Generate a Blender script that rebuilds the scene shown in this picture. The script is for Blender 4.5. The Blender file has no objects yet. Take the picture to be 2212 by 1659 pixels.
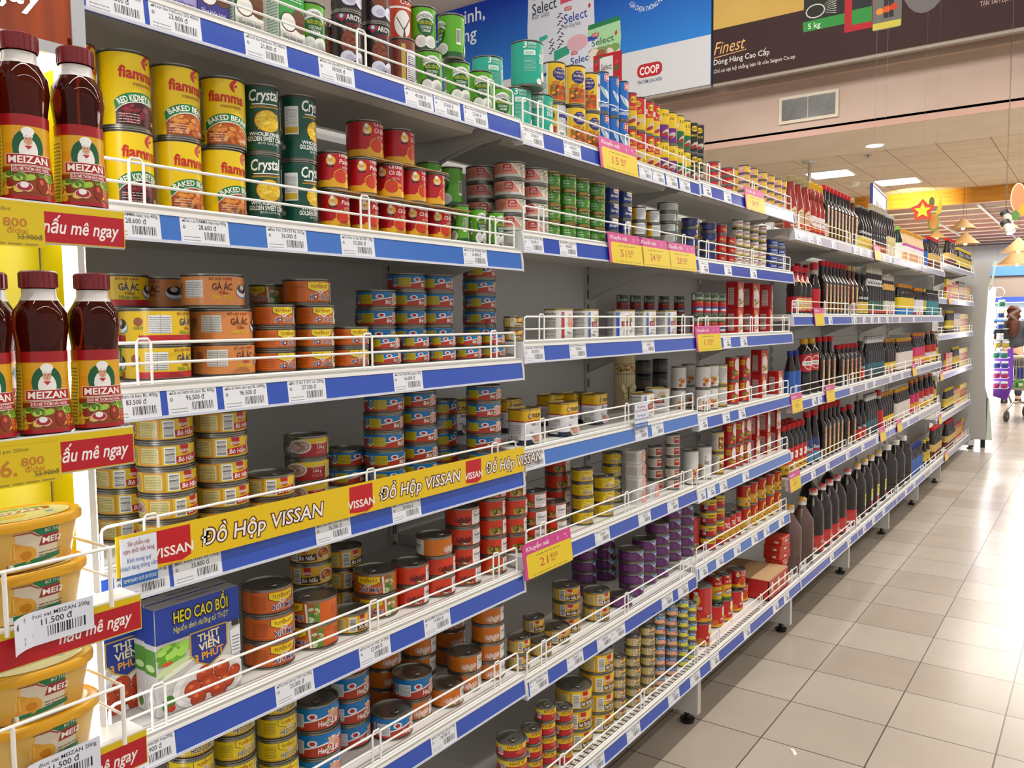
import bpy, bmesh, math, random
from mathutils import Vector, Matrix
R_ = random.Random(7)
SC = bpy.context.scene
COL = SC.collection
PI = math.pi
# ------------------------------------------------------------------ camera, world, large lights, exposure
cam = bpy.data.cameras.new('camera')
co = bpy.data.objects.new('camera', cam); COL.objects.link(co)
cam.sensor_fit = 'HORIZONTAL'; cam.sensor_width = 36.0
cam.lens = 36.0 * 1775.85 / 2212
cam.clip_start = .05; cam.clip_end = 200
_pi, _ya, _ro = .0749, .6244, -.0089
_f = Vector((-math.sin(_ya) * math.cos(_pi), math.cos(_ya) * math.cos(_pi), -math.sin(_pi)))
_r = _f.cross(Vector((0, 0, 1))).normalized(); _u = _r.cross(_f)
_r2 = _r * math.cos(_ro) + _u * math.sin(_ro); _u2 = -_r * math.sin(_ro) + _u * math.cos(_ro)
co.matrix_world = Matrix(((_r2.x, _u2.x, -_f.x, 1.0213), (_r2.y, _u2.y, -_f.y, -.5136), (_r2.z, _u2.z, -_f.z, 1.2929), (0, 0, 0, 1)))
SC.camera = co
SC.view_settings.view_transform = 'Standard'; SC.view_settings.look = 'None'
SC.view_settings.exposure = 0.0; SC.view_settings.gamma = 1.0; SC.view_settings.use_curve_mapping = False
wd = bpy.data.worlds.new('shop_ambient_fill'); SC.world = wd; wd.use_nodes = True  # uniform ambient fill standing in for light from the unseen rest of the shop
wd.node_tree.nodes['Background'].inputs[0].default_value = (1.0, .985, .96, 1)
wd.node_tree.nodes['Background'].inputs[1].default_value = .68

def area(name, loc, sx, sy, power, color=(1, .96, .9), rot=(0, 0, 0)):
    d = bpy.data.lights.new(name, 'AREA'); d.shape = 'RECTANGLE'; d.size = sx; d.size_y = sy
    d.energy = power; d.color = color
    o = bpy.data.objects.new(name, d); COL.objects.link(o); o.location = loc; o.rotation_euler = rot
    return o
area('tube_row_over_aisle', (.95, 3.5, 3.9), .05, 11, 175, (1, .975, .94))
area('tube_row_right', (2.6, 3.5, 3.9), .05, 11, 90, (1, .975, .94))
area('tube_row_left', (-2.2, 4.0, 3.9), .12, 10, 110, (1, .975, .94))
area('banner_fill', (-1.5, 4.6, 5.9), 6, 1.5, 420, (1, .98, .95), (1.0, 0, 0))  # unseen area light added to brighten the hanging banners
area('rear_ceiling_lamps', (.8, 17.0, 3.2), 3, 5, 260, (1, .94, .84))
area('chiller_fill', (.0, 22.4, 3.2), 4, 2, 620, (1, .98, .94))  # unseen area light added to brighten the chiller and rear wall
area('rear_ceiling_lamps', (1.6, 12.4, 3.45), 4, 3, 320, (1, .96, .88))

# ------------------------------------------------------------------ materials
def lin(c):
    return c / 12.92 if c <= .04045 else ((c + .055) / 1.055) ** 2.4
def rgb(h):
    return tuple(lin(int(h[i:i + 2], 16) / 255) for i in (0, 2, 4)) + (1,)
_M = {}
def mat(h, rough=.38, metal=0., spec=.5, emit=0., trans=0., ior=1.45, alpha=1.):
    k = (h, rough, metal, spec, emit, trans, alpha)
    if k in _M: return _M[k]
    m = bpy.data.materials.new('paint_' + h); m.use_nodes = True
    b = m.node_tree.nodes['Principled BSDF']
    b.inputs['Base Color'].default_value = rgb(h); b.inputs['Roughness'].default_value = rough
    b.inputs['Metallic'].default_value = metal; b.inputs['Specular IOR Level'].default_value = spec
    if emit:
        b.inputs['Emission Color'].default_value = rgb(h); b.inputs['Emission Strength'].default_value = emit
    if trans:
        b.inputs['Transmission Weight'].default_value = trans; b.inputs['IOR'].default_value = ior
    b.inputs['Alpha'].default_value = alpha
    _M[k] = m
    return m
def node_mat(name, rough=.5, spec=.5):
    m = bpy.data.materials.new(name); m.use_nodes = True
    nt = m.node_tree; b = nt.nodes['Principled BSDF']
    b.inputs['Roughness'].default_value = rough; b.inputs['Specular IOR Level'].default_value = spec
    return m, nt, b
def noisy(name, h1, h2, scale, rough=.5, stretch=(1, 1, 1), bump=0, spec=.5, metal=0, lo=.35, hi=.65):
    m, nt, b = node_mat(name, rough, spec); b.inputs['Metallic'].default_value = metal
    tc = nt.nodes.new('ShaderNodeTexCoord'); mp = nt.nodes.new('ShaderNodeMapping'); mp.inputs['Scale'].default_value = stretch
    n = nt.nodes.new('ShaderNodeTexNoise'); n.inputs['Scale'].default_value = scale; n.inputs['Detail'].default_value = 5
    cr = nt.nodes.new('ShaderNodeValToRGB')
    cr.color_ramp.elements[0].color = rgb(h1); cr.color_ramp.elements[1].color = rgb(h2)
    cr.color_ramp.elements[0].position = lo; cr.color_ramp.elements[1].position = hi
    L = nt.links.new
    L(tc.outputs['Object'], mp.inputs['Vector']); L(mp.outputs['Vector'], n.inputs['Vector'])
    L(n.outputs['Fac'], cr.inputs['Fac']); L(cr.outputs['Color'], b.inputs['Base Color'])
    if bump:
        bp = nt.nodes.new('ShaderNodeBump'); bp.inputs['Strength'].default_value = bump; bp.inputs['Distance'].default_value = .004
        L(n.outputs['Fac'], bp.inputs['Height']); L(bp.outputs['Normal'], b.inputs['Normal'])
    return m
def tiled(name, h1, h2, hm, bw, bh, mortar, offs, rough, spec=.5, dirt=None):
    m, nt, b = node_mat(name, rough, spec)
    tc = nt.nodes.new('ShaderNodeTexCoord'); mp = nt.nodes.new('ShaderNodeMapping')
    mp.inputs['Location'].default_value = offs
    br = nt.nodes.new('ShaderNodeTexBrick'); br.offset = 0; br.squash = 1
    for k, v in (('Scale', 1), ('Brick Width', bw), ('Row Height', bh), ('Mortar Size', mortar), ('Mortar Smooth', .1), ('Bias', 0)):
        br.inputs[k].default_value = v
    br.inputs['Color1'].default_value = rgb(h1); br.inputs['Color2'].default_value = rgb(h2); br.inputs['Mortar'].default_value = rgb(hm)
    L = nt.links.new
    L(tc.outputs['Object'], mp.inputs['Vector']); L(mp.outputs['Vector'], br.inputs['Vector'])
    n = nt.nodes.new('ShaderNodeTexNoise'); n.inputs['Scale'].default_value = 3.5; n.inputs['Detail'].default_value = 6
    L(tc.outputs['Object'], n.inputs['Vector'])
    cr = nt.nodes.new('ShaderNodeValToRGB'); cr.color_ramp.elements[0].position = .3; cr.color_ramp.elements[1].position = .7
    cr.color_ramp.elements[0].color = (.90, .90, .90, 1); cr.color_ramp.elements[1].color = (1, 1, 1, 1)
    L(n.outputs['Fac'], cr.inputs['Fac'])
    mx = nt.nodes.new('ShaderNodeMixRGB'); mx.blend_type = 'MULTIPLY'; mx.inputs['Fac'].default_value = 1
    L(br.outputs['Color'], mx.inputs['Color1']); L(cr.outputs['Color'], mx.inputs['Color2']); L(mx.outputs['Color'], b.inputs['Base Color'])
    bp = nt.nodes.new('ShaderNodeBump'); bp.inputs['Strength'].default_value = .3; bp.inputs['Distance'].default_value = .002
    bp.invert = True
    L(br.outputs['Fac'], bp.inputs['Height']); L(bp.outputs['Normal'], b.inputs['Normal'])
    return m
WHITE = mat('e6e4df', .35); GREYP = mat('cfccc6', .4); DGREY = mat('8f8d8a', .5)
WIRE = mat('f1efea', .3); TIN = mat('8e8b82', .34, .85); TIND = mat('5d5a52', .36, .85); GOLD = mat('b39a5c', .3, .8)
BLACK = mat('141414', .3)

# ------------------------------------------------------------------ mesh builder
class MB:
    def __init__(s): s.v = []; s.f = []; s.m = []; s.mats = []
    def mi(s, m):
        if m not in s.mats: s.mats.append(m)
        return s.mats.index(m)
    def add(s, vs, fs, m):
        k = len(s.v); i = s.mi(m)
        s.v += [tuple(v) for v in vs]
        for f in fs: s.f.append(tuple(k + j for j in f)); s.m.append(i)
    def box(s, a, b, m):
        x0, y0, z0 = a; x1, y1, z1 = b
        s.add([(x0, y0, z0), (x1, y0, z0), (x1, y1, z0), (x0, y1, z0), (x0, y0, z1), (x1, y0, z1), (x1, y1, z1), (x0, y1, z1)],
              [(3, 2, 1, 0), (4, 5, 6, 7), (0, 1, 5, 4), (1, 2, 6, 5), (2, 3, 7, 6), (3, 0, 4, 7)], m)
    def prism(s, pts, axis, a, b, m):
        def P(p, h):
            q = list(p); q.insert(axis, h); return tuple(q)
        n = len(pts)
        s.add([P(p, a) for p in pts] + [P(p, b) for p in pts],
              [tuple(range(n))[::-1], tuple(range(n, 2 * n))] + [(i, (i + 1) % n, n + (i + 1) % n, n + i) for i in range(n)], m)
    def tube(s, pts, r, m, n=6, closed=False):
        pts = [Vector(p) for p in pts]; N = len(pts); rings = []
        for i, p in enumerate(pts):
            a = pts[(i - 1) % N] if (closed or i) else p; b = pts[(i + 1) % N] if (closed or i < N - 1) else p
            t = (b - a).normalized()
            q = Vector((0, 0, 1)) if abs(t.z) < .9 else Vector((1, 0, 0))
            e = t.cross(q).normalized(); g = t.cross(e)
            rr = r[i] if isinstance(r, (list, tuple)) else r
            rings.append([p + (e * math.cos(2 * PI * k / n) + g * math.sin(2 * PI * k / n)) * rr for k in range(n)])
        vs = [v for rg in rings for v in rg]; fs = []
        for i in range(N if closed else N - 1):
            j = (i + 1) % N
            for k in range(n):
                fs.append((i * n + k, i * n + (k + 1) % n, j * n + (k + 1) % n, j * n + k))
        if not closed: fs += [tuple(range(n)), tuple(range((N - 1) * n, N * n))[::-1]]
        s.add(vs, fs, m)
    def loft(s, secs, m, n=28, cap=(True, True), c=(0, 0)):
        """secs: (z, rx, ry, exponent[, material]); a superellipse ring at each height"""
        vs = []
        for q in secs:
            z, rx, ry, e = q[:4]
            for k in range(n):
                a = 2 * PI * k / n; x, y = math.cos(a), math.sin(a)
                if e != 2:
                    g = (abs(x) ** e + abs(y) ** e) ** (-1 / e); x *= g; y *= g
                vs.append((c[0] + rx * x, c[1] + ry * y, z))
        base = len(s.v); s.v += vs
        for i in range(len(secs) - 1):
            j = s.mi(secs[i][4] if len(secs[i]) > 4 else m)
            for k in range(n):
                s.f.append((base + i * n + k, base + i * n + (k + 1) % n, base + (i + 1) * n + (k + 1) % n, base + (i + 1) * n + k)); s.m.append(j)
        if cap[0]: s.f.append(tuple(base + k for k in range(n))[::-1]); s.m.append(s.mi(m))
        if cap[1]:
            t = base + (len(secs) - 1) * n
            s.f.append(tuple(t + k for k in range(n))); s.m.append(s.mi(secs[-1][4] if len(secs[-1]) > 4 else m))
    def mesh(s, name, smooth=True, ang=35):
        me = bpy.data.meshes.new(name); me.from_pydata(s.v, [], s.f)
        for m in s.mats: me.materials.append(m)
        me.polygons.foreach_set('material_index', s.m)
        if smooth:
            me.polygons.foreach_set('use_smooth', [True] * len(s.f))
            me.set_sharp_from_angle(angle=math.radians(ang))
        me.update(); return me
    def build(s, name, parent=None, loc=(0, 0, 0), rz=0, smooth=True):
        o = bpy.data.objects.new(name, s.mesh(name, smooth)); COL.objects.link(o)
        o.parent = parent; o.location = loc; o.rotation_euler = (0, 0, rz)
        return o
def tag(o, label=None, cat=None, group=None, kind=None):
    for k, v in (('label', label), ('category', cat), ('group', group), ('kind', kind)):
        if v: o[k] = v
    return o
def empty(name, loc, rz=0, label=None, cat=None, group=None):
    o = bpy.data.objects.new(name, None); COL.objects.link(o); o.location = loc; o.rotation_euler = (0, 0, rz)
    o.empty_display_size = .02
    return tag(o, label, cat, group)
def put(name, me, parent=None, loc=(0, 0, 0), rz=0):
    o = bpy.data.objects.new(name, me); COL.objects.link(o); o.parent = parent; o.location = loc; o.rotation_euler = (0, 0, rz)
    return o

# ------------------------------------------------------------------ flat printed artwork, wrapped on a surface (units mm)
_T = {}
def text_geo(s, bold, shear):
    k = (s, bold, shear)
    if k not in _T:
        c = bpy.data.curves.new('lettering', 'FONT'); c.body = s; c.size = 1; c.resolution_u = 2; c.offset = bold; c.shear = shear
        o = bpy.data.objects.new('lettering', c); me = bpy.data.meshes.new_from_object(o)
        _T[k] = ([(v.co.x, v.co.y) for v in me.vertices], [tuple(p.vertices) for p in me.polygons])
        bpy.data.objects.remove(o); bpy.data.curves.remove(c); bpy.data.meshes.remove(me)
    return _T[k]
class Art:
    def __init__(s): s.g = []
    def geo(s, vs, fs, col, L): s.g.append((vs, fs, col, L + .012 * len(s.g))); return s
    def poly(s, pts, col, L=1): return s.geo(list(pts), [tuple(range(len(pts)))], col, L)
    def rect(s, x0, y0, x1, y1, col, L=1): return s.poly([(x0, y0), (x1, y0), (x1, y1), (x0, y1)], col, L)
    def rrect(s, x0, y0, x1, y1, r, col, L=1):
        p = []
        for cx, cy, a in ((x1 - r, y1 - r, 0), (x0 + r, y1 - r, 90), (x0 + r, y0 + r, 180), (x1 - r, y0 + r, 270)):
            p += [(cx + r * math.cos(math.radians(a + d)), cy + r * math.sin(math.radians(a + d))) for d in (0, 30, 60, 90)]
        return s.poly(p, col, L)
    def ell(s, x, y, rx, ry, col, L=1, n=16, rot=0):
        c, q = math.cos(rot), math.sin(rot); p = []
        for k in range(n):
            a = 2 * PI * k / n; u, v = rx * math.cos(a), ry * math.sin(a); p.append((x + u * c - v * q, y + u * q + v * c))
        return s.poly(p, col, L)
    def text(s, t, x, y, h, col, L=3, bold=.02, shear=0, w=None, al='C', rot=0, arc=0, sq=1.0):
        """cap height h, baseline y; w squeezes or stretches to that width; arc = radius the baseline bends over"""
        if not t.strip(): return s
        vs, fs = text_geo(t, bold if bold > .065 else bold * .5, shear)
        x0 = min(v[0] for v in vs); x1 = max(v[0] for v in vs); k = h / .71; kx = k * sq
        if w: kx = w / (x1 - x0)
        off = {'C': (x0 + x1) / 2, 'L': x0, 'R': x1}[al]
        o = []
        c, q = math.cos(rot), math.sin(rot)
        for vx, vy in vs:
            a, b = (vx - off) * kx, vy * k
            if arc:
                an = a / arc; a, b = (arc + b) * math.sin(an), (arc + b) * math.cos(an) - arc
            o.append((x + a * c - b * q, y + a * q + b * c))
        return s.geo(o, fs, col, L)
    def bars(s, x0, y0, x1, y1, L=2, bg='f0efe8', vert=True):
        s.rect(x0, y0, x1, y1, bg, L); rr = random.Random(int(x0 * 7 + y1 * 3)); a = x0 + (x1 - x0) * .06 if vert else y0 + (y1 - y0) * .06
        e = x1 if vert else y1
        while a < e - (e - (x0 if vert else y0)) * .1:
            b = rr.choice((.4, .6, 1.0)) * max((e - (x0 if vert else y0)) / 26, .25)
            if vert: s.rect(a, y0 + (y1 - y0) * .15, a + b, y1 - (y1 - y0) * .06, '202020', L + 1)
            else: s.rect(x0 + (x1 - x0) * .1, a, x1 - (x1 - x0) * .1, a + b, '202020', L + 1)
            a += b + rr.choice((.5, .8, 1.1)) * max((e - (x0 if vert else y0)) / 26, .25)
        return s
    def lines(s, x0, y0, x1, y1, n, col, L=2, fill=.45, seed=1):
        rr = random.Random(seed); dy = (y1 - y0) / n
        for i in range(n):
            a = x0
            while a < x1 - .5:
                b = min(a + rr.uniform(.08, .2) * (x1 - x0), x1); s.rect(a, y0 + i * dy, b, y0 + i * dy + dy * fill, col, L); a = b + .03 * (x1 - x0)
        return s
    def blobs(s, x0, y0, x1, y1, n, r, cols, L=2, el=1.5, seed=3):
        rr = random.Random(seed)
        for i in range(n):
            a = rr.uniform(r * .6, r); s.ell(rr.uniform(x0 + r, x1 - r), rr.uniform(y0 + r * .8, y1 - r * .8), a * el, a, cols[i % len(cols)], L + (i % 3) * .3, 9, rr.uniform(-1, 1))
        return s
    def into(s, mb, fn, step=None, rough=.35, eps=.00012, emit=0, ystep=None, clip=None):
        """fn(x_m, y_m, lift_m) -> point; step (m) cuts the pieces so that they follow a curved face"""
        for vs, fs, col, L in s.g:
            m = mat(col, rough, emit=emit); lift = L * eps
            if clip and (min(v[0] for v in vs) < clip[0] or max(v[0] for v in vs) > clip[2] or min(v[1] for v in vs) < clip[1] or max(v[1] for v in vs) > clip[3]): cut = True
            else: cut = False
            if cut or ystep or step and max(v[0] for v in vs) - min(v[0] for v in vs) > step * 1000:
                bm = bmesh.new(); bv = [bm.verts.new((v[0] / 1000, v[1] / 1000, 0)) for v in vs]
                for f in fs:
                    try: bm.faces.new([bv[i] for i in f])
                    except ValueError: pass
                if cut:
                    for pc, pn in (((clip[0], 0), (-1, 0)), ((clip[2], 0), (1, 0)), ((0, clip[1]), (0, -1)), ((0, clip[3]), (0, 1))):
                        bmesh.ops.bisect_plane(bm, geom=bm.verts[:] + bm.edges[:] + bm.faces[:], plane_co=(pc[0] / 1000, pc[1] / 1000, 0), plane_no=(pn[0], pn[1], 0), clear_outer=True)
                    if not bm.faces: bm.free(); continue
                a = min(v[0] for v in vs) / 1000; b = max(v[0] for v in vs) / 1000
                k = math.ceil(a / step + 1e-6) if step else 0
                while step and k * step < b:
                    bmesh.ops.bisect_plane(bm, geom=bm.verts[:] + bm.edges[:] + bm.faces[:], plane_co=(k * step, 0, 0), plane_no=(1, 0, 0)); k += 1
                if ystep:
                    a = min(v[1] for v in vs) / 1000; b = max(v[1] for v in vs) / 1000; k = math.ceil(a / ystep + 1e-6)
                    while k * ystep < b:
                        bmesh.ops.bisect_plane(bm, geom=bm.verts[:] + bm.edges[:] + bm.faces[:], plane_co=(0, k * ystep, 0), plane_no=(0, 1, 0)); k += 1
                bm.verts.index_update()
                mb.add([fn(v.co.x, v.co.y, lift) for v in bm.verts], [tuple(v.index for v in f.verts) for f in bm.faces], m); bm.free()
            else:
                mb.add([fn(v[0] / 1000, v[1] / 1000, lift) for v in vs], fs, m)
def on_cyl(R, z0=0):
    return lambda x, y, l: ((R + l) * math.cos(x / R), (R + l) * math.sin(x / R), z0 + y)
def on_oval(rx, ry, z0=0, taper=0):
    R = (rx + ry) / 2
    def f(x, y, l):
        a = x / R; k = 1 + taper * y
        return ((rx * k + l) * math.cos(a), (ry * k + l) * math.sin(a), z0 + y)
    return f
def on_x(x0, z0=0, y0=0): return lambda x, y, l: (x0 + l, y0 + x, z0 + y)          # a face looking along +X
def on_ny(y0, z0=0, x0=0): return lambda x, y, l: (x0 + x, y0 - l, z0 + y)         # a face looking along -Y
def on_top(z0, x0=0, y0=0): return lambda x, y, l: (x0 - y, y0 + x, z0 + l)        # a face looking up, read from +X

# ------------------------------------------------------------------ what the shop sells: each kind is (kind name, category, [(part name, mesh)...]) built once
PROTO = {}
def can_body(R, h, metal=TIN, ridges=()):
    mb = MB(); z = .0035; r = R
    secs = [(0, r * .93, r * .93, 2), (0, r + .0008, r + .0008, 2), (.0022, r + .001, r + .001, 2), (.0032, r - .0012, r - .0012, 2), (.006, r - .0002, r - .0002, 2)]
    secs += [(h - .006, r - .0002, r - .0002, 2), (h - .0032, r - .0012, r - .0012, 2), (h - .0022, r + .001, r + .001, 2), (h - .0004, r + .001, r + .001, 2), (h - .0004, r - .001, r - .001, 2),
             (h - .0035, r - .0018, r - .0018, 2), (h - .0035, r * .82, r * .82, 2), (h - .0028, r * .79, r * .79, 2), (h - .0034, r * .55, r * .55, 2)]
    mb.loft(secs, metal, 32)
    return mb.mesh('can_shell', ang=50)
def ring_pull(R, h):
    mb = MB(); z = h - .0012; x0 = R * .62
    mb.tube([(x0 - .010 + .0075 * math.cos(a), .0062 * math.sin(a), z + .0006) for a in [2 * PI * k / 12 for k in range(12)]], .0013, TIN, 5, True)
    mb.box((x0 - .003, -.003, z - .001), (x0 + .005, .003, z + .0006), TIN)
    mb.loft([(z - .0022, .0022, .0022, 2), (z + .0012, .0022, .0022, 2)], TIN, 8, c=(x0 + .003, 0))
    return mb.mesh('ring_pull')
def wrap(R, h, bands, art=None, z0=.0045, z1=None, rough=.3, ridges=(), name='label'):
    """printed paper round a can: bands = [(height in mm up to which, colour)]"""
    mb = MB(); z1 = z1 or h - .0045; r = R + .0002; a = z0
    for top, col in bands:
        b = min(z1, z0 + top / 1000); m = mat(col, rough)
        mb.loft([(a, r, r, 2), (b, r, r, 2)], m, 36, (False, False)); a = b
    if art: art.into(mb, on_cyl(r + .00005, z0), R * .16, rough, clip=(-9999, 0, 9999, (z1 - z0) * 1000))
    return mb.mesh(name, ang=60)
def can(key, kind, R, h, bands, art=None, lid=False, metal=TIN, cat='can', rough=.3):
    R /= 1000; h /= 1000
    parts = [(None, can_body(R, h, metal)), ('paper_label', wrap(R, h, bands, art, rough=rough))]
    if lid: parts.append(('ring_pull', ring_pull(R, h)))
    PROTO[key] = (kind, cat, parts, R, h)
YEL = 'e9c70e'; RED = 'c31822'; GRN = '0f7a3f'
def logo_flame(a, x, y, k, c=RED):
    a.poly([(x - 3 * k, y), (x - 4.6 * k, y + 3.2 * k), (x - 3.4 * k, y + 6.4 * k), (x - .5 * k, y + 9 * k), (x + 2.6 * k, y + 11 * k), (x + 3 * k, y + 8.4 * k), (x + 1 * k, y + 6.6 * k), (x - .6 * k, y + 4.2 * k), (x - .4 * k, y + 1.5 * k), (x + .6 * k, y - 2 * k), (x - 1.6 * k, y - 1.2 * k)], c, 2)
    a.poly([(x + .2 * k, y + 4 * k), (x + 2.6 * k, y + 5.4 * k), (x + 3.2 * k, y + 3.4 * k), (x + 1 * k, y + 2.2 * k)], c, 2)
def bean_can(key, title, sub, cols, bg, kind):
    a = Art()
    for o in (0, 100):
        a.rect(o - 34, 0, o + 34, 24, bg, 1)
        a.ell(o, 22, 34, 17, bg, 1, 28)
        a.blobs(o - 33, 1, o + 33, 34, 60, 3.6, cols, 1.3, 1.6, 5)
        pts = [(o + 38 * math.sin(t), 21.5 + 22 * math.cos(t)) for t in [x * .12 - 1.2 for x in range(21)]]
        pt2 = [(o + 36 * math.sin(t), 7.6 + 23 * math.cos(t)) for t in [1.2 - x * .12 for x in range(21)]]
        a.poly(pts + pt2, 'f4f1e6', 2.4)
        a.poly([(x, y + .0) for x, y in pts] + [(x, y + 1.2) for x, y in pt2], GRN, 2.8)
        a.text(title, o, 32.4 if not sub else 34.2, 8.4 if not sub else 7.4, 'f6f4ea', 4, .05, w=60, arc=58)
        if sub: a.text(sub, o, 31, 2.6, 'f6f4ea', 4, .0, w=32, arc=66)
        a.text('fiamma', o - 2, 60, 15, RED, 4, .05, w=54, rot=-.04); a.text('vesuviana', o + 4, 52, 5.4, 'b07a14', 3, .03, w=32)
        logo_flame(a, o + 9, 78, 1.6)
        a.lines(o - 30, 3, o - 4, 17, 4, 'e8dcd0', 4, .22); a.text('240g', o + 22, 4, 4.5, 'f2e8dc', 4, .02)
    a.lines(42, 22, 60, 78, 26, '6b6a12', 2, .35); a.ell(51, 86, 4.5, 4.5, 'c8501a', 2); a.text('425', 46, 14, 4, '35601e', 2)
    a.ell(56, 9, 5, 5, '23230f', 2); a.ell(56, 9, 3, 3, YEL, 3); a.ell(45, 7, 2.8, 2.8, '2f7a3a', 2)
    can(key, kind, 32, 102, [(200, YEL)], a)
bean_can('kid', 'RED KIDNEY BEANS', '', ('5a1420', '7c1e2a', '43101a', '8d3038'), '3a0d14', 'kidney_bean_can')
bean_can('bak', 'BAKED BEANS', 'in tomato sauce', ('c46a1f', 'd98732', 'b4541a', 'e09a48'), '9c4516', 'baked_bean_can')
a = Art()
for o in (0, 84):
    a.text('Crystal', o, 75, 17, 'f2f3ee', 4, .04, .25, w=50, rot=.08)
    a.poly([(o - 22, 69), (o + 22, 71), (o + 20, 69.5), (o - 20, 67.6)], 'f2f3ee', 4)
    a.poly([(o - 24, 66), (o + 24, 68), (o + 24, 66.8), (o - 24, 65)], 'b06a2a', 2); a.poly([(o - 24, 64), (o + 24, 66), (o + 24, 65), (o - 24, 63)], 'd7b12c', 2)
    a.ell(o + 3, 44, 21, 17, 'a85a1e', 2, 24); a.ell(o + 3, 44, 20, 16, 'e3bd2a', 3, 24); a.blobs(o - 15, 30, o + 21, 58, 60, 2.1, ('efcf3e', 'd9ab1c', 'f3d95a'), 3.3, 1.2)
    a.text('WHOLE', o - 13, 21.6, 5.4, 'f2f3ee', 4, .05); a.text('KERNEL', o + 13, 21.6, 5.4, 'f2f3ee', 4, .05)
    a.text('GOLDEN SWEET CORN', o, 13.4, 7, 'f2f3ee', 4, .05, w=60); a.text('NET WT. 15.25 OZ. (432g)', o + 4, 8.6, 3, 'f2f3ee', 4, .01, w=34)
a.rect(30, 36, 53, 80, 'e4e4e2', 4.5); a.rect(31, 38, 52, 48, 'c9a52e', 5); a.lines(32, 50, 51, 76, 14, '8a8c90', 5, .4)
can('corn', 'sweet_corn_can', 28, 104, [(200, '0d4a38')], a)
def tomato_can(key, R, h, title, sub, kind='tomato_paste_can'):
    a = Art(); C = 2 * PI * R; k = h / 64
    for o in (0, C / 2):
        a.rect(o - C / 4, 0, o + C / 4, 11 * k, 'e0a81c', 1); a.ell(o + 5, 12 * k, 20, 5 * k, 'e0a81c', 1.2, 20)
        a.ell(o + 4, 18 * k, 14, 12.4 * k, 'e7b32a', 2, 18); a.ell(o + 4, 18 * k, 13, 11.4 * k, 'c8381a', 3, 18)
        a.poly([(o + 4, 27 * k), (o - 1, 29 * k), (o + 2.6, 28.6 * k), (o + 4, 31 * k), (o + 5.4, 28.6 * k), (o + 9, 29 * k)], '2f5a22', 4)
        a.ell(o + 19, 21 * k, 5, 4 * k, 'dd8b1c', 4, 8)
        x = o - 14
        a.ell(x, 43 * k, 8, 8 * k, 'e6bf32', 2); a.ell(x - 1, 40 * k, 4, 7 * k, 'e9d7c4', 3, 10); a.ell(x - .5, 44 * k, 3, 3.4 * k, 'd6a07c', 4, 10)
        a.ell(x - 1.5, 50 * k, 3.6, 3 * k, 'f2efe8', 5, 10); a.rect(x - 4, 46.4 * k, x + 1.4, 48.4 * k, 'f2efe8', 5); a.lines(x - 7, 33 * k, x + 6, 36.5 * k, 1, '3c1a14', 5, .9)
        for i, t in enumerate(title): a.text(t, o + 12, (50 - 11 * i) * k, 7.4 * k, 'f4ece2', 4, .02, .15, w=min(26, 3.9 * len(t) + 4))
        a.text(sub, o + 13, 31 * k, 3.4 * k, 'f4ece2', 4, .0, w=15)
    a.lines(C / 4 - 8, 16 * k, C / 4 + 7, 58 * k, 15, 'd9756c', 3, .3)
    can(key, kind, R, h, [(300, 'b5121d')], a, metal=TIN)
tomato_can('tp', 26, 64, ('Tomato', 'Paste'), 'NET WT. 198 g'); tomato_can('tpv', 26, 64, ('Cà chua', 'Cô đặc'), 'KLT 198 g'); tomato_can('tpb', 33, 68, ('Cà chua', 'Cô đặc'), 'KLT 198 g', 'large_tomato_paste_can')
def coconut_can(key, R, h, kind):
    a = Art(); C = 2 * PI * R; k = h / 86; q = R / 26
    for o in (0, C / 2):
        a.ell(o, 44 * k, 17 * q, 20 * k, '1f5c2a', 2, 20)
        p = [(o + 24 * q * math.sin(t), 44 * k + 26 * k * math.cos(t)) for t in [x * .16 - .95 for x in range(13)]]
        p2 = [(o + 20 * q * math.sin(t), 40 * k + 17 * k * math.cos(t)) for t in [.95 - x * .16 for x in range(13)]]
        a.poly(p + p2, 'e6e7e2', 3); a.text('WONDERFARM', o, 58.5 * k, 7 * k, '3a3f3c', 4, .02, w=36 * q, arc=30 * q)
        a.text('NƯỚC CỐT DỪA', o, 46 * k, 5.6 * k, 'd8d52a', 4, .03, w=28 * q); a.text('COCONUT', o, 38 * k, 5 * k, 'eef0ea', 4, .02, w=22 * q); a.text('CREAM', o, 31.5 * k, 5 * k, 'eef0ea', 4, .02, w=16 * q)
        for x, r in ((-12, 13), (8, 15)):
            a.ell(o + x * q, 14 * k, r * q, 13 * k, '4a3a28', 3, 16); a.ell(o + (x + 1.5) * q, 14 * k, (r - 1.6) * q, 11.8 * k, 'e9e9e4', 4, 16); a.ell(o + (x + 4) * q, 13 * k, (r - 6) * q, 8 * k, 'cfd0cc', 5, 14)
    a.bars(C / 4 - 3 * q, 22 * k, C / 4 + 8 * q, 52 * k); a.rect(C / 4 - 16 * q, 28 * k, C / 4 - 5 * q, 50 * k, 'd5dccb', 2); a.lines(C / 4 - 15 * q, 30 * k, C / 4 - 6 * q, 48 * k, 7, '4a5a3a', 3, .4)
    a.bars(-C / 4 - 3 * q, 22 * k, -C / 4 + 8 * q, 52 * k)
    can(key, kind, R, h, [(8 * k, '1d5a26'), (300, '59a51f')], a)
coconut_can('wf', 26, 86, 'coconut_cream_can'); coconut_can('wfs', 17, 79, 'slim_coconut_cream_can')
a = Art()
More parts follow.
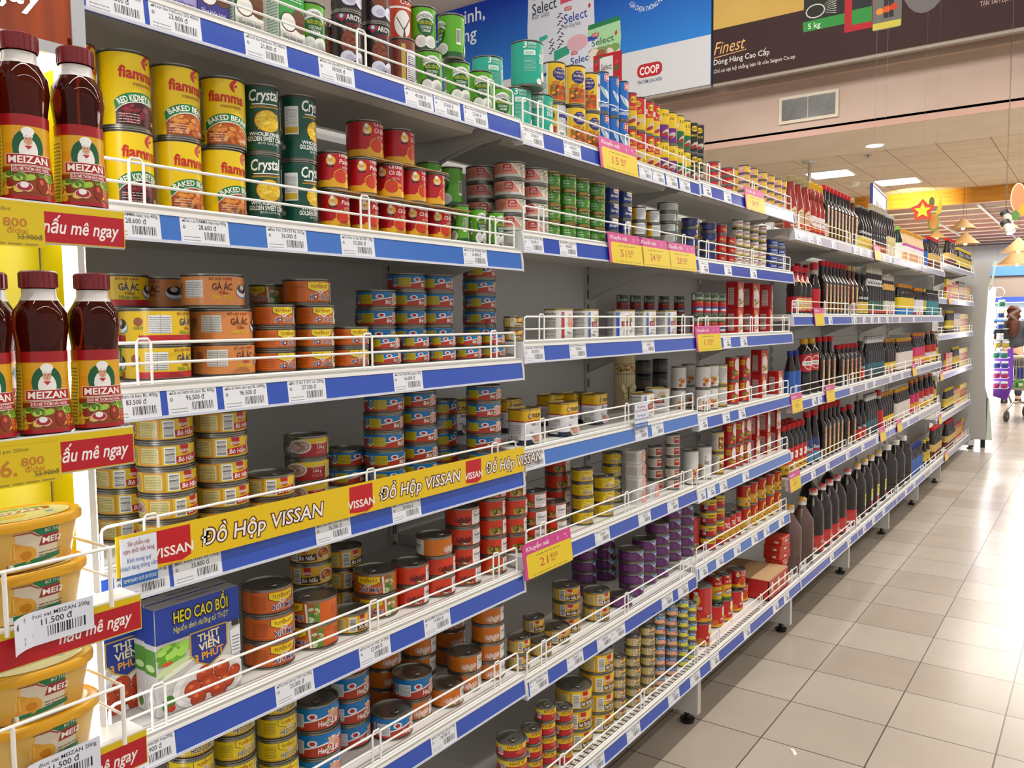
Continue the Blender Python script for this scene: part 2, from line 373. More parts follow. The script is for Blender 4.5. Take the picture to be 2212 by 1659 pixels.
for o in (0, 78):
    a.rect(o - 39, 70, o + 39, 100, '1c1a1c', 1); a.poly([(o - 20, 92), (o - 10, 82), (o - 20, 72), (o - 30, 82)], 'b01f2c', 3); a.ell(o - 20, 82, 5, 5, '3a4f8a', 4); a.ell(o - 20, 82, 3.4, 3.4, 'c9cde0', 5)
    a.text('AROY-D', o + 6, 76, 9, 'eceae8', 4, .04, w=36); a.text('COCONUT MILK', o + 6, 65, 6, 'a8323a', 4, .03, w=36)
    a.blobs(o - 20, 56, o + 30, 64, 30, 1.5, ('6a5a52', '8a7a70'), 3); a.ell(o - 8, 38, 14, 20, '7a3a22', 3, 16); a.blobs(o - 18, 24, o + 2, 54, 26, 2, ('8d4a2c', '6a3020'), 3.4)
    for x in (-10, 14): a.ell(o + x, 14, 14, 12, '3a3540', 3.6, 16); a.ell(o + x, 14.6, 13, 10.6, 'd6d6e6', 4.2, 16); a.ell(o + x + 3, 13, 8, 6, 'b4b4cc', 5, 14)
can('aroy', 'coconut_milk_can', 25, 95, [(300, '2a1c1c')], a)
a = Art(); a.rect(-30, 4, -22, 72, 'b9a24a', 2); a.rect(-20, 8, 12, 62, 'dfe0e6', 2); a.text('Nutrition Facts', -4, 56, 4.2, '202020', 4, .02, w=28); a.lines(-18, 12, 10, 53, 12, '50505a', 3, .35); a.rect(-18, 36, 10, 37.4, '202020', 4)
for o in (78,): a.ell(o, 26, 16, 20, 'e8e6e0', 3, 16); a.text('CHAOKOH', o, 60, 8, 'e8dcd0', 4, .03, w=34)
can('choc', 'coconut_milk_can', 25, 88, [(84, '7c3a2c'), (300, '8f2018')], a)
a = Art(); a.rect(-30, 62, 30, 66, 'e8dcd0', 3); a.text('CO', 2, 70, 9, 'e8dcd0', 4, .04); a.ell(-2, 34, 17, 25, 'e6e4de', 3, 16)
a.poly([(-3, 10), (0, 30), (3, 10)], '5a3a20', 4); a.poly([(-1, 24), (12, 46), (14, 45), (1, 23)], '5a3a20', 4); a.poly([(-1, 24), (-14, 46), (-15, 44), (-2, 22)], '5a3a20', 4)
can('cored', 'coconut_milk_can', 25, 86, [(300, 'b83a22')], a)
a = Art()
for o in (0, 113):
    a.text('3', o - 22, 78, 15, 'e9f2ec', 3, .04); a.text('KHÔNG', o - 6, 84, 6, 'e9f2ec', 3, .03, w=20); a.lines(o - 15, 77, o + 4, 82.5, 3, 'cfe4da', 3, .4)
    a.rrect(o - 25, 62, o + 2, 73, 2, 'dfeee6', 2); a.lines(o - 22, 64, o - 2, 71, 3, '49a890', 3, .4); a.lines(o - 24, 28, o + 2, 58, 10, '9fd8c4', 2, .35)
    a.text('NƯỚC', o + 24, 58, 10, 'eef4ee', 3, .05, w=25); a.text('DỪA', o + 22, 46, 10, 'eef4ee', 3, .05, w=20); a.text('CỐT', o + 24, 71, 6, 'e4d98a', 3, .04)
    a.ell(o + 30, 17, 12, 13, '5a3a2a', 3, 14); a.ell(o + 28, 19, 10, 11, 'eceae2', 4, 14); a.ell(o + 12, 6, 8, 7, 'eceae2', 4.4, 12)
can('teal', 'coconut_water_can', 36, 100, [(300, '1fa58c')], a)
def curry(key, t):
    a = Art()
    for o in (0, 88):
        a.ell(o, 62, 18, 16, '2a2a78', 3, 9); a.text(t, o, 62, 6, 'e9d9b4', 4, .02, .15, w=28); a.lines(o - 9, 54, o + 9, 58, 2, 'cdb9d0', 4, .4); a.text('ROLAND', o + 2, 71, 3, 'e9d9b4', 4, .02)
        a.rect(o - 24, 2, o + 22, 36, 'c4521c', 2); a.blobs(o - 22, 2, o + 22, 38, 34, 5, ('8a2a12', 'd4641c', 'b43c16', '5a1c10', 'e29a3a', '4f7a24'), 2.4, 1.2); a.blobs(o - 20, 36, o + 18, 46, 12, 3.5, ('e0a832', '5f8a2a', 'd8701c'), 2.4)
        a.rect(o + 24, 0, o + 60, 100, 'e6e6e2', 2); a.lines(o + 28, 30, o + 56, 92, 18, '8a8c98', 3, .35); a.bars(o + 30, 6, o + 44, 24, 3); a.rect(o + 28, 58, o + 56, 66, '3a3a84', 4)
    can(key, 'curry_can', 28, 96, [(300, 'e2b71e')], a)
curry('cur', 'Xíu Mại Bò'); curry('cur2', 'Trứng Cút')
a = Art()
for o in (0, 57): a.text('SARDINES', o, 10, 8, 'e8eef2', 4, .04, w=36); a.rrect(o - 4, 74, o + 22, 94, 6, 'e8e8ec', 3); a.rrect(o - 3, 75, o + 21, 93, 5, 'c01c28', 3.4); a.text('555', o + 9, 79, 10, 'f2f2f2', 5, .06, w=20); [a.ell(o - 6 + 6 * i, 48 - 4 * i, 3.4, 17, ('c9d4dc', '9fb0bc', 'dfe6ea')[i % 3], 3 + .2 * i, 12, .5) for i in range(4)]; a.poly([(o - 28, 30), (o, 22), (o + 28, 30), (o + 28, 27), (o, 19), (o - 28, 27)], 'e8eef2', 3)
a.rect(-38, 20, -24, 80, 'c9d4e0', 2); a.lines(-37, 22, -25, 78, 12, '5a7090', 3, .35)
can('s555', 'sardine_can', 18.5, 104, [(26, '1d5fae'), (300, '1668b8')], a)
def tallsar(key, top, low, txt, kind='sardine_can'):
    a = Art()
    for o in (0, 58):
        a.rect(o - 29, 0, o + 29, 42, low, 1); a.ell(o, 70, 11, 9, 'e9c32a', 2, 14); a.text(txt, o, 66, 8, '3a1a10', 4, .04, w=19); a.text(txt, o, 46, 7, 'e8c83a', 4, .03, w=24)
        a.ell(o + 2, 20, 16, 8, 'c4b8ac', 3, 12, .5); a.ell(o - 4, 14, 13, 5, 'a52a1c', 3.4, 12, .4); a.rect(o + 22, 14, o + 36, 84, 'e2e0da', 2); a.lines(o + 24, 20, o + 35, 80, 12, '8a7a70', 3, .35); a.rect(o - 25, 52, o - 13, 66, 'e8e4da', 2)
    can(key, kind, 18.5, 94, [(300, top)], a)
tallsar('sry', 'c3262a', 'd8b41e', 'BA CÔ'); tallsar('syp', 'e4c01c', '6a2478', '3 Cô'); tallsar('syg', 'e2c21e', '1f6a34', '3 Cô'); tallsar('sbk', '1a1a18', '2a2418', 'NAUTI')
def flat(key, kind, R, h, base, items, lid=False, bands=None, metal=TIN):
    """items are drawn twice round the can: ('r',x0,y0,x1,y1,c) ('e',x,y,rx,ry,c) ('t',text,x,y,h,c,w) ('l',x0,y0,x1,y1,n,c) ('b',x0,y0,x1,y1) ('p',pts,c) ('m',x0,y0,x1,y1,n,r,cols)"""
    a = Art(); C = 2 * PI * R
    for o in (0, C / 2):
        for i, q in enumerate(items):
            L = 1 + i * .45; t = q[0]
            if t == 'r': a.rect(o + q[1], q[2], o + q[3], q[4], q[5], L)
            elif t == 'e': a.ell(o + q[1], q[2], q[3], q[4], q[5], L)
            elif t == 't': a.text(q[1], o + q[2], q[3], q[4], q[5], L, q[7] if len(q) > 7 else .03, q[8] if len(q) > 8 else 0, w=q[6])
            elif t == 'l': a.lines(o + q[1], q[2], o + q[3], q[4], q[5], q[6], L, .35)
            elif t == 'b': a.bars(o + q[1], q[2], o + q[3], q[4], L, vert=len(q) < 6)
            elif t == 'p': a.poly([(o + x, y) for x, y in q[1]], q[2], L)
            elif t == 'm': a.blobs(o + q[1], q[2], o + q[3], q[4], q[5], q[6], q[7], L, 1.3)
    can(key, kind, R, h, bands or [(300, base)], a, lid, metal)
flat('jf', 'pate_can', 34, 38, 'd98a74', [('r', -50, 0, 50, 6, 'c8c8c0'), ('p', [(-4, 29), (44, 29), (44, 4), (20, 4)], 'b9b0a0'), ('m', 8, 6, 42, 28, 26, 3.2, ('8f8a72', 'e0d6c8', '6f7a52', 'c9b8a4')), ('p', [(-7, 29), (-4, 29), (21, 4), (17, 4)], 'ece4dc'), ('r', -22, 12, -4, 26, 'b01c24'), ('t', 'JEAN', -13, 20, 4, 'f2ece8', 11), ('t', 'FLOCH', -13, 14, 4, 'f2ece8', 14), ('l', -46, 10, -26, 24, 4, 'b5685a')])
flat('hen', 'pate_can', 21.6, 38.5, '3f8a25', [('r', -8, 22, 14, 31, '1a2430'), ('t', 'Hénaff', 3, 24, 4.6, 'd8c27a', 17), ('t', 'Pâté de', -14, 17, 4, 'dfead2', 14), ('t', 'Campagne', -13, 11.5, 4.4, 'dfead2', 18), ('l', -22, 5, -4, 9, 2, 'c5dcb4'), ('m', 4, 4, 20, 20, 12, 3, ('8a4a3a', 'c9a48c', '5fa838')), ('r', -32, 0, 32, 1.6, '2f6a1c')], metal=GOLD)
flat('bang', 'milkfish_can', 19, 38, 'e9e7dc', [('p', [(-30, 0), (30, 0), (-8, 30), (-30, 30)], '23357e'), ('p', [(4, 30), (30, 30), (30, 6)], 'd9a81e'), ('e', 6, 22, 10, 5.4, 'f2f0ea'), ('t', 'Century', 6, 20.4, 4.4, 'b01c2c', 15), ('t', 'Bangus', 2, 8, 7, 'f4f2ea', 26, .03, .2), ('e', 22, 8, 5, 6, '9a5a24')])
flat('trich', 'herring_can', 20.5, 40, 'dedfe0', [('r', 12, 0, 46, 32, 'dfae1c'), ('p', [(8, 31), (14, 31), (20, 16), (14, 0), (8, 0), (14, 16)], '3a4048'), ('t', 'Cá trích', 28, 16, 6, '3a3020', 22), ('l', -18, 6, 8, 28, 7, '9aa0a8')])
flat('oval', 'tuna_can', 31, 31, '4d6a58', [('r', -44, 2, 8, 22, 'b9bcb8'), ('l', -40, 4, 2, 20, 6, '7d827e'), ('t', 'Cá', 22, 8, 10, 'cfd6c8', 16), ('p', [(8, 22), (11, 22), (11, 2), (8, 2)], 'dfe2dc')])
flat('navy', 'tuna_can', 26, 32, '242a63', [('p', [(2, 0), (44, 0), (44, 18)], 'd49a2c'), ('e', 22, 16, 8, 5.5, 'eceaf0'), ('e', 22, 16, 5, 3, 'b0242c'), ('l', -36, 6, -6, 20, 5, '6a70a8'), ('m', 22, 1, 42, 9, 9, 3, ('c8701c', 'e0b04a'))])
flat('redm', 'meat_can', 19, 32, 'b81e2a', [('m', -14, 2, 14, 16, 14, 4, ('c86a3a', '8a3018', 'd88a52')), ('r', 16, 2, 28, 22, 'e8e6e2'), ('t', 'Select', 21, 14, 4, '2a2a40', 10)])
flat('cent', 'tuna_can', 18.5, 32, 'ebe7dd', [('r', -40, 0, 40, 4, 'd9b21e'), ('t', 'Century', 0, 11, 10, 'ab1c30', 34, .04), ('e', 16, 5, 5, 3, 'a8242c'), ('l', -26, 5, -10, 8, 1, '50505a')])
flat('tunb', 'tuna_can', 24, 30, '223a8a', [('t', 'TUNA', -6, 8, 8, 'd8dce8', 24, .04), ('e', 18, 15, 7, 5, 'c0283a'), ('r', -30, 0, 30, 3, 'b8bcc8'), ('r', 26, 0, 40, 21, '8a2440')])
def havi(key, base, low, t1, c1, t2, c2):
    a = Art()
    for o in (0, 141):
        if low: a.rect(o - 60, 0, o + 60, 8.5, low, 1)
        a.rect(o - 46, 11, o - 16, 36, 'e6e6e0', 2); a.lines(o - 45, 12, o - 30, 35, 9, '4a4a50', 3, .3); a.lines(o - 29, 12, o - 17, 35, 9, '4a4a50', 3, .3); a.rect(o - 30.4, 11, o - 29.9, 36, '50505a', 4)
        a.text('ĐỒ HỘP', o + 2, 36, 3.6, '7a2a1c', 3, .02, w=18); a.text('HAVI', o + 20, 36, 4.4, 'a81c20', 3, .03, w=13); a.text('GÀ ÁC', o + 12, 22, 9.5, '1f2a6a' if low else '5a2a24', 4, .04, w=30)
        a.text(t1, o + 13, 15.5, 4.5, c1, 3, .03, w=14); a.text(t2, o + 12, 9.6, 5, c2, 3, .03, w=29)
        a.ell(o + 50, 19, 16, 9, '7a8fb0', 2, 18); a.ell(o + 50, 20, 15, 8, 'e8eaee', 3, 18); a.ell(o + 50, 24, 13, 7, '2a2420', 4, 18); a.ell(o + 48, 26, 6, 4, 'cfc8be', 5, 10)
        a.ell(o - 60, 27, 7, 6, '9a5a3a', 2, 10); a.text('HAVI', o - 60, 16, 5, '5a7a4a', 2, .03, w=13)
    can(key, 'stewed_chicken_can', 45, 50.5, [(300, base)], a)
havi('hvy', 'e3bd1c', 'b8222a', 'Hầm', '8a3a14', 'Nhân Sâm', '5a8a2a'); havi('hvo', 'd98a48', '', 'Tiềm', '8a2a18', 'Sâm Quy', 'e0c81c'); havi('hvg', '5aa038', 'c9d83a', 'Hầm', '8a2a18', 'Thuốc Bắc', '8a2a18')
def tuyen(key, kind, R, h, base, dots, title, tc, lid, shield='e6cf1c', bars=False):
    k = h / 36; C = 2 * PI * R; q = R / 32; it = []
    a = Art()
    for o in (0, C / 2):
        x = o + 2
        p = lambda w, y1, y0: [(x - w, y1), (x + w, y1), (x + w, (y0 + 6) * k), (x + w * .5, (y0 + 2.4) * k), (x, y0 * k), (x - w * .5, (y0 + 2.4) * k), (x - w, (y0 + 6) * k)]
        a.poly(p(18.6 * q, 27 * k, 12.2), '2a2450', 2); a.poly(p(17.8 * q, 27 * k, 12.8), shield, 2.5)
        a.text('TUYỀN KÝ', x, 19.2 * k, 4.6 * k, 'a8321c', 4, .03, w=28 * q); a.ell(x, 14.5 * k, 4.6 * q, 3 * k, 'e8d8d0', 4, 12); a.text('TKY', x, 13.2 * k, 2.6 * k, 'b02a24', 5, .04, w=6.4 * q)
        a.text(title, x + 2, 3.8 * k, 7 * k, 'eeeae4', 3.6, .07, .1, w=35 * q); a.text(title, x + 2, 3.8 * k, 7 * k, tc, 4.4, .03, .1, w=34 * q)
        a.lines(o - 40 * q, 5 * k, o - 20 * q, 24 * k, 8, '8f4a1a' if base[0] != 'e' else '7a6a12', 2, .25)
        for i in range(26): a.rect(o - 48 * q + i * 3.4 * q, .5 * k, o - 46.6 * q + i * 3.4 * q, 2 * k, dots, 2)
        a.poly([(o + 24 * q, 0), (o + 22 * q, 27 * k), (o + 25 * q, 27 * k), (o + 27 * q, 0)], 'ece8e0', 3); a.rect(o + 27 * q, 0, o + 42 * q, 27 * k, '5f8a3a', 1.5); a.blobs(o + 27 * q, 0, o + 42 * q, 27 * k, 14, 3 * q, ('8fae52', 'c9d0a4', 'b8452c', '46702a'), 2)
        if bars: a.bars(o - 43 * q, 7 * k, o - 33 * q, 24 * k, 4)
    can(key, kind, R, h, [(300, base)], a, lid)
tuyen('tk3', 'sliced_beef_can', 32, 36, 'd4671a', '7a2414', 'BÒ 3 LÁT', '2a2468', False)
tuyen('tk3b', 'sliced_beef_can', 39, 43, 'd4671a', '7a2414', 'BÒ 3 LÁT', '2a2468', False)
tuyen('xiu', 'meatball_can', 40, 43, 'd0621f', 'a82a1c', 'XÍU MẠI', '23307c', True)
tuyen('tkh', 'sliced_pork_can', 32, 38.5, 'e3c416', 'b0521c', 'HEO 2 LÁT', '2e2018', True)
tuyen('pgan', 'liver_pate_can', 28, 36, 'e6c31a', 'c0581c', 'PATÊ GAN', '2a2018', True)
def halong(key, kind, R, h, t, info, lid=False):
    a = Art(); C = 2 * PI * R; k = h / 27; q = R / 27
    for o in (0, C / 2):
        w = C / 4
        top = [(o - w + i * w / 6, (9.5 + 4.5 * math.sin((i - 6) / 6 * 1.5)) * k) for i in range(13)]
        a.poly([(o - w, 0)] + [(o + w, 0)] + top[::-1], 'b5361e', 1)
        a.poly(top + [(x, y + 1.5 * k) for x, y in top[::-1]], 'ecebe6', 2)
        a.ell(o - 5 * q, 13.6 * k, 6 * q, 3.4 * k, 'e6e8f0', 3, 14); a.ell(o - 5 * q, 13.6 * k, 3.4 * q, 2.2 * k, 'b0242c', 4, 10)
        a.text(t, o + 7 * q, 3 * k, 5.6 * k, 'f2f0ec', 5, .05, .1, w=9 * q if len(t) < 3 else 11 * q); a.text('2', o + 16 * q, 2.4 * k, 8 * k, 'e8e4e0', 5, .1, .1); a.text('2', o + 16 * q, 2.4 * k, 8 * k, 'c02a26', 5.6, .03, .1); a.text('Lát', o + 24 * q, 3 * k, 5.6 * k, 'f2f0ec', 5, .05, .1, w=9 * q)
        a.ell(o + 21 * q, 13 * k, 7 * q, 5 * k, 'd9a898', 3, 12); a.ell(o + 27 * q, 9 * k, 5 * q, 5 * k, 'c98a78', 3.3, 10); a.ell(o + 15 * q, 16.5 * k, 2 * q, 1.4 * k, 'd8b84a', 4, 8); a.ell(o + 20 * q, 17 * k, 2 * q, 1.4 * k, 'e8e0d0', 4, 8); a.ell(o + 13 * q, 7 * k, 4 * q, 1.6 * k, '4f8a2e', 3.6, 8)
        a.rrect(o - 33 * q, 3 * k, o - 15 * q, 16.5 * k, 1 * q, info, 3); a.lines(o - 32 * q, 4 * k, o - 16 * q, 16 * k, 7, '6a6420' if info[0] == 'c' else '6a7078', 4, .28); a.bars(o - 40 * q, 3 * k, o - 35 * q, 16 * k, 3)
    can(key, kind, R, h, [(300, '0e74b6')], a, lid)
halong('b2', 'sliced_beef_can', 27, 27, 'Bò', 'c9b81c'); halong('b2l', 'sliced_beef_can', 38, 35, 'Bò', 'c9b81c', True); halong('h2', 'sliced_pork_can', 39.5, 46.5, 'Heo', 'dde0e2', True)
def vissan(key, kind, R, h, ban, tcol, title, lid, side='e2bb1e'):
    k = h / 38; q = R / 39; a = Art(); C = 2 * PI * R
    for o in (0, C / 2):
        a.rect(o - 58 * q, 0, o - 23 * q, 29 * k, 'd09428', 1); a.rrect(o - 54 * q, 3 * k, o - 27 * q, 26 * k, 2 * q, 'd8cc84', 2); a.lines(o - 53 * q, 4 * k, o - 29 * q, 25 * k, 9, '6a6030', 3, .28)
        a.bars(o - 20 * q, 2 * k, o - 4 * q, 27 * k, 3, vert=False)
        a.poly([(o + 2 * q, 30 * k), (o + 16 * q, 30 * k), (o + 16 * q, 17 * k), (o + 10 * q, 15.5 * k), (o + 5 * q, 16.5 * k)], 'bb1c26', 3); a.text('VISSAN', o + 9 * q, 18 * k, 4.4 * k, 'f2eee8', 4.5, .04, w=17 * q)
        a.poly([(o - 2 * q, 2 * k), (o + 34 * q, 3 * k), (o + 32 * q, 15 * k), (o - 4 * q, 12 * k)], ban, 3); a.text(title, o + 14 * q, 4.4 * k, 7 * k, 'f4eee4', 4.5, .04, .15, w=min(30, 5.2 * len(title)) * q)
        a.ell(o + 48 * q, 14 * k, 15 * q, 11 * k, 'd8d0c0', 3, 18); a.ell(o + 48 * q, 14 * k, 13 * q, 9 * k, 'b98a84' if ban[0] == 'b' else '9a4a20', 4, 18); a.blobs(o + 38 * q, 7 * k, o + 58 * q, 21 * k, 14, 3 * q, ('8f5a58', 'c49a92', '7a3a38') if ban[0] == 'b' else ('c4581c', '7a2c14', 'd88a3a'), 5); a.rrect(o + 44 * q, 3 * k, o + 60 * q, 9 * k, 1, 'e0d48a', 6); a.lines(o + 45 * q, 4 * k, o + 59 * q, 8 * k, 2, '50401a', 7, .3)
    can(key, kind, R, h, [(300, side)], a, lid)
vissan('bham', 'beef_stew_can', 39, 37, 'b81e2c', 'f', 'Bò Hầm', True); vissan('vxm', 'meatball_can', 33, 38, '5a1c30', 'f', 'Xíu Mại', True); vissan('vcd', 'pork_roll_can', 26, 37, '4a1a1c', 'f', 'Chả Đùm', True)
vissan('vbig', 'liver_pate_can', 45, 52, '5a3a1c', 'f', 'Patê Thịt Heo', True); vissan('vsm', 'liver_pate_can', 21, 28, '5a3a1c', 'f', 'Patê Heo', True); vissan('vyl', 'beef_stew_can', 36, 40, '3a2a1c', 'f', 'Bò Nấu', True, 'd8a824')
flat('vheo', 'pork_can', 37, 40, '9e1c28', [('r', -60, 22, 60, 33, 'ddbe1a'), ('r', -60, 0, -22, 33, '6a665c'), ('t', 'HEO', -44, 8, 9, 'e8e4d8', 22), ('e', -22, 18, 20, 12, 'd0ccc4'), ('e', -22, 18, 17, 9.6, 'a8867a'), ('m', -36, 10, -8, 26, 14, 4, ('8f6a60', 'c8a89c')), ('t', '150 g', 16, 13, 5, 'f0e8e0', 15), ('l', 6, 20, 26, 26, 3, 'e8c8b8'), ('l', 6, 5, 26, 11, 3, 'd89888'), ('r', 32, 2, 52, 28, 'ddd27a'), ('l', 33, 3, 51, 27, 9, '5a5420')], True)
def select(key, kind, R, h, base, pic, lid=True):
    k = h / 41; q = R / 27
    flat(key, kind, R, h, base, [('l', -40 * q, 6 * k, -22 * q, 28 * k, 7, base), ('m', -18 * q, 2 * k, 8 * q, 18 * k, 18, 5 * q, pic), ('m', -8 * q, 1 * k, 6 * q, 6 * k, 8, 1.6 * q, ('f0ece6', '4f8a34')), ('r', 10 * q, 1 * k, 38 * q, 31 * k, 'e6e4e2'), ('t', 'COOP', 17 * q, 25 * k, 2.4 * k, 'b8242c', 6 * q), ('t', 'Select', 23 * q, 17 * k, 6 * k, '2c3440', 20 * q), ('l', 14 * q, 11 * k, 30 * q, 15 * k, 2, '9a9aa0'), ('l', 14 * q, 3 * k, 24 * q, 6 * k, 1, 'b0b0b4')], lid)
select('selr', 'corned_beef_can', 36, 41, 'd23a1c', ('8a1c14', 'c4402a', '6a120e')); select('selo', 'pork_loaf_can', 36, 41, 'd2731c', ('d8a08c', 'c07868', 'e8c4b4')); select('selg', 'mushroom_can', 33, 41, 'd23a1c', ('8a7a2a', 'b89a3a', '5a5a1c', '4a2a14'))
select('self', 'meat_can', 22, 30, 'b81c30', ('d8a08c', '8a3018', 'd88a52'), False)
flat('yelp', 'pate_can', 20, 30, 'e2b81e', [('r', -32, 0, -8, 22, 'd88ab0'), ('m', -28, 2, -10, 20, 8, 3, ('e2a4c4', 'c9d84a')), ('m', 4, 3, 26, 18, 9, 3.4, ('c8841c', 'f0d860', 'e8c8a0')), ('l', -4, 17, 22, 20, 1, '8a5a10')])
select('selT', 'vegetable_can', 24, 112, 'd9d6d2', ('c8641c', 'b8341c', 'd89a3a'), False)
select('selt', 'vegetable_can', 24, 75, 'd9d6d2', ('c8641c', 'b8341c', 'd89a3a'), False)
def stacked(key, kind, R, h, cols, txt, tc, lid=True, metal=TIN):
    flat(key, kind, R, h, cols[0], [('r', -80, 0, 80, h * .42, cols[1]), ('p', [(-20, h * .42), (10, h * .42), (26, h * .2), (10, h * .08), (-20, h * .08)], cols[2]), ('e', 12, h * .28, R * .34, h * .12, cols[3]), ('t', txt, 0, h * .52, h * .2, tc, R * 1.1), ('b', -R * 1.25, h * .12, -R * .85, h * .6)], lid, metal=metal)
stacked('ptr', 'liver_pate_can', 24, 34, ('e2c21c', 'b5202a', 'b5202a', 'c8583a'), 'PATÊ GAN', 'a02020'); stacked('ptl', 'liver_pate_can', 33, 36, ('e2c21c', 'b5202a', 'a81c28', 'c8583a'), 'HẢO VỊ', 'a02020')
stacked('salm', 'salmon_can', 18, 30, ('1b74b4', 'd88a5e', 'e8b08c', 'c0283a'), 'Cá hồi', 'ece8e0'); stacked('blye', 'tuna_can', 17, 30, ('2a78b8', 'c9c22a', 'e0d84a', 'c0283a'), 'Cá ngừ', 'ece8e0')
stacked('bbq', 'meat_can', 27, 50, ('2a6aa0', '8a8a8a', 'c85a2c', 'd8a83a'), '', 'ece8e0')
flat('prp', 'tuna_can', 36, 34, '632468', [('p', [(4, 25), (46, 25), (46, 8), (24, 12)], '2490c4'), ('p', [(2, 25), (4, 25), (24, 12), (22, 10)], 'd8d4e4'), ('e', 22, 19, 7, 4, 'e6e8f0'), ('e', 22, 19, 4, 2.6, 'b0242c'), ('m', 26, 1, 46, 10, 10, 3.4, ('c88a5a', 'd8a878')), ('l', -40, 4, 0, 22, 7, '9a6aa0')], False)
stacked('trio', 'meat_can', 27, 44, ('e0be1a', 'a81e28', 'a81e28', 'd86a2a'), 'extra', '5a1c1c'); stacked('trce', 'meat_can', 18, 88, ('c8202a', 'b01c24', 'd8a81c', '3a1c14'), 'TRICE', 'f0e8e0')
flat('yms', 'beef_can', 25, 84, 'b82420', [('r', -60, 0, 60, 34, 'd8a81c'), ('e', 10, 48, 14, 22, 'e0b41c'), ('e', 10, 48, 8, 14, '8a3018'), ('m', -10, 4, 26, 30, 14, 4, ('c8701c', '8a3a18', 'e8c890')), ('b', -36, 6, -22, 26)], False)
flat('redt', 'tomato_paste_can', 37, 118, 'c2201e', [('l', -66, 26, -22, 108, 22, 'd8726a'), ('b', -56, 6, -30, 20), ('r', -116, 0, 116, 12, 'd89a1c'), ('e', 24, 70, 12, 20, 'e6bf32'), ('e', 22, 76, 6, 12, 'ece6dc'), ('e', 22, 92, 8, 6, 'f2efe8'), ('e', 22, 80, 4, 5, 'd6a07c'), ('t', 'CÀ CHUA', 24, 40, 10, 'f2e8e0', 38), ('e', 24, 18, 18, 15, 'c8441a'), ('e', 0, 12, 10, 6, 'e0a81c')], True)
flat('redm2', 'tomato_paste_can', 36, 78, 'c2201e', [('r', -116, 0, 116, 10, 'd89a1c'), ('e', 18, 46, 11, 15, 'e6bf32'), ('e', 16, 50, 6, 10, 'ece6dc'), ('e', 16, 62, 7, 5, 'f2efe8'), ('t', 'BA BẾP', 18, 22, 9, 'f2e8e0', 34), ('e', -20, 16, 12, 10, 'c8641a'), ('l', -62, 14, -30, 60, 12, 'd8726a')], True)
flat('mack', 'mackerel_can', 22, 92, 'c4221f', [('r', -70, 0, 70, 52, 'd8b020'), ('e', 4, 30, 20, 11, 'c03a20'), ('e', 6, 28, 17, 6, 'c9ccd0'), ('e', 2, 24, 15, 4, '8a96a0'), ('r', -70, 0, 70, 8, '3a6a2a'), ('t', 'CÁ MÒI', 0, 60, 7, 'f0e4d8', 26), ('m', -10, 70, 12, 84, 7, 3, ('d8a83a', '3a1a14', 'e8d8c0'))], True)
flat('squid', 'stew_can', 24, 84, 'bd1f24', [('m', -16, 4, 16, 34, 14, 5, ('c8501c', 'e0a040', '5a8a2a')), ('e', 4, 52, 10, 22, 'e6dcd4'), ('e', 10, 40, 5, 12, 'ecdcd0'), ('r', -26, 46, -10, 66, 'd8a81c'), ('t', 'VIỆT', -18, 52, 6, '8a1c14', 12)], False)
flat('sard', 'sardine_can', 18.5, 68, '3c5a32', [('r', -60, 0, 60, 36, 'b01e22'), ('t', 'Sardines', 0, 42, 9, 'ddd8cc', 34), ('t', 'SAUCE', 0, 30, 4, 'd8901c', 20), ('p', [(-30, 14), (0, 20), (30, 14), (30, 8), (0, 14), (-30, 8)], '2a4a8a'), ('e', 2, 9, 16, 4, 'c9ccd0'), ('r', -28, 40, -18, 60, 'cfcfca')], False)
flat('kcam', 'pickle_jar', 28, 52, '4a4a42', [('r', -90, 0, 90, 30, '5c6a70'), ('t', 'KCAM', 8, 12, 10, 'b0a468', 34), ('e', -30, 16, 12, 10, '8a5a3a')], False, metal=BLACK)
flat('fife', 'spread_can', 22, 34, 'd3cbbd', [('r', -8, 3, 14, 22, 'a82430'), ('t', 'FIFE', 3, 12, 6, 'e8d8a0', 16), ('l', -34, 4, -12, 22, 6, 'a89a90'), ('r', 16, 2, 34, 10, 'c88a80')], False)
flat('choco', 'milk_can', 22, 74, 'd8bf6a', [('r', -20, 6, 12, 60, 'e2e0da'), ('l', -18, 8, 10, 58, 14, '5a564c'), ('r', -70, 0, 70, 4, 'b8901c'), ('r', 14, 10, 34, 50, '8a3a1c'), ('m', 16, 12, 32, 46, 9, 4, ('c88a3a', 'e8d0a0'))], False)

# ---- tins with a rounded rectangular plan, and cartons
def loaf(key, kind, rx, ry, h, bands, art, lid):
    mb = MB(); rx, ry, h = rx / 1000, ry / 1000, h / 1000; z = 0
    secs = [(0, rx * .96, ry * .96, 5)]
    for t, c in bands:
        m = mat(c, .3); t /= 1000; secs += [(z, rx, ry, 5, m), (t, rx, ry, 5, m)]; z = t
    secs += [(h - .004, rx, ry, 5, lid), (h - .003, rx * 1.03, ry * 1.03, 5, lid), (h, rx * 1.03, ry * 1.03, 5, lid), (h, rx * .97, ry * .97, 5, lid), (h - .003, rx * .95, ry * .95, 5, lid), (h - .003, rx * .3, ry * .3, 2, lid)]
    mb.loft(secs, lid, 36)
    lb = MB(); art[0].into(lb, on_x(rx + .0004), None, .3, clip=(-ry * 980, 1, ry * 980, h * 1000 - 5)); art[1].into(lb, on_ny(-ry - .0004), None, .3, clip=(-rx * 980, 1, rx * 980, h * 1000 - 5))
    PROTO[key] = (kind, 'can', [(None, mb.mesh('loaf_tin', ang=40)), ('printed_label', lb.mesh('printed_label', False))], math.hypot(rx, ry) * .85, h)
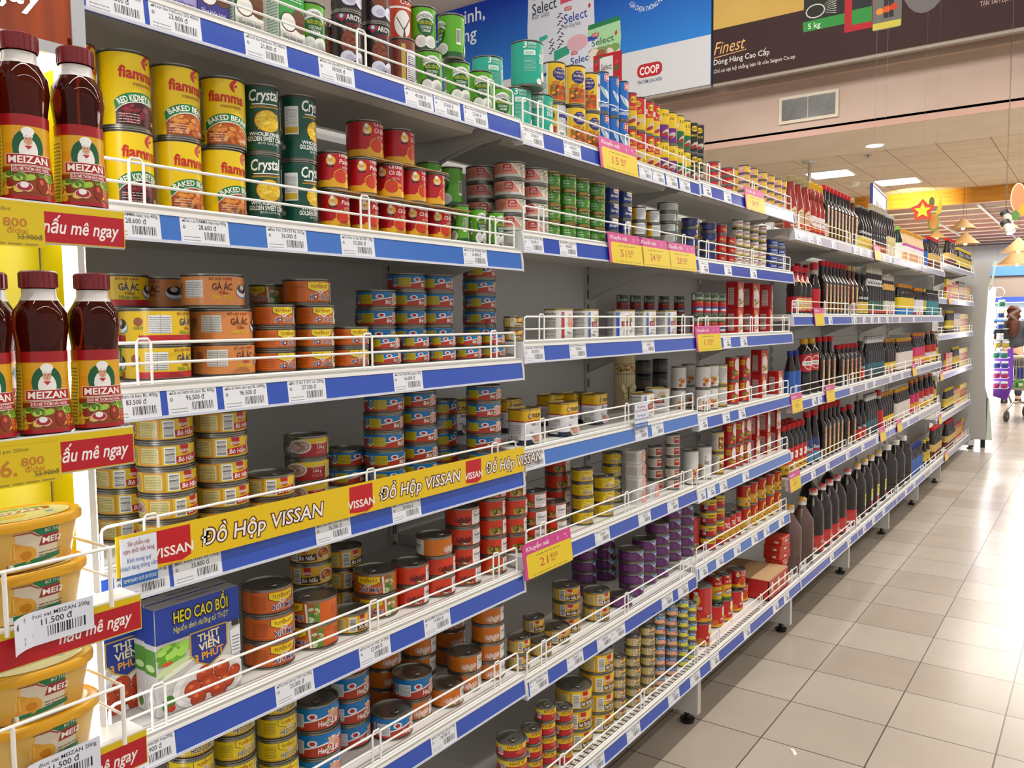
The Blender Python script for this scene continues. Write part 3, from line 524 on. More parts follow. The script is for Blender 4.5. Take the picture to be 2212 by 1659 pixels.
a = Art(); a.rect(-34, 3, -23, 66, '2a4fae', 1); a.ell(-28, 60, 4, 5, '4fa0d0', 2); a.ell(6, 53, 13, 8, 'd8b890', 1.5, 14, .4); a.ell(12, 46, 8, 6, '7a9a4a', 2, 10); a.poly([(-17, 42), (14, 43), (16, 28), (-15, 26)], '9a1c24', 2.5); a.text('TULIP', 0, 31, 8, 'f0d8d0', 4, .02, .2, w=24); a.text('Luncheon', 4, 15, 6, '2a2a2e', 3, .0, .2, w=26); a.text('Loaf', -4, 7, 7, '2a2a2e', 3, .0, .2, w=14)
b = Art(); b.lines(-20, 6, 14, 58, 15, '55585c', 1, .35); b.text('Nutrition Facts', -3, 60, 5, '202020', 1, .03, w=34)
loaf('hamb', 'luncheon_meat_tin', 25, 35, 74, [(68, 'e4e2dd')], (a, b), GOLD)
a = Art(); a.rect(-26, 3, -14, 66, 'b8202c', 1); a.ell(-20, 58, 4, 5, '4a90c8', 2); a.ell(14, 40, 12, 12, 'dc9a88', 1.5, 14, .4); a.ell(8, 56, 9, 5, 'e0a898', 2, 10, .5); a.text('Ham', 8, 12, 9, '2a2a2e', 3, .0, .2, w=20); a.lines(22, 10, 30, 18, 2, '8a8a8e', 2)
loaf('hamr', 'luncheon_meat_tin', 25, 35, 74, [(68, 'e4e2dd')], (a, b), GOLD)
a = Art(); a.rect(-36, 53, 36, 55.5, 'b0242c', 1); a.text('TULIP', 6, 62, 8.5, '2c2a30', 2, .06, w=32); a.ell(-18, 66, 6, 6, '27304f', 2); a.ell(-18, 66, 4, 4, 'd8b0a8', 3); a.poly([(-21, 83), (-15, 83), (-16.5, 71), (-19.5, 71)], 'b0242c', 2); a.rect(-19, 71, -17, 83, 'ece8e0', 3); a.text('Pork', -4, 43, 8, '2c2a30', 2, .02, 0, w=18); a.lines(8, 43, 24, 48, 2, '8a8a92', 2); a.text('340 g', -12, 26, 5, '50505a', 2, .0, .1); a.ell(10, 13, 21, 13, 'e2dcd4', 2.4, 18); a.ell(10, 14, 16, 9, 'd09486', 3, 14); a.ell(4, 18, 9, 6, 'b87868', 4, 10, .3); a.ell(-4, 20, 6, 5, '7f8a4a', 5, 9)
b = Art(); b.rect(-26, 53, 26, 55.5, 'b0242c', 1); b.lines(-20, 26, 16, 48, 6, '8a8a98', 1, .3); b.bars(-16, 6, 8, 22, 1)
loaf('tul', 'pork_tin', 28, 36, 83, [(12, '20243c'), (54, 'dfdfe4'), (79, 'd9ae1c')], (a, b), GOLD)
a = Art(); a.rect(-2, 2, 24, 34, 'd98a80', 1); a.ell(10, 12, 10, 8, 'e8b0a0', 2); a.text('HOTATE', 10, 26, 4, 'f4ece8', 3, .03, w=18); a.lines(-23, 6, -4, 30, 8, '9a9690', 1, .3)
b = Art(); b.lines(-20, 6, 20, 30, 8, '8a8a98', 1, .3)
loaf('sqp', 'luncheon_meat_tin', 24, 27, 38, [(36, 'dbd6d2')], (a, b), GREYP)
def carton(key, kind, wx, wy, h, col, front, side, top=None, cat='carton', bevel=.0015, extra=None):
    """wx deep, wy wide along the shelf; origin at the middle of the base"""
    mb = MB(); x, y, z = wx / 2000, wy / 2000, h / 1000; m = mat(col, .32)
    mb.loft([(0, x - bevel, y - bevel, 40), (bevel, x, y, 40), (z - bevel, x, y, 40), (z, x - bevel, y - bevel, 40)], m, 64)
    if extra: extra(mb, x, y, z)
    lb = MB()
    if front: front.into(lb, on_x(x + .0003), None, .3, clip=(-y * 999, .5, y * 999, z * 999))
    if side: side.into(lb, on_ny(-y - .0003), None, .3, clip=(-x * 999, .5, x * 999, z * 999))
    if top: top.into(lb, on_top(z + .0003), None, .3, clip=(-y * 999, -x * 999, y * 999, x * 999))
    PROTO[key] = (kind, cat, [(None, mb.mesh('carton', ang=30)), ('printed_face', lb.mesh('printed_face', False))], max(x, y), z)
a = Art(); a.rect(-68, 104, 68, 155, '2540a0', 1)
for i in range(34): a.poly([(-68 + i * 4, 104), (-66.6 + i * 4, 104), (-65 + i * 4, 110), (-66.4 + i * 4, 110)], '1c3384', 1.3)
a.text('HEO CAO BỒI', 4, 128, 17, '111320', 2.4, .10, w=92); a.text('HEO CAO BỒI', 4, 128, 17, 'e6d52a', 4, .03, w=88); a.text('Nguồn dinh dưỡng từ THỊT', 4, 115, 8, 'e6e04a', 3, .01, .15, w=90)
a.poly([(-16, 106), (46, 106), (46, 72), (34, 58), (15, 48), (-4, 58), (-16, 72)], 'c9a23a', 2.6); a.poly([(-14, 104), (44, 104), (44, 73), (33, 60), (15, 51), (-3, 60), (-14, 73)], '24368a', 3)
for i, t in enumerate(('THỊT', 'VIÊN', '3 PHÚT')): a.text(t, 15, 90 - i * 14, 11, 'e8a02a' if i == 2 else 'ecdfae', 4, .05, w=(36, 34, 48)[i], rot=.06)
a.ell(-44, 86, 24, 15, '6cb02c', 1.6, 12); a.blobs(-68, 72, -18, 102, 30, 6, ('8cc83a', '5a9a26', 'a4d85a'), 2); a.ell(-44, 66, 30, 6, 'c8d8a0', 2.2, 12, .25); a.ell(-38, 60, 28, 4, 'e2e8cc', 2.4, 12, .3); a.ell(-52, 74, 9, 3, 'c8502a', 2.6)
a.ell(14, 26, 60, 34, 'ebe9e6', 1.4, 24); a.ell(16, 24, 52, 28, 'd8d4d0', 1.7, 24)
for i, (x, y, r) in enumerate(((6, 40, 14), (34, 38, 14), (-14, 24, 14), (14, 22, 15), (42, 18, 14), (28, 8, 14), (-6, 8, 13), (56, 28, 10))): a.ell(x, y, r, r * .9, '8a2a12', 2.2 + i * .3, 16); a.ell(x - .5, y + 1, r * .9, r * .8, 'b8421c', 2.35 + i * .3, 14); a.ell(x - 3, y + 4, r * .3, r * .2, 'd8703a', 2.45 + i * .3, 8)
a.ell(-52, 16, 10, 12, '3a7a2a', 2); a.ell(-48, 8, 6, 5, 'c8341c', 3); a.poly([(50, 90), (68, 96), (68, 54), (53, 52)], 'e2e4e8', 2); a.lines(54, 58, 66, 84, 5, '4a4e58', 3, .25); a.rect(54, 96, 66, 104, '3a3030', 2)
s = Art(); s.rect(-13, 104, 13, 155, '1f3790', 1); s.rect(-13, 60, 13, 96, '4f8a2a', 1); s.ell(0, 70, 11, 5, 'b8d890', 2); s.ell(0, 18, 10, 14, 'e4e2de', 2); s.ell(0, 16, 6, 8, '4a7a2a', 3)
t = Art(); t.text('HEO CAO BỒI', 0, -4, 7, '8a94c8', 1, .03, w=50)
carton('cow', 'meatball_box', 28, 137, 155, 'c9c6c2', a, s, t, 'box')
def coco_carton(key, col, art_bg, title, tc, kind, low='ece9e4', lt='3a5a3a'):
    a = Art(); a.rect(-25, 0, 25, 26, low, 1); a.text(title, 0, 84, 12, tc, 3, .04, .1, w=40); a.lines(-20, 72, 20, 80, 2, tc, 2, .35); a.ell(-8, 38, 16, 15, '5a3a24', 2, 16); a.ell(-8, 38, 14, 13, 'f0eee8', 3, 16); a.ell(14, 44, 14, 18, '6a4226', 2.5, 14, .3); a.text('Sống khỏe hơn!', 0, 12, 6, lt, 3, .01, .1, w=40); a.text('400 ml', 10, 3, 5, lt, 3, .01)
    a.poly([(-25, 26), (-25, 34), (-10, 24), (6, 30), (25, 22), (25, 16), (-25, 18)], low, 1.4)
    s = Art(); s.rect(-16, 2, 16, 108, 'd8dcd8', 1); s.lines(-12, 10, 12, 100, 20, '7a8a80', 2, .3)
    def gable(mb, x, y, z): mb.prism([(-x, z - .001), (x, z - .001), (.002, z + .018), (.002, z + .03), (-.002, z + .03), (-.002, z + .018)], 1, -y, y, mat(col, .32))
    carton(key, kind, 34, 50, 112, col, a, s, None, extra=gable)
coco_carton('vicg', '2f9a3c', '2f7a3a', 'Vico', 'f0f2ec', 'coconut_milk_carton'); coco_carton('vicp', '5a4a9a', '3a3a8a', 'Nước Dừa', 'e8e6f2', 'coconut_milk_carton', '3f3a8c', 'd8d6ec'); coco_carton('vicl', '8f88c4', '4a3a8a', 'Better life!', 'e8e6f2', 'coconut_milk_carton', 'a49cd0', '3a2f7a')
a = Art(); a.poly([(-20, 0), (22, 0), (22, 50), (0, 76), (-20, 60)], 'e2d4cc', 1); a.blobs(-18, 4, 20, 34, 14, 5, ('c8401c', 'e0a040', '5a8a2a'), 2); a.rect(-20, 62, -2, 80, 'd8a81c', 2); a.text('VIỆT', -11, 67, 7, '8a1c14', 3, .04); a.ell(8, 52, 6, 16, 'f0e6de', 2, 12, -.3)
b = Art(); b.rect(-14, 10, 8, 70, 'c8b0a8', 1); b.lines(-12, 12, 6, 68, 10, '7a2a24', 2, .3)
carton('rbox', 'soup_box', 34, 44, 86, 'b8201f', a, b, None, 'box'); carton('rbig', 'soup_box', 44, 56, 92, 'b51d20', a, b, None, 'box')
a = Art(); a.rect(-10, 10, 12, 18, 'd8d2cc', 1); b = Art(); b.rect(4, 8, 20, 16, 'd8d2cc', 1)
carton('trayb', 'tray_box', 70, 92, 30, 'b8301c', a, b, None, 'box')
def pouch_box(key, kind, col, c2, txt, wx=22, wy=26, h=90):
    a = Art(); a.rect(-wy / 2, h * .3, wy / 2, h * .72, c2, 1); a.text(txt, 0, h * .78, h * .1, 'f0e8e0', 2, .03, w=wy * .8); a.ell(0, h * .5, wy * .32, h * .14, 'd8a060', 2); s = Art(); s.rect(-wx / 2, h * .3, wx / 2, h * .6, c2, 1)
    carton(key, kind, wx, wy, h, col, a, s, None, 'packet')
pouch_box('pky', 'seasoning_packet', 'd8b42a', 'a8321c', 'LẨU', 20, 52, 165); pouch_box('pkr', 'seasoning_packet', 'b8302a', 'd8a83a', 'LẨU', 20, 60, 150); pouch_box('pko', 'seasoning_packet', 'c87a24', 'e0c87a', 'SATÉ', 20, 48, 140); pouch_box('pkt', 'seasoning_packet', '5a4238', 'b89a7a', 'TIÊU', 24, 44, 170)
print('products', len(PROTO))
# ---- bottles: a turned or squared body, a cap and a printed label, each its own piece
DARK = mat('1c0f0b', .07, spec=.6); CHILI = mat('8f2410', .12, spec=.6); AMBER = mat('4a1608', .1, spec=.6); CLEARD = mat('5a4038', .12, spec=.6); GREENB = mat('16281c', .08)
def bottle(key, kind, prof, cap, labels, glass=DARK, e=2, cat='bottle', extra=None, ey=1.0):
    """prof: (z, r) mm; cap: list of (z, r, colour) rings; labels: (z0, z1, [(up to, colour)], art or None, half-angle or 0 for all round)"""
    mb = MB(); mb.loft([(z / 1000, r / 1000, r * ey / 1000, e if r > prof[0][1] * .72 else 2) for z, r in prof], glass, 32)
    if extra: extra(mb)
    parts = [(None, mb.mesh('bottle_body', ang=50))]
    def rad(z):
        for (z0, r0), (z1, r1) in zip(prof, prof[1:]):
            if z0 <= z <= z1 and z1 > z0: return r0 + (r1 - r0) * (z - z0) / (z1 - z0)
        return prof[0][1]
    for z0, z1, bands, art, half in labels:
        lb = MB(); a = z0
        zs = [z for z, r in prof if z0 < z < z1]
        if e == 2:
            for top, c in bands:
                b = min(z1, z0 + top); cut = sorted({a, b, *[z for z in zs if a < z < b]}); m = mat(c, .3)
                lb.loft([(z / 1000, rad(z) / 1000 + .0003, rad(z) * ey / 1000 + .0003, 2) for z in cut], m, 36, (False, False)); a = b
            if art: art.into(lb, lambda x, y, l: ((rad(z0 + y * 1000) / 1000 + .0005 + l) * math.cos(x / (prof[1][1] / 1000)), (rad(z0 + y * 1000) * ey / 1000 + .0005 + l) * math.sin(x / (prof[1][1] / 1000)), (z0 / 1000 + y)), prof[1][1] / 1000 * .18, .3, ystep=.007 if key == 'meiz' else None, clip=(-9999, 0, 9999, z1 - z0))
        else:
            r = prof[1][1] / 1000
            for top, c in bands:
                b = min(z1, z0 + top); q = half / 1000
                lb.box((r + .0001, -q, a / 1000), (r + .0005, q, b / 1000), mat(c, .3)); a = b
            if art: art.into(lb, on_x(r + .0006, z0 / 1000), None, .3, clip=(-half, 0, half, z1 - z0))
        parts.append(('label', lb.mesh('bottle_label', e == 2, 60)))
    cb = MB(); cb.loft([(z / 1000, r / 1000, r / 1000, 2, mat(c, .35)) for z, r, c in cap], mat(cap[0][2], .35), 20, (False, True))
    for k in range(20 if len(cap) < 7 else 0):
        an = 2 * PI * k / 20; r = cap[1][1] / 1000; z0, z1 = cap[0][0] / 1000 + .001, cap[-2][0] / 1000 - .001
        if z1 > z0: cb.box((r * math.cos(an) - .0006, r * math.sin(an) - .0006, z0), (r * math.cos(an) + .0006, r * math.sin(an) + .0006, z1), mat(cap[1][2], .35))
    parts.append(('cap', cb.mesh('bottle_cap', ang=40)))
    PROTO[key] = (kind, cat, parts, max(r for z, r in prof) / 1000, cap[-1][0] / 1000)
def cp(z0, z1, r, c, c2=None): return [(z0, r * .98, c2 or c), (z0 + .4, r, c), (z1 - 1.5, r, c), (z1, r * .9, c)]
def sauce_art(w, h, top, low, body):
    a = Art(); a.rrect(-w, 2, w, h - 2, 4, 'e2c03a', 1); a.rrect(-w + 1.6, 4, w - 1.6, h - 4, 3, body, 2); a.rrect(-w + 3, h * .62, w - 3, h - 7, 3, top, 3); a.text('NƯỚC', 0, h * .74, h * .07, 'f2e8d8', 4, .03, w=w * 1.2); a.text('TƯƠNG', 0, h * .66, h * .06, 'f2e8d8', 4, .03, w=w * 1.3)
    a.ell(0, h * .45, w * .6, h * .1, low, 3, 12); a.rect(-w + 3, 6, w - 3, h * .22, low, 3); a.blobs(-w + 3, h * .22, w - 3, h * .38, 6, w * .22, ('4f7a2a', 'c8341c', 'e0b03a'), 4); return a
SQ = [(0, 24), (3, 27), (150, 27), (158, 26), (182, 13), (190, 12), (226, 12)]
bottle('soy', 'soy_sauce_bottle', SQ, cp(226, 250, 13.5, 'c0141c'), [(14, 142, [(200, 'c9a03a')], sauce_art(13, 128, 'b8404a', 'd89a2a', 'c4a084'), 14)], DARK, 7, ey=1.0)
bottle('soyt', 'soy_sauce_bottle', SQ, cp(226, 250, 12.5, 'b89a62'), [(14, 142, [(200, 'd8c27a')], sauce_art(13, 128, 'c8a83a', 'b8302a', 'e0cf9a'), 14)], AMBER, 7)
bottle('soyf', 'soy_sauce_bottle', [(0, 29), (3, 32), (130, 32), (142, 30), (164, 17), (176, 14), (182, 14)], cp(182, 204, 16, 'b8121a'), [(12, 126, [(200, 'c9a03a')], sauce_art(14, 114, 'b8202a', 'd89a2a', 'b8643a'), 15)], DARK, 6)
a = Art(); a.text('CHIN', 0, 74, 13, 'e8e6e0', 3, .06, w=34); a.rect(-40, 2, 40, 58, 'd8c65a', 1); a.rect(-40, 50, 40, 54, 'b8902a', 2); a.text('SU', 4, 22, 18, 'e8a02a', 3, .06, w=26); a.lines(-20, 8, 20, 18, 3, '8a6a2a', 2)
bottle('chin', 'fish_sauce_bottle', [(0, 27), (3, 29), (120, 29), (135, 26), (160, 15), (190, 13), (205, 15)], [(186, 15, '15130f'), (187, 17, '15130f'), (214, 17, '1c1a16'), (215, 15, '8f8a7a'), (226, 15, 'a8a290'), (228, 13, '8f8a7a')], [(10, 112, [(60, 'd8c65a'), (200, '15100e')], a, 0)], DARK)
a = Art(); a.text('CHIN', 2, 56, 12, 'e8e6e0', 3, .06, w=30); a.rect(-40, 2, 40, 50, 'b81c24', 1); a.ell(8, 24, 14, 16, 'e0503a', 2); a.text('2°', 8, 16, 14, 'f0dcc8', 3, .05)
bottle('chinr', 'fish_sauce_bottle', [(0, 24), (3, 26), (110, 26), (130, 20), (160, 12), (190, 12)], cp(190, 212, 13, '2a2622'), [(8, 92, [(52, 'b81c24'), (200, '15100e')], a, 0)], DARK)
bottle('slim', 'fish_sauce_bottle', [(0, 18), (3, 20), (140, 20), (160, 17), (190, 11), (235, 11)], [(228, 12, '8f867a'), (229, 13, 'b8ae9a'), (246, 13, 'b09a72'), (262, 13, 'c2a878'), (264, 11, 'a88f62')], [(8, 84, [(14, '9a2a2c'), (40, 'b8643a'), (200, '2a1a14')], None, 0)], DARK)
a = Art(); a.text('40', 2, 8, 18, '3a3a40', 3, .05, w=22); a.lines(-14, 2, 14, 6, 1, '6a6a70', 2)
bottle('n40', 'fish_sauce_bottle', [(0, 24), (3, 26), (130, 26), (160, 21), (215, 13), (248, 12)], [(232, 13, 'c8c4bc'), (233, 14, 'c8c4bc'), (246, 14, 'b89a6a'), (268, 13, 'c2a070'), (270, 11, 'a88f62')], [(12, 80, [(16, 'b03a2a'), (200, '2f5a3a')], None, 0), (162, 200, [(200, 'd6d4d0')], a, 0)], DARK)
bottle('n40y', 'fish_sauce_bottle', [(0, 23), (3, 25), (120, 25), (150, 20), (195, 13), (220, 12)], [(206, 13, 'c8c4bc'), (207, 14, 'c8c4bc'), (220, 14, 'b89a6a'), (236, 13, 'c2a070'), (238, 11, 'a88f62')], [(12, 84, [(18, 'c8402a'), (200, 'c8bfae')], None, 0), (150, 186, [(200, 'c8963a')], None, 0)], DARK)
bottle('blk', 'soy_sauce_bottle', [(0, 20), (3, 22), (140, 22), (158, 18), (180, 11), (205, 11)], [(196, 12, 'd8d8d6'), (197, 13, 'd8d8d6'), (214, 13, 'e2e2e0'), (215, 12, '4a4a4a'), (232, 12, '55534f'), (234, 10, '4a4a4a')], [(14, 132, [(40, '3a4a52'), (70, '2a5a6a'), (200, '22262a')], None, 0)], DARK)
a = Art(); a.rect(-40, 0, 40, 74, 'b81c22', 1); a.ell(0, 38, 24, 30, 'e8e2dc', 2, 20); a.ell(0, 38, 21, 27, 'b81c22', 3, 20); a.rect(-30, 26, 30, 46, 'e4e0dc', 4); a.text('NƯỚC', 2, 31, 10, '4a1a18', 5, .04, w=32)
bottle('cola', 'sauce_bottle', [(0, 30), (4, 34), (60, 34), (90, 32), (104, 34), (180, 34), (196, 30), (212, 18), (218, 14), (222, 14)], cp(222, 246, 16, 'd0a01c'), [(102, 178, [(200, 'b81c22')], a, 0)], DARK)
a = Art(); a.rect(-44, 0, 44, 62, 'a8141c', 1); a.ell(0, 32, 26, 27, 'e8dcd0', 2, 20); a.ell(0, 32, 24, 25, 'c8801c', 3, 20); a.ell(0, 32, 14, 22, 'e0a83a', 3.5, 14); a.rect(-30, 26, 30, 38, 'ece4dc', 4); a.text('Tam Thái Tử', 0, 29, 6, '6a1a14', 5, .03, w=40)
b = Art(); b.text('€', 2, 4, 22, 'ece4dc', 3, .08)
bottle('ttt', 'soy_sauce_bottle', [(0, 30), (4, 33), (78, 33), (84, 31), (110, 34), (128, 31), (150, 18), (172, 15), (182, 15)], cp(182, 206, 17, 'd01820'), [(12, 76, [(200, 'a8141c')], a, 0), (138, 176, [(6, 'c8901c'), (200, 'b8141c')], b, 0)], DARK)
bottle('redw', 'sauce_bottle', [(0, 27), (3, 30), (120, 30), (150, 22), (176, 15), (200, 15)], [(182, 16, 'b8b4ac'), (183, 17, 'b8b4ac'), (200, 17, 'c8c4bc'), (201, 18, 'b8141c'), (232, 18, 'c01c28'), (234, 15, 'b8141c')], [(8, 116, [(14, '8a1016'), (200, 'b81820')], None, 0)], DARK)
def lean_chili(key, capc, lab):
    a = Art(); a.poly([(-16, 0), (18, 0), (16, 60), (2, 84), (-16, 70)], lab, 1); a.text('TƯƠNG', 1, 60, 7, '8a2a14', 2, .02, w=22); a.lines(-12, 30, 12, 56, 6, 'a85a3a', 2); a.ell(2, 14, 12, 10, 'c8341c', 2); a.rect(-40, -10, -18, 30, 'a82a14', 1)
    bottle(key, 'chili_sauce_bottle', [(0, 24), (3, 27), (100, 27), (130, 22), (170, 15), (200, 14)], cp(200, 226, 17, capc), [(16, 112, [(34, 'a82c16'), (200, '9c2c12')], a, 0)], CHILI)
lean_chili('chil', '9a8a5a', 'd8c8a0')
a = Art(); a.rect(-40, 0, 40, 90, 'a8201a', 1); a.poly([(-30, 78), (30, 66), (30, 20), (-10, 30)], 'e6dcd6', 2); a.text('NO1', 4, 42, 14, '9a3a2a', 3, .04, w=26); a.poly([(-40, 14), (40, 4), (40, 14), (-40, 24)], 'd8641c', 3)
bottle('no1', 'chili_sauce_bottle', [(0, 25), (3, 28), (120, 28), (140, 22), (156, 18), (160, 22), (190, 22), (204, 16), (206, 14)], [(204, 14, 'd8a81c'), (205, 16, 'd8a81c'), (216, 14, 'e0b42a'), (220, 15, 'd8a81c'), (234, 13, 'e0b42a'), (236, 10, 'd8a81c')], [(14, 112, [(200, 'a8201a')], a, 0)], CHILI)
def miniband(key, kind, H, R, capc, bands, capr=12, glass=DARK, neck=None, shoulder=.6, art=None):
    s = H * shoulder; prof = [(0, R * .92), (3, R), (s, R), (s + (H - s) * .35, R * .72), (s + (H - s) * .62, capr - 1), (H - 20, capr - 1)]
    lab = [(8, s - 6, bands, art, 0)]
    if neck: lab.append((s + (H - s) * .62, H - 26, [(200, neck)], None, 0))
    bottle(key, kind, prof, cp(H - 21, H, capr, capc), lab, glass)
miniband('yb', 'vinegar_bottle', 200, 28, 'd08a1c', [(36, '1c6fb8'), (200, 'd8b81c')], 15); miniband('grl', 'vinegar_bottle', 190, 24, 'c87a1c', [(14, 'b02a2c'), (200, 'cfccd2')], 13)
miniband('tealb', 'soy_sauce_bottle', 190, 17, '2a2a2a', [(200, '1f7a86')], 10, neck='c8c8c8'); miniband('ylw', 'soy_sauce_bottle', 210, 24, 'b8861c', [(24, '8a2420'), (60, 'd8b81c'), (200, '2a1a14')], 12, neck='5a2418')
miniband('whl', 'fish_sauce_bottle', 205, 24, 'd0a01c', [(200, 'd2c6bc')], 13, neck='7a2a2c'); miniband('ora', 'fish_sauce_bottle', 230, 27, 'c87a14', [(24, 'c02a5a'), (60, 'd89a1c'), (200, 'c02a5a')], 16, neck='8a2a5a'); miniband('pnk', 'fish_sauce_bottle', 235, 29, 'b86a5a', [(40, 'd8a81c'), (70, 'd0ccc6'), (200, 'b02a22')], 17)
miniband('wpur', 'sauce_bottle', 200, 22, 'd89a1c', [(50, 'd8a06a'), (90, 'e2dcd8'), (200, 'b8489a')], 14, glass=mat('d8b48a', .2)); miniband('blkr', 'soy_sauce_bottle', 235, 30, 'c0141c', [(50, '5a2a1c'), (200, 'c8a45a')], 17, shoulder=.5); miniband('yblk', 'soy_sauce_bottle', 190, 18, 'c8b02a', [(30, '2a1a10'), (60, 'd8b81c'), (200, 'b8a03a')], 11)
miniband('blue', 'soy_sauce_bottle', 200, 22, '1c2f8a', [(200, '2a5aa8')], 12); miniband('wire', 'flip_top_bottle', 250, 22, 'b8b4a8', [(80, 'c8b478'), (200, 'd8c490')], 11, glass=DARK, shoulder=.5); miniband('grnb', 'flip_top_bottle', 210, 30, '9ac84a', [(100, 'd8dcd0')], 14, GREENB)
a = Art(); a.rect(-40, 40, 40, 96, 'b8161c', 1); a.text('3', 6, 58, 28, 'ece4dc', 3, .08); a.rect(-40, 0, 40, 40, 'd8b02a', 1); a.text('Miền', 6, 16, 10, '6a1a14', 3, .03, w=24); a.rect(-40, 38, 40, 42, 'd86a1c', 2)
bottle('mien', 'soy_sauce_bottle', [(0, 25), (3, 28), (60, 27), (120, 28), (150, 27), (176, 15), (184, 13), (190, 13)], cp(190, 214, 16, 'c8141c'), [(10, 116, [(200, 'b8161c')], a, 0)], DARK, 2)
a = Art(); a.rect(-40, 40, 40, 100, '2a3a6a', 1); a.text('Barona', 4, 52, 16, 'e2dcd8', 3, .04, .1, w=46); a.rect(-40, 42, 40, 50, 'b8202a', 2); a.rect(-40, 0, 40, 40, '5a86a8', 1)
bottle('bar', 'soy_sauce_bottle', [(0, 25), (3, 28), (90, 28), (140, 22), (190, 14), (214, 13)], cp(214, 238, 16, 'c8141c'), [(14, 116, [(200, '2a3a6a')], a, 0)], DARK)
a = Art(); a.rrect(8, 6, 40, 66, 6, 'd8a02a', 2); a.rrect(10, 8, 38, 64, 5, 'b8141c', 3); a.text('SỐT', 24, 34, 14, 'f0e4d8', 4, .04, w=22); a.lines(-46, 10, 0, 60, 9, 'd87068', 2, .3); a.rect(-40, 4, -10, 16, 'ddd0c8', 3)
bottle('jug', 'soy_sauce_jug', [(0, 44), (5, 49), (80, 49), (88, 47), (96, 49), (190, 47), (225, 36), (250, 18), (258, 16), (264, 16)], [(262, 17, 'e2dcd6'), (263, 18, 'e2dcd6'), (274, 18, 'e2dcd6'), (275, 18, 'c8202a'), (288, 18, 'c8202a'), (290, 15, 'b8181f')], [(14, 84, [(200, 'b8161c')], a, 0)], DARK)
a = Art(); a.rect(6, 4, 46, 34, 'c8404a', 1); a.rect(6, 34, 46, 46, 'd8d8e0', 1); a.poly([(6, 34), (46, 42), (46, 36), (6, 30)], '2a5aa8', 2); a.rect(6, 46, 46, 100, 'd0c84a', 1); a.text('Select', 26, 78, 9, '2a3a2a', 3, .02, w=26)
bottle('jugs', 'soy_sauce_jug', [(0, 44), (5, 48), (130, 48), (190, 46), (230, 30), (250, 17), (262, 16)], [(258, 17, 'e2dcd6'), (259, 18, 'e2dcd6'), (272, 18, 'e2dcd6'), (273, 18, 'd8a81c'), (288, 18, 'd8a81c'), (290, 15, 'c89a14')], [(30, 132, [(200, '1a1210')], a, 0)], DARK)
a = Art(); a.rect(-30, 4, 44, 60, 'c8504a', 1); a.lines(-24, 10, 36, 56, 6, 'd8908a', 2, .3); a.rect(-10, 60, 44, 104, 'd0b82a', 1); a.ell(20, 82, 14, 14, 'e2e0dc', 2); a.text('MẮM', 20, 77, 9, '2a3a8a', 3, .04, w=20)
bottle('jugc', 'fish_sauce_jug', [(0, 42), (5, 46), (150, 46), (190, 45), (232, 24), (244, 17), (256, 16)], [(252, 17, 'e2dcd6'), (253, 19, 'e2dcd6'), (266, 18, 'e2dcd6'), (267, 18, 'd8a01c'), (282, 18, 'd8a01c'), (284, 15, 'c89a14')], [(30, 140, [(106, '9a8078'), (200, '6a5048')], a, 0)], CLEARD, 3)
def handle(mb): mb.tube([(0, -.02, .285), (0, -.05, .30), (0, -.056, .27), (0, -.03, .255)], .005, mat('d8d4cc', .4), 6)
bottle('jugw', 'soy_sauce_jug', [(0, 46), (5, 52), (190, 52), (230, 38), (256, 22), (270, 20)], [(262, 24, 'e2dcd6'), (263, 26, 'e2dcd6'), (290, 26, 'e6e2da'), (294, 22, 'd8d4cc')], [(40, 150, [(40, 'd8643a'), (200, 'c8bfae')], None, 0)], DARK, 4, extra=handle)
# sesame oil of the lit display
BOIL = mat('4a1004', .04, spec=.7, trans=.55, ior=1.3)
a = Art(); a.rect(-50, 0, 50, 4, 'a8141c', 2); a.rect(-50, 78, 50, 90, 'a0141c', 2); a.rect(-50, 60, 50, 78, 'dba41a', 1); a.rect(-50, 30, 50, 60, 'd8961a', 1); a.rect(-50, 4, 50, 34, '8a3a14', 1.2)
a.ell(4, 56, 17, 18, '0f5a32', 2.5, 20); a.ell(4, 52, 10, 13, 'ece8e2', 3, 16); a.ell(4, 63, 4.6, 5.4, 'd8a484', 4, 12); a.ell(4, 72, 7, 5, 'f2f0ec', 4, 12); a.rect(-1, 66, 9, 70, 'f2f0ec', 4.2); a.poly([(0, 57), (8, 57), (4, 53)], 'b81c24', 5); a.poly([(-8, 42), (-3, 48), (0, 46), (-4, 40)], 'd8a484', 5); a.rect(3.4, 60.4, 4.6, 61.2, '8a3a2a', 5); a.ell(2.4, 64, .6, .6, '2a1a14', 5, 6); a.ell(5.8, 64, .6, .6, '2a1a14', 5, 6)
a.rect(-20, 36, 30, 48, 'ece4da', 5.5); a.rect(-19.4, 36.6, 30, 47.4, 'a8141c', 6); a.text('MEIZAN', 4, 38.4, 7.6, 'f4efe6', 7, .05, w=42); a.rect(-14, 29, 30, 35.4, 'ece4da', 5.5); a.rect(-13.4, 29.6, 30, 34.8, 'a8141c', 6); a.text('DẦU MÈ THƠM HẢO HẠNG', 6, 30.6, 3.2, 'f4efe6', 7, .02, w=38)
a.blobs(-34, 16, 32, 30, 26, 4, ('6a9a2a', '9ac03a', '4f7a1c', 'b8c84a'), 3); a.blobs(-34, 4, 34, 20, 22, 5, ('b8441c', 'd8a02a', '8a2412', 'e0c04a'), 3.4); a.ell(16, 16, 6, 9, '8a2c10', 5, 12); a.ell(15, 19, 2.4, 3, 'c8603a', 5.4, 8); a.ell(-2, 13, 8, 5, 'e0c4bc', 5, 14); a.ell(-2, 13, 7, 4.2, 'a8242c', 5.4, 14); a.ell(-2, 15, 4, 3.4, 'f0ece8', 6, 10)
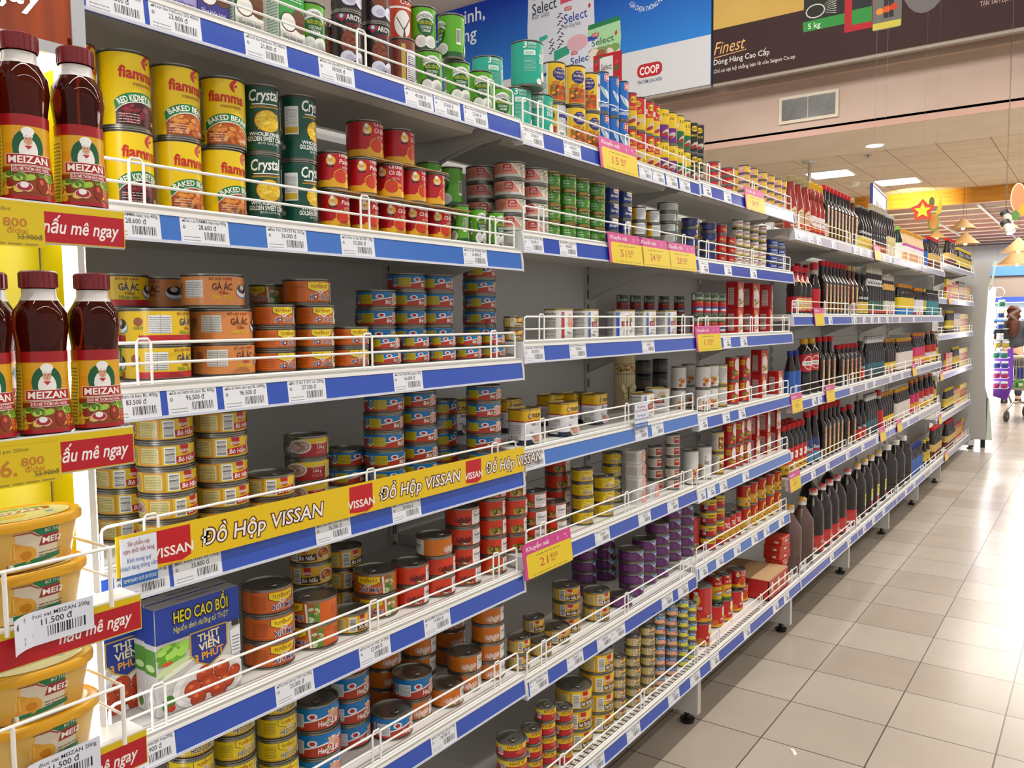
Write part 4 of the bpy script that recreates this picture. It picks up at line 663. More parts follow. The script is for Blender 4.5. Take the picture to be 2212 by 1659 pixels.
a.rect(-50, 4, -24, 76, 'd8c83a', 6.2); a.lines(-48, 8, -26, 72, 16, '5a6a2a', 6.6, .3)
bottle('meiz', 'sesame_oil_bottle', [(0, 25), (3, 27.5), (20, 27), (60, 24.5), (96, 25), (120, 28), (136, 27), (148, 20), (154, 17), (170, 16.5)], cp(163, 182, 19, '7a1a20'), [(3, 93, [(200, 'cf8c1a')], a, 0), (149, 162, [(200, 'cfc9c4')], None, 0)], BOIL)
a = Art(); a.rect(-44, 4, 44, 42, 'd9ccb4', 1); a.poly([(-44, 42), (8, 42), (14, 37), (44, 37), (44, 36), (13.4, 36), (7, 41), (-43, 41), (-43, 4), (-44, 4)], 'a82a34', 3); a.poly([(10, 42), (16, 36), (50, 36), (50, 46), (10, 46)], '1f7a4a', 2); a.text('BƠ THỰC VẬT', 32, 40, 3.6, 'e8ece4', 4, .02, w=26); a.poly([(14, 25), (54, 25), (54, 36), (17, 36)], '9a2a2c', 3); a.text('MEIZAN', 34, 27.4, 6.6, 'f4efe6', 4, .05, w=34)
a.ell(-28, 22, 14, 12, '8fc89a', 2, 10, .4); a.ell(-34, 14, 12, 8, '4f9a6a', 2.2, 10); a.ell(-10, 22, 18, 11, 'dc9a2c', 2.5, 14, -.3); a.ell(2, 18, 10, 10, 'e0a23a', 3, 14); a.ell(3, 17, 5, 5, 'c8801c', 3.4, 12); [a.rect(-24 + i * 3.4, 14, -22.8 + i * 3.4, 30, 'e8b85a', 3) for i in range(6)]; a.lines(14, 10, 44, 20, 3, '6a5a44', 3, .3); a.poly([(-44, 4), (44, 16), (44, 10), (-10, 4)], '1f7a4a', 3.2); a.bars(-36, 1, -8, 9, 4)
TUBP = mat('e0b458', .25, spec=.6)
mb = MB(); mb.loft([(0, .034, .050, 2.4), (.002, .036, .053, 2.4), (.048, .042, .062, 2.4)], TUBP, 44, (True, True)); lb = MB(); a.into(lb, lambda x, y, l: ((.036 + .125 * y + .0012 + l) * math.cos((x * 1.1 - .014) / .053), (.053 + .19 * y + .0012 + l) * math.sin((x * 1.1 - .014) / .053), y + .001), .008, .3, ystep=.008)
ld = MB(); ld.loft([(.046, .043, .063, 2.4), (.0465, .0455, .0665, 2.4), (.052, .046, .067, 2.4), (.056, .0455, .0665, 2.4), (.0575, .044, .0645, 2.4), (.0562, .041, .061, 2.4)], mat('dba01c', .25), 44, (False, True)); c = Art(); c.ell(0, 0, 57, 37, '9a2a2c', 1, 30); c.ell(0, 0, 56, 36, 'dcd086', 1.5, 30); c.ell(0, 12, 44, 20, '2f8a3a', 2, 24); c.ell(0, -4, 52, 26, 'd8cf8a', 2.3, 24); c.text('BƠ THỰC VẬT', 0, 19, 6, 'eef0e4', 4, .02, w=50); c.poly([(-40, 3), (38, 3), (42, 16), (-36, 16)], '9a2a2c', 3); c.text('MEIZAN', 0, 5, 9, 'f4efe6', 4, .05, w=64); c.ell(-12, -10, 18, 7, 'dca23a', 3, 14); c.ell(-30, -12, 12, 5, '9ac84a', 3, 12); c.ell(30, -10, 5, 4, '3a8ab8', 3, 10)
c.into(ld, on_top(.0564), None, .3)
PROTO['tub'] = ('margarine_tub', 'tub', [(None, mb.mesh('tub_body', ang=50)), ('label', lb.mesh('tub_label', True, 60)), ('lid', ld.mesh('tub_lid', ang=40))], .055, .0575)
# cream jar of the far end display
def jar(key, c): miniband(key, 'cream_jar', 66, 30, 'e8e8ea', [(200, c)], 30, mat(c, .2), None, .55)
for k, c in (('jg', '1f7a5a'), ('jy', 'b8a03a'), ('jp', 'a82a5a'), ('jb', '2a3f8a'), ('jw', 'd8dae0')): jar(k, c)
ITEMS = [
('vicl',1,1,[(0.1228,-0.047,0,1,0),(0.175,-0.053,0,1,4)]),
('vicp',1,1,[(0.2271,-0.053,0,1,0)]),
('vicg',1,1,[(0.2847,-0.047,0,1,0),(0.3646,-0.047,0,1,2)]),
('wf',1,1,[(0.4202,-0.056,0,1,166),(0.7154,-0.056,0,1,-32),(0.8008,-0.056,0,1,-29),(0.8765,-0.056,0,1,-37),(0.7854,-0.056,0.087,1,67),(0.7201,-0.075,0.087,1,-31)]),
('aroy',1,1,[(0.5069,-0.11,0,1,-5),(0.5043,-0.055,0,2,-16),(0.5741,-0.055,0,2,-10)]),
('choc',1,1,[(0.6395,-0.055,0,1,20)]),
('cored',1,1,[(0.6688,-0.09,0.089,1,-20)]),
('wf',2,1,[(0.9833,-0.086,0,1,-33)]),
('teal',2,1,[(1.0947,-0.2,0,2,-6),(1.0526,-0.09,0,1,-18),(1.1301,-0.081,0,1,-39),(1.0657,-0.066,0.101,1,-28)]),
('kid',1,2,[(0.1033,-0.062,0,2,9),(0.0362,-0.074,0,2,6)]),
('bak',1,2,[(0.1794,-0.062,0,2,10),(0.2519,-0.062,0,1,12),(0.256,-0.062,0.103,1,162)]),
('corn',1,2,[(0.3212,-0.058,0,2,-21),(0.3932,-0.058,0,2,-150)]),
('tp',1,2,[(0.4658,-0.056,0,1,-15),(0.5341,-0.056,0,1,-7),(0.4628,-0.056,0.067,1,-15),(0.5317,-0.056,0.067,1,-11)]),
('tpv',1,2,[(0.6043,-0.056,0,1,-14),(0.6672,-0.056,0,1,-23),(0.7344,-0.056,0,1,-16),(0.6014,-0.056,0.067,1,-44),(0.6625,-0.056,0.067,1,-1),(0.7179,-0.056,0.067,1,8)]),
('tpb',1,2,[(0.5601,-0.075,0.134,1,-12),(0.6427,-0.075,0.134,1,5)]),
('wfs',1,2,[(0.7941,-0.047,0,1,66),(0.8518,-0.047,0,1,-20),(0.9145,-0.047,0,1,-14)]),
('wf',1,2,[(0.7947,-0.13,0,2,38),(0.8635,-0.13,0,2,87)]),
('jf',2,2,[(0.9898,-0.142,0,4,-35),(0.9901,-0.064,0,4,-32),(1.0852,-0.064,0,4,-39)]),
('hvy',1,3,[(0.142,-0.075,0,2,8),(0.1365,-0.17,0.051,2,-12)]),
('hvo',1,3,[(0.2506,-0.075,0,2,-8),(0.2368,-0.075,0.102,1,-32),(0.2263,-0.198,0,3,-64)]),
('hvg',1,3,[(0.133,-0.17,0,1,-1)]),
('tk3',1,3,[(0.3376,-0.062,0,3,-1),(0.4209,-0.062,0,3,-22),(0.5003,-0.062,0,2,-16),(0.3954,-0.147,0,4,-81)]),
('tk3b',1,3,[(0.4167,-0.075,0.109,1,-8)]),
('b2',1,3,[(0.584,-0.057,0,2,-22),(0.6646,-0.057,0,2,-13),(0.7454,-0.057,0,2,-15),(0.83,-0.057,0,2,-30),(0.9102,-0.057,0,2,-25)]),
('b2l',1,3,[(0.6279,-0.125,0,4,-23),(0.7225,-0.13,0,5,-10),(0.8023,-0.125,0,5,-13)]),
('b2l',2,3,[(0.9935,-0.155,0,5,-20)]),
('vsm',2,3,[(0.9794,-0.051,0,2,-47)]),
('bham',1,4,[(0.1456,-0.069,0,5,1),(0.2353,-0.069,0,5,-7),(0.1284,-0.15,0,5,-12),(0.3236,-0.069,0,2,-16),(0.3532,-0.15,0,1,-30)]),
('vheo',1,4,[(0.4356,-0.11,0,3,-33)]),
('b2l',1,4,[(0.5935,-0.18,0,2,-6),(0.629,-0.11,0,5,-10),(0.7264,-0.11,0,5,-29),(0.8899,-0.19,0,4,18),(0.908,-0.08,0,5,-45)]),
('tul',2,4,[(1.0762,-0.3,0,1,0),(1.1553,-0.32,0,1,0),(1.1869,-0.22,0,1,0),(1.0333,-0.0588,0,1,0),(1.1995,-0.0588,0,1,0),(1.4428,-0.11,0,1,5),(1.4372,-0.172,0,1,0),(1.3612,-0.2,0,1,0)]),
('cow',1,5,[(0.1633,-0.044,0,1,0),(0.1659,-0.075,0,1,0),(0.0728,-0.108,0,1,0)]),
('xiu',1,5,[(0.3147,-0.07,0,3,-5),(0.4081,-0.07,0,2,-93),(0.5733,-0.085,0,2,-62)]),
('vyl',1,5,[(0.4607,-0.136,0,4,-73),(0.5647,-0.164,0,3,-15)]),
('vxm',1,5,[(0.4857,-0.063,0,1,-16),(0.6759,-0.17,0,1,-18)]),
('selr',1,5,[(0.653,-0.072,0,2,-20),(0.7293,-0.066,0,2,-17),(0.8123,-0.066,0,4,-29)]),
('selo',1,5,[(0.7208,-0.066,0.0825,1,18)]),
('selg',1,5,[(0.906,-0.063,0,5,-26)]),
('selg',2,5,[(0.9871,-0.063,0,5,-22),(1.0727,-0.063,0,3,-69),(1.1594,-0.063,0,2,-60),(1.297,-0.14,0,4,-30)]),
('tkh',1,6,[(0.162,-0.062,0,5,-5),(0.2364,-0.062,0,5,-3),(0.3193,-0.062,0,5,-11)]),
('h2',1,6,[(0.4076,-0.0695,0,3,-38),(0.521,-0.11,0,4,-15),(0.4386,-0.16,0,4,-22),(0.5925,-0.0695,0,1,-18),(0.6722,-0.0875,0.0415,1,-20)]),
('selo',1,6,[(0.6698,-0.084,0,1,-10),(0.6715,-0.168,0,4,-13),(0.761,-0.15,0,4,-20),(0.7496,-0.066,0,1,-17),(0.8259,-0.078,0,2,-19),(0.9021,-0.072,0,4,-25),(0.9089,-0.19,0,4,-13)]),
('ptl',1,7,[(0.6496,-0.014,0,1,39),(0.7549,-0.014,0,2,-24),(0.9042,-0.011,0,4,-27)]),
('cur',2,1,[(1.202,-0.082,0,1,-90),(1.2555,-0.058,0,1,-27),(1.3269,-0.058,0,1,-23),(1.2536,-0.058,0.097,1,-32),(1.3273,-0.058,0.097,1,-63)]),
('cur2',2,1,[(1.2004,-0.082,0.097,1,-25)]),
('s555',2,1,[(1.3765,-0.0485,0,2,-23),(1.4304,-0.0485,0,2,-3),(1.4814,-0.0485,0,2,-28)]),
('sry',2,1,[(1.529,-0.0485,0,2,-33),(1.5838,-0.0485,0,2,-73),(1.6351,-0.0485,0,2,-23),(1.6763,-0.0485,0,2,-13)]),
('syp',2,1,[(1.731,-0.0485,0,2,-33),(1.7911,-0.0485,0,2,-63)]),
('syg',2,1,[(1.8369,-0.0485,0,2,-23)]),
('syg',3,1,[(1.9281,-0.0665,0,2,-33)]),
('sbk',3,1,[(1.9711,-0.0605,0,2,-33),(2.0107,-0.0545,0,2,-53)]),
('hen',2,2,[(1.1481,-0.0576,0,4,-30),(1.2111,-0.0516,0,4,-21),(1.2766,-0.0516,0,4,-32),(1.3527,-0.0516,0,4,-43)]),
('bang',2,2,[(1.4289,-0.049,0,4,-33),(1.5013,-0.049,0,4,-28)]),
('trich',2,2,[(1.5893,-0.0505,0,3,-33),(1.6767,-0.0505,0,3,-28)]),
('oval',2,2,[(1.7952,-0.061,0,5,-33),(1.7408,-0.12,0,4,-63)]),
('navy',3,2,[(1.9511,-0.056,0,4,-33),(2.1011,-0.056,0,4,-33)]),
('hamr',2,3,[(1.1775,-0.0558,0,1,0)]),
('hamb',2,3,[(1.305,-0.0558,0,1,5),(1.4934,-0.0558,0,1,-25),(1.6359,-0.0558,0,1,0),(1.7776,-0.0558,0,1,0)]),
('hamb',2,4,[(1.6257,-0.0558,0,1,0),(1.8146,-0.1,0,1,-50)]),
('pgan',2,5,[(1.2905,-0.058,0,4,-32),(1.3993,-0.058,0,3,-23),(1.5607,-0.12,0,4,-53)]),
('sqp',2,5,[(1.5858,-0.06,0,4,0),(1.672,-0.06,0,1,0)]),
('fife',2,5,[(1.7797,-0.09,0,4,-33),(1.821,-0.052,0,5,-28)]),
('selT',3,5,[(1.9667,-0.054,0,1,-23),(2.0772,-0.054,0,1,-93)]),
('vcd',2,6,[(0.9977,-0.056,0,2,-28),(1.1233,-0.1,0,2,-49),(1.0902,-0.056,0,1,-24)]),
('vyl',2,6,[(1.263,-0.09,0,3,-51),(1.1812,-0.072,0,1,-40),(1.3752,-0.066,0,2,-33)]),
('prp',2,6,[(1.5374,-0.2,0,4,-23),(1.692,-0.22,0,4,-43),(1.5058,-0.066,0,1,-33),(1.6055,-0.08,0,4,-33),(1.7292,-0.1,0,4,-33),(1.8109,-0.096,0,5,-33)]),
('prp',3,6,[(1.9414,-0.114,0,5,-33),(2.0157,-0.102,0,5,-33)]),
('ptr',2,7,[(0.9804,-0.008,0,4,-18),(1.0312,-0.005,0,5,-39),(1.108,-0.005,0,4,-31)]),
('vbig',2,7,[(1.1937,-0.026,0,3,-31),(1.3051,-0.026,0,4,-33)]),
('vsm',2,7,[(1.377,-0.002,0,6,-33),(1.4621,-0.002,0,7,-33),(1.5526,-0.002,0,7,-33)]),
('salm',2,7,[(1.6212,0.001,0,7,-33),(1.7032,0.001,0,7,-33)]),
('blye',2,7,[(1.7841,0.002,0,7,-33),(1.847,0.002,0,6,-33)]),
('bbq',3,7,[(1.9375,-0.073,0,4,-33)]),
('self',3,1,[(2.1257,-0.052,0,3,-33),(2.2578,-0.052,0,3,-28)]),
('yelp',3,1,[(2.4536,-0.11,0,4,-28),(2.4087,-0.05,0,4,-35),(2.4898,-0.05,0,4,-26),(2.5901,-0.05,0,4,-36),(2.6797,-0.05,0,4,-37),(2.7679,-0.05,0,4,-28),(2.8243,-0.05,0,4,-26)]),
('redm',3,2,[(2.1886,-0.049,0,4,-26),(2.2784,-0.049,0,3,-28)]),
('cent',3,2,[(2.3474,-0.0485,0,5,-31),(2.4167,-0.0485,0,5,-23),(2.5085,-0.0485,0,5,-39),(2.5946,-0.0485,0,5,-36)]),
('tunb',3,2,[(2.724,-0.054,0,4,-23),(2.8219,-0.054,0,4,-39)]),
('sard',3,3,[(1.9929,-0.0485,0,2,-33),(2.0572,-0.0485,0,2,-28),(2.12,-0.0485,0,2,-33),(2.1895,-0.0485,0,2,-28),(1.977,-0.31,0,2,-27),(2.072,-0.31,0,2,-31),(2.1393,-0.29,0,2,-43),(2.2176,-0.27,0,2,-41),(2.2782,-0.24,0,2,-38)]),
('rbig',3,3,[(2.3625,-0.06,0,2,0),(2.5246,-0.06,0,2,0),(2.6963,-0.06,0,2,5)]),
('selt',3,4,[(1.9941,-0.11,0,2,-33),(2.1405,-0.14,0,2,-33),(2.0602,-0.054,0,2,-33),(2.1313,-0.054,0,2,-33)]),
('kcam',3,4,[(2.1773,-0.33,0,3,-25),(2.3112,-0.33,0,3,-42)]),
('choco',3,4,[(2.2132,-0.052,0,2,-33)]),
('squid',3,4,[(2.3274,-0.054,0,2,-33),(2.439,-0.054,0,2,-33)]),
('rbig',3,4,[(2.6264,-0.06,0,2,0),(2.8177,-0.06,0,1,0)]),
('choco',3,5,[(2.1855,-0.052,0,2,-83)]),
('squid',3,5,[(2.3028,-0.054,0,2,-33),(2.3804,-0.054,0,2,-28),(2.4565,-0.054,0,2,-33)]),
('rbox',3,5,[(2.5731,-0.06,0,2,0),(2.7005,-0.06,0,2,0),(2.824,-0.06,0,2,0)]),
('redt',3,6,[(2.0907,-0.115,0,1,-133)]),
('trio',3,6,[(2.1586,-0.111,0,1,-33),(2.1241,-0.057,0,4,-33),(2.1999,-0.057,0,4,-28)]),
('trce',3,6,[(2.2514,-0.048,0,1,-33),(2.3092,-0.048,0,1,-23),(2.3643,-0.048,0,1,-33)]),
('yms',3,6,[(2.4581,-0.055,0,2,-33),(2.5378,-0.055,0,2,-28),(2.6314,-0.055,0,2,-33),(2.7297,-0.055,0,2,-33),(2.8195,-0.055,0,2,-33)]),
('redm2',3,7,[(1.98,-0.023,0,1,-33),(2.1594,-0.051,0,1,-23),(2.2347,-0.047,0,1,-33),(2.3485,-0.051,0,1,-28)]),
('redt',3,7,[(1.9828,-0.024,0.079,1,-123)]),
('mack',3,7,[(2.1783,-0.051,0.079,1,-33),(2.2227,-0.033,0.079,1,-33)]),
('tpb',3,7,[(2.3789,-0.051,0.079,1,-33),(2.4632,-0.071,0,1,-33)]),
('trayb',3,7,[(2.7889,-0.032,0,6,0)]),
('chil',4,1,[(2.9678,-0.057,0,1,-30),(3.0627,-0.057,0,1,-30),(3.1619,-0.057,0,1,-30)]),
('no1',4,1,[(3.2479,-0.058,0,1,-31),(3.3194,-0.058,0,1,-40),(3.3857,-0.058,0,1,-32)]),
('soy',4,1,[(3.4497,-0.057,0,1,0),(3.5134,-0.057,0,1,0),(3.5771,-0.057,0,1,0),(3.6408,-0.057,0,1,0),(3.7045,-0.057,0,1,0),(3.7682,-0.057,0,1,0)]),
('soy',5,1,[(3.8319,-0.057,0,1,0),(3.8956,-0.057,0,1,0)]),
('soyt',5,1,[(3.9799,-0.057,0,1,0)]),
('chin',5,1,[(4.1263,-0.059,0,1,-30),(4.1887,-0.059,0,1,-30),(4.251,-0.059,0,1,-30),(4.3134,-0.059,0,1,-30)]),
('slim',5,1,[(4.3686,-0.05,0,1,-25),(4.4136,-0.05,0,1,-21),(4.4586,-0.05,0,1,-28),(4.5035,-0.05,0,1,-27),(4.5485,-0.05,0,1,-28),(4.5935,-0.05,0,1,-22),(4.6384,-0.05,0,1,-26),(4.6834,-0.05,0,1,-36)]),
('wire',6,1,[(4.769,-0.052,0,1,-29),(4.8254,-0.052,0,1,-37),(4.8817,-0.052,0,1,-39),(4.9381,-0.052,0,1,-36)]),
('grnb',6,1,[(5.1478,-0.06,0,1,-25)]),
('wpur',6,1,[(5.28,-0.052,0,1,-30),(5.3317,-0.052,0,1,-30),(5.3833,-0.052,0,1,-30),(5.435,-0.052,0,1,-30),(5.4866,-0.052,0,1,-30),(5.5383,-0.052,0,1,-30),(5.5899,-0.052,0,1,-30),(5.6416,-0.052,0,1,-30),(5.6932,-0.052,0,1,-30)]),
('wpur',7,1,[(5.7449,-0.052,0,1,-30),(5.7965,-0.052,0,1,-30),(5.8482,-0.052,0,1,-30),(5.8998,-0.052,0,1,-30)]),
('blue',7,1,[(6.0642,-0.052,0,1,-34)]),
('blkr',7,1,[(6.2452,-0.06,0,1,-32),(6.3157,-0.06,0,1,-27),(6.3863,-0.06,0,1,-20),(6.4568,-0.06,0,1,-31),(6.5274,-0.06,0,1,-27),(6.5979,-0.06,0,1,-24)]),
('blkr',8,1,[(7.3413,-0.09,0,1,-28),(7.4091,-0.09,0,1,-22),(7.4769,-0.09,0,1,-29),(7.5447,-0.09,0,1,-23),(7.6125,-0.09,0,1,-22),(7.6803,-0.09,0,1,-27)]),
('yblk',8,1,[(7.8434,-0.078,0,1,-22),(7.8839,-0.078,0,1,-33),(7.9244,-0.078,0,1,-30),(7.965,-0.078,0,1,-40),(8.0055,-0.078,0,1,-32),(8.046,-0.078,0,1,-21),(8.0866,-0.078,0,1,-35),(8.1271,-0.078,0,1,-30),(8.1676,-0.078,0,1,-23),(8.2081,-0.078,0,1,-22),(8.2487,-0.078,0,1,-22),(8.2892,-0.078,0,1,-37),(8.3297,-0.078,0,1,-20),(8.3703,-0.078,0,1,-34),(8.4108,-0.078,0,1,-20),(8.4513,-0.078,0,1,-22),(8.4918,-0.078,0,1,-32),(8.5324,-0.078,0,1,-31),(8.5729,-0.078,0,1,-37),(8.6134,-0.078,0,1,-38),(8.654,-0.078,0,1,-25),(8.6945,-0.078,0,1,-20)]),
('ttt',4,2,[(3.0668,-0.064,0,1,-30),(3.1527,-0.07,0,1,-30),(3.2278,-0.07,0,1,-30)]),
('redw',4,2,[(3.3344,-0.06,0,1,-25)]),
('soy',4,2,[(3.4505,-0.057,0,1,0),(3.5158,-0.057,0,1,0),(3.5811,-0.057,0,1,0),(3.6465,-0.057,0,1,0),(3.7118,-0.057,0,1,0),(3.7771,-0.057,0,1,0),(3.5592,-0.2,0,1,0),(3.688,-0.2,0,1,0)]),
('soy',5,2,[(3.8424,-0.057,0,1,0),(3.8167,-0.2,0,1,0)]),
('soyt',5,2,[(3.9343,-0.057,0,1,0),(4.0199,-0.057,0,1,0)]),
('chin',5,2,[(4.1481,-0.059,0,1,-30),(4.2619,-0.059,0,1,-30)]),
('n40',5,2,[(4.332,-0.056,0,1,-30),(4.3938,-0.056,0,1,-30),(4.4556,-0.056,0,1,-30),(4.5174,-0.056,0,1,-30),(4.5792,-0.056,0,1,-30),(4.641,-0.056,0,1,-30)]),
('n40y',5,2,[(4.7361,-0.055,0,1,-30)]),
('n40y',6,2,[(4.7944,-0.055,0,1,-30),(4.8527,-0.055,0,1,-30),(4.911,-0.055,0,1,-30),(4.9693,-0.055,0,1,-30)]),
('yb',6,2,[(5.1963,-0.058,0,1,-38),(5.26,-0.058,0,1,-29),(5.3236,-0.058,0,1,-38),(5.3872,-0.058,0,1,-27),(5.4509,-0.058,0,1,-36),(5.5145,-0.058,0,1,-40),(5.5782,-0.058,0,1,-31)]),
('grl',7,2,[(5.7213,-0.054,0,1,-27),(5.778,-0.054,0,1,-27),(5.8348,-0.054,0,1,-37),(5.8915,-0.054,0,1,-39),(5.9482,-0.054,0,1,-21)]),
('yblk',7,2,[(6.0583,-0.048,0,1,-21)]),
('tealb',7,2,[(6.1657,-0.047,0,1,-39),(6.2048,-0.047,0,1,-28),(6.2438,-0.047,0,1,-22),(6.2829,-0.047,0,1,-30),(6.322,-0.047,0,1,-23),(6.361,-0.047,0,1,-32),(6.4001,-0.047,0,1,-24),(6.4392,-0.047,0,1,-33),(6.4782,-0.047,0,1,-39),(6.5173,-0.047,0,1,-31),(6.5564,-0.047,0,1,-40),(6.5954,-0.047,0,1,-38)]),
('blue',4,3,[(2.9828,-0.052,0,1,-37),(3.0597,-0.052,0,1,-21)]),
('cola',4,3,[(3.2131,-0.064,0,1,-30),(3.3268,-0.064,0,1,-30)]),
('soy',4,3,[(3.4208,-0.057,0,1,0),(3.5159,-0.057,0,1,0),(3.611,-0.057,0,1,0)]),
('soyf',4,3,[(3.7767,-0.062,0,1,0)]),
('soyf',5,3,[(3.8635,-0.062,0,1,0),(3.9502,-0.062,0,1,0),(4.037,-0.062,0,1,0),(4.1237,-0.062,0,1,0)]),
('chinr',5,3,[(4.22,-0.056,0,1,-30)]),
('blk',5,3,[(4.3397,-0.052,0,1,-23),(4.3928,-0.052,0,1,-39),(4.446,-0.052,0,1,-34),(4.4991,-0.052,0,1,-27),(4.5522,-0.052,0,1,-31),(4.6053,-0.052,0,1,-21),(4.6584,-0.052,0,1,-32),(4.7115,-0.052,0,1,-36)]),
('ylw',6,3,[(4.8364,-0.054,0,1,-39),(4.9029,-0.054,0,1,-30),(4.9694,-0.054,0,1,-30),(5.0359,-0.054,0,1,-29)]),
('whl',6,3,[(5.1766,-0.054,0,1,-36),(5.2355,-0.054,0,1,-28),(5.2943,-0.054,0,1,-28),(5.3532,-0.054,0,1,-26),(5.412,-0.054,0,1,-24),(5.4709,-0.054,0,1,-28),(5.5298,-0.054,0,1,-20),(5.5886,-0.054,0,1,-21)]),
('ora',7,3,[(5.7365,-0.057,0,1,-23),(5.8001,-0.057,0,1,-37),(5.8636,-0.057,0,1,-21),(5.9272,-0.057,0,1,-24),(5.9908,-0.057,0,1,-32),(6.0544,-0.057,0,1,-27)]),
('pnk',7,3,[(6.3146,-0.059,0,1,-20),(6.5383,-0.059,0,1,-33)]),
('yblk',7,3,[(6.627,-0.048,0,1,-31)]),
('mien',4,4,[(2.9129,-0.058,0,1,-30),(2.9775,-0.058,0,1,-30),(3.042,-0.058,0,1,-30),(3.1066,-0.058,0,1,-30),(3.1712,-0.058,0,1,-30),(2.9984,-0.115,0,1,-30),(3.0647,-0.115,0,1,-30),(3.131,-0.115,0,1,-30),(3.1973,-0.115,0,1,-30)]),
('bar',4,4,[(3.2613,-0.058,0,1,-27),(3.3707,-0.058,0,1,-32)]),
('soy',4,4,[(3.4813,-0.057,0,1,0),(3.5561,-0.057,0,1,0),(3.6309,-0.057,0,1,0),(3.7057,-0.057,0,1,0),(3.7805,-0.057,0,1,0)]),
('soyf',5,4,[(3.9108,-0.062,0,1,0),(4.0436,-0.062,0,1,0)]),
('chinr',5,4,[(4.1777,-0.056,0,1,-30),(4.2822,-0.056,0,1,-30)]),
('blk',5,4,[(4.3607,-0.052,0,1,-24),(4.4118,-0.052,0,1,-31),(4.463,-0.052,0,1,-23),(4.5142,-0.052,0,1,-30),(4.5654,-0.052,0,1,-40)]),
('redw',5,4,[(4.7116,-0.06,0,1,-27)]),
('ylw',6,4,[(4.7711,-0.054,0,1,-22),(4.8334,-0.054,0,1,-30),(4.8957,-0.054,0,1,-40),(4.958,-0.054,0,1,-28),(5.0203,-0.054,0,1,-21)]),
('whl',6,4,[(5.16,-0.054,0,1,-22),(5.2139,-0.054,0,1,-20),(5.2678,-0.054,0,1,-36),(5.3216,-0.054,0,1,-39),(5.3755,-0.054,0,1,-20),(5.4293,-0.054,0,1,-20),(5.4832,-0.054,0,1,-30),(5.537,-0.054,0,1,-26)]),
('ora',6,4,[(5.699,-0.057,0,1,-29)]),
('ora',7,4,[(5.8699,-0.057,0,1,-29)]),
('pnk',7,4,[(6.0609,-0.059,0,1,-21),(6.2886,-0.059,0,1,-32),(6.4894,-0.059,0,1,-25)]),
('yblk',7,4,[(6.611,-0.048,0,1,-40)]),
('jugc',4,5,[(2.9252,-0.027,0,1,-22),(3.101,-0.027,0,1,-39)]),
('jug',4,5,[(3.2877,-0.03,0,1,-40),(3.4238,-0.03,0,1,-29),(3.5517,-0.03,0,1,-32),(3.6866,-0.03,0,1,-20),(3.6189,-0.141,0,1,-31)]),
('jug',5,5,[(3.8941,-0.03,0,1,-26),(3.9359,-0.131,0,1,-22)]),
('jugs',5,5,[(4.0947,-0.029,0,1,-21),(4.2617,-0.029,0,1,-30),(4.4165,-0.029,0,1,-35),(4.6042,-0.029,0,1,-29)]),
('jugw',6,5,[(4.8502,-0.033,0,1,-35),(5.0952,-0.033,0,1,-30),(5.3299,-0.033,0,1,-29)]),
('blue',6,5,[(5.4211,-0.009,0,1,-21),(5.4716,-0.009,0,1,-32),(5.5221,-0.009,0,1,-31),(5.5726,-0.009,0,1,-28),(5.623,-0.009,0,1,-37),(5.6735,-0.009,0,1,-40)]),
('blue',7,5,[(5.724,-0.009,0,1,-22),(5.7745,-0.009,0,1,-36),(5.825,-0.009,0,1,-31)]),
('yblk',7,5,[(5.9469,0.001,0,1,-24),(6.0793,0.001,0,1,-33)]),
('blkr',7,5,[(6.3307,-0.011,0,1,-20),(6.3989,-0.011,0,1,-32),(6.467,-0.011,0,1,-33),(6.5352,-0.011,0,1,-30),(6.6033,-0.011,0,1,-35)]),
('pky',8,2,[(7.2455,-0.075,0,1,0),(7.3026,-0.075,0,1,0),(7.3597,-0.075,0,1,0),(7.4168,-0.075,0,1,0),(7.4738,-0.075,0,1,0)]),
('pkr',8,2,[(7.5721,-0.081,0,1,0),(7.6381,-0.081,0,1,0),(7.7041,-0.081,0,1,0),(7.7701,-0.081,0,1,0),(7.8362,-0.081,0,1,0),(7.9022,-0.081,0,1,0)]),
('pkt',8,2,[(7.9574,-0.081,0,1,0),(8.0089,-0.081,0,1,0),(8.0603,-0.081,0,1,0),(8.1118,-0.081,0,1,0),(8.1632,-0.081,0,1,0),(8.2146,-0.081,0,1,0),(8.2661,-0.081,0,1,0),(8.3175,-0.081,0,1,0)]),
('pko',8,2,[(8.3838,-0.081,0,1,0),(8.4353,-0.081,0,1,0),(8.4868,-0.081,0,1,0),(8.5383,-0.081,0,1,0),(8.5898,-0.081,0,1,0),(8.6413,-0.081,0,1,0),(8.6928,-0.081,0,1,0)]),
('yblk',8,3,[(7.3456,-0.078,0,1,-27),(7.3847,-0.078,0,1,-20),(7.4238,-0.078,0,1,-37),(7.4629,-0.078,0,1,-37),(7.502,-0.078,0,1,-21),(7.5411,-0.078,0,1,-30),(7.5802,-0.078,0,1,-30),(7.6193,-0.078,0,1,-33),(7.6584,-0.078,0,1,-26)]),
('pkt',8,3,[(7.7373,-0.081,0,1,0),(7.7861,-0.081,0,1,0),(7.8349,-0.081,0,1,0),(7.8836,-0.081,0,1,0),(7.9324,-0.081,0,1,0),(7.9812,-0.081,0,1,0),(8.03,-0.081,0,1,0),(8.0788,-0.081,0,1,0)]),
('pky',8,3,[(8.1387,-0.081,0,1,0),(8.1942,-0.081,0,1,0),(8.2497,-0.081,0,1,0),(8.3052,-0.081,0,1,0),(8.3607,-0.081,0,1,0),(8.4162,-0.081,0,1,0),(8.4716,-0.081,0,1,0),(8.5271,-0.081,0,1,0),(8.5826,-0.081,0,1,0),(8.6381,-0.081,0,1,0)]),
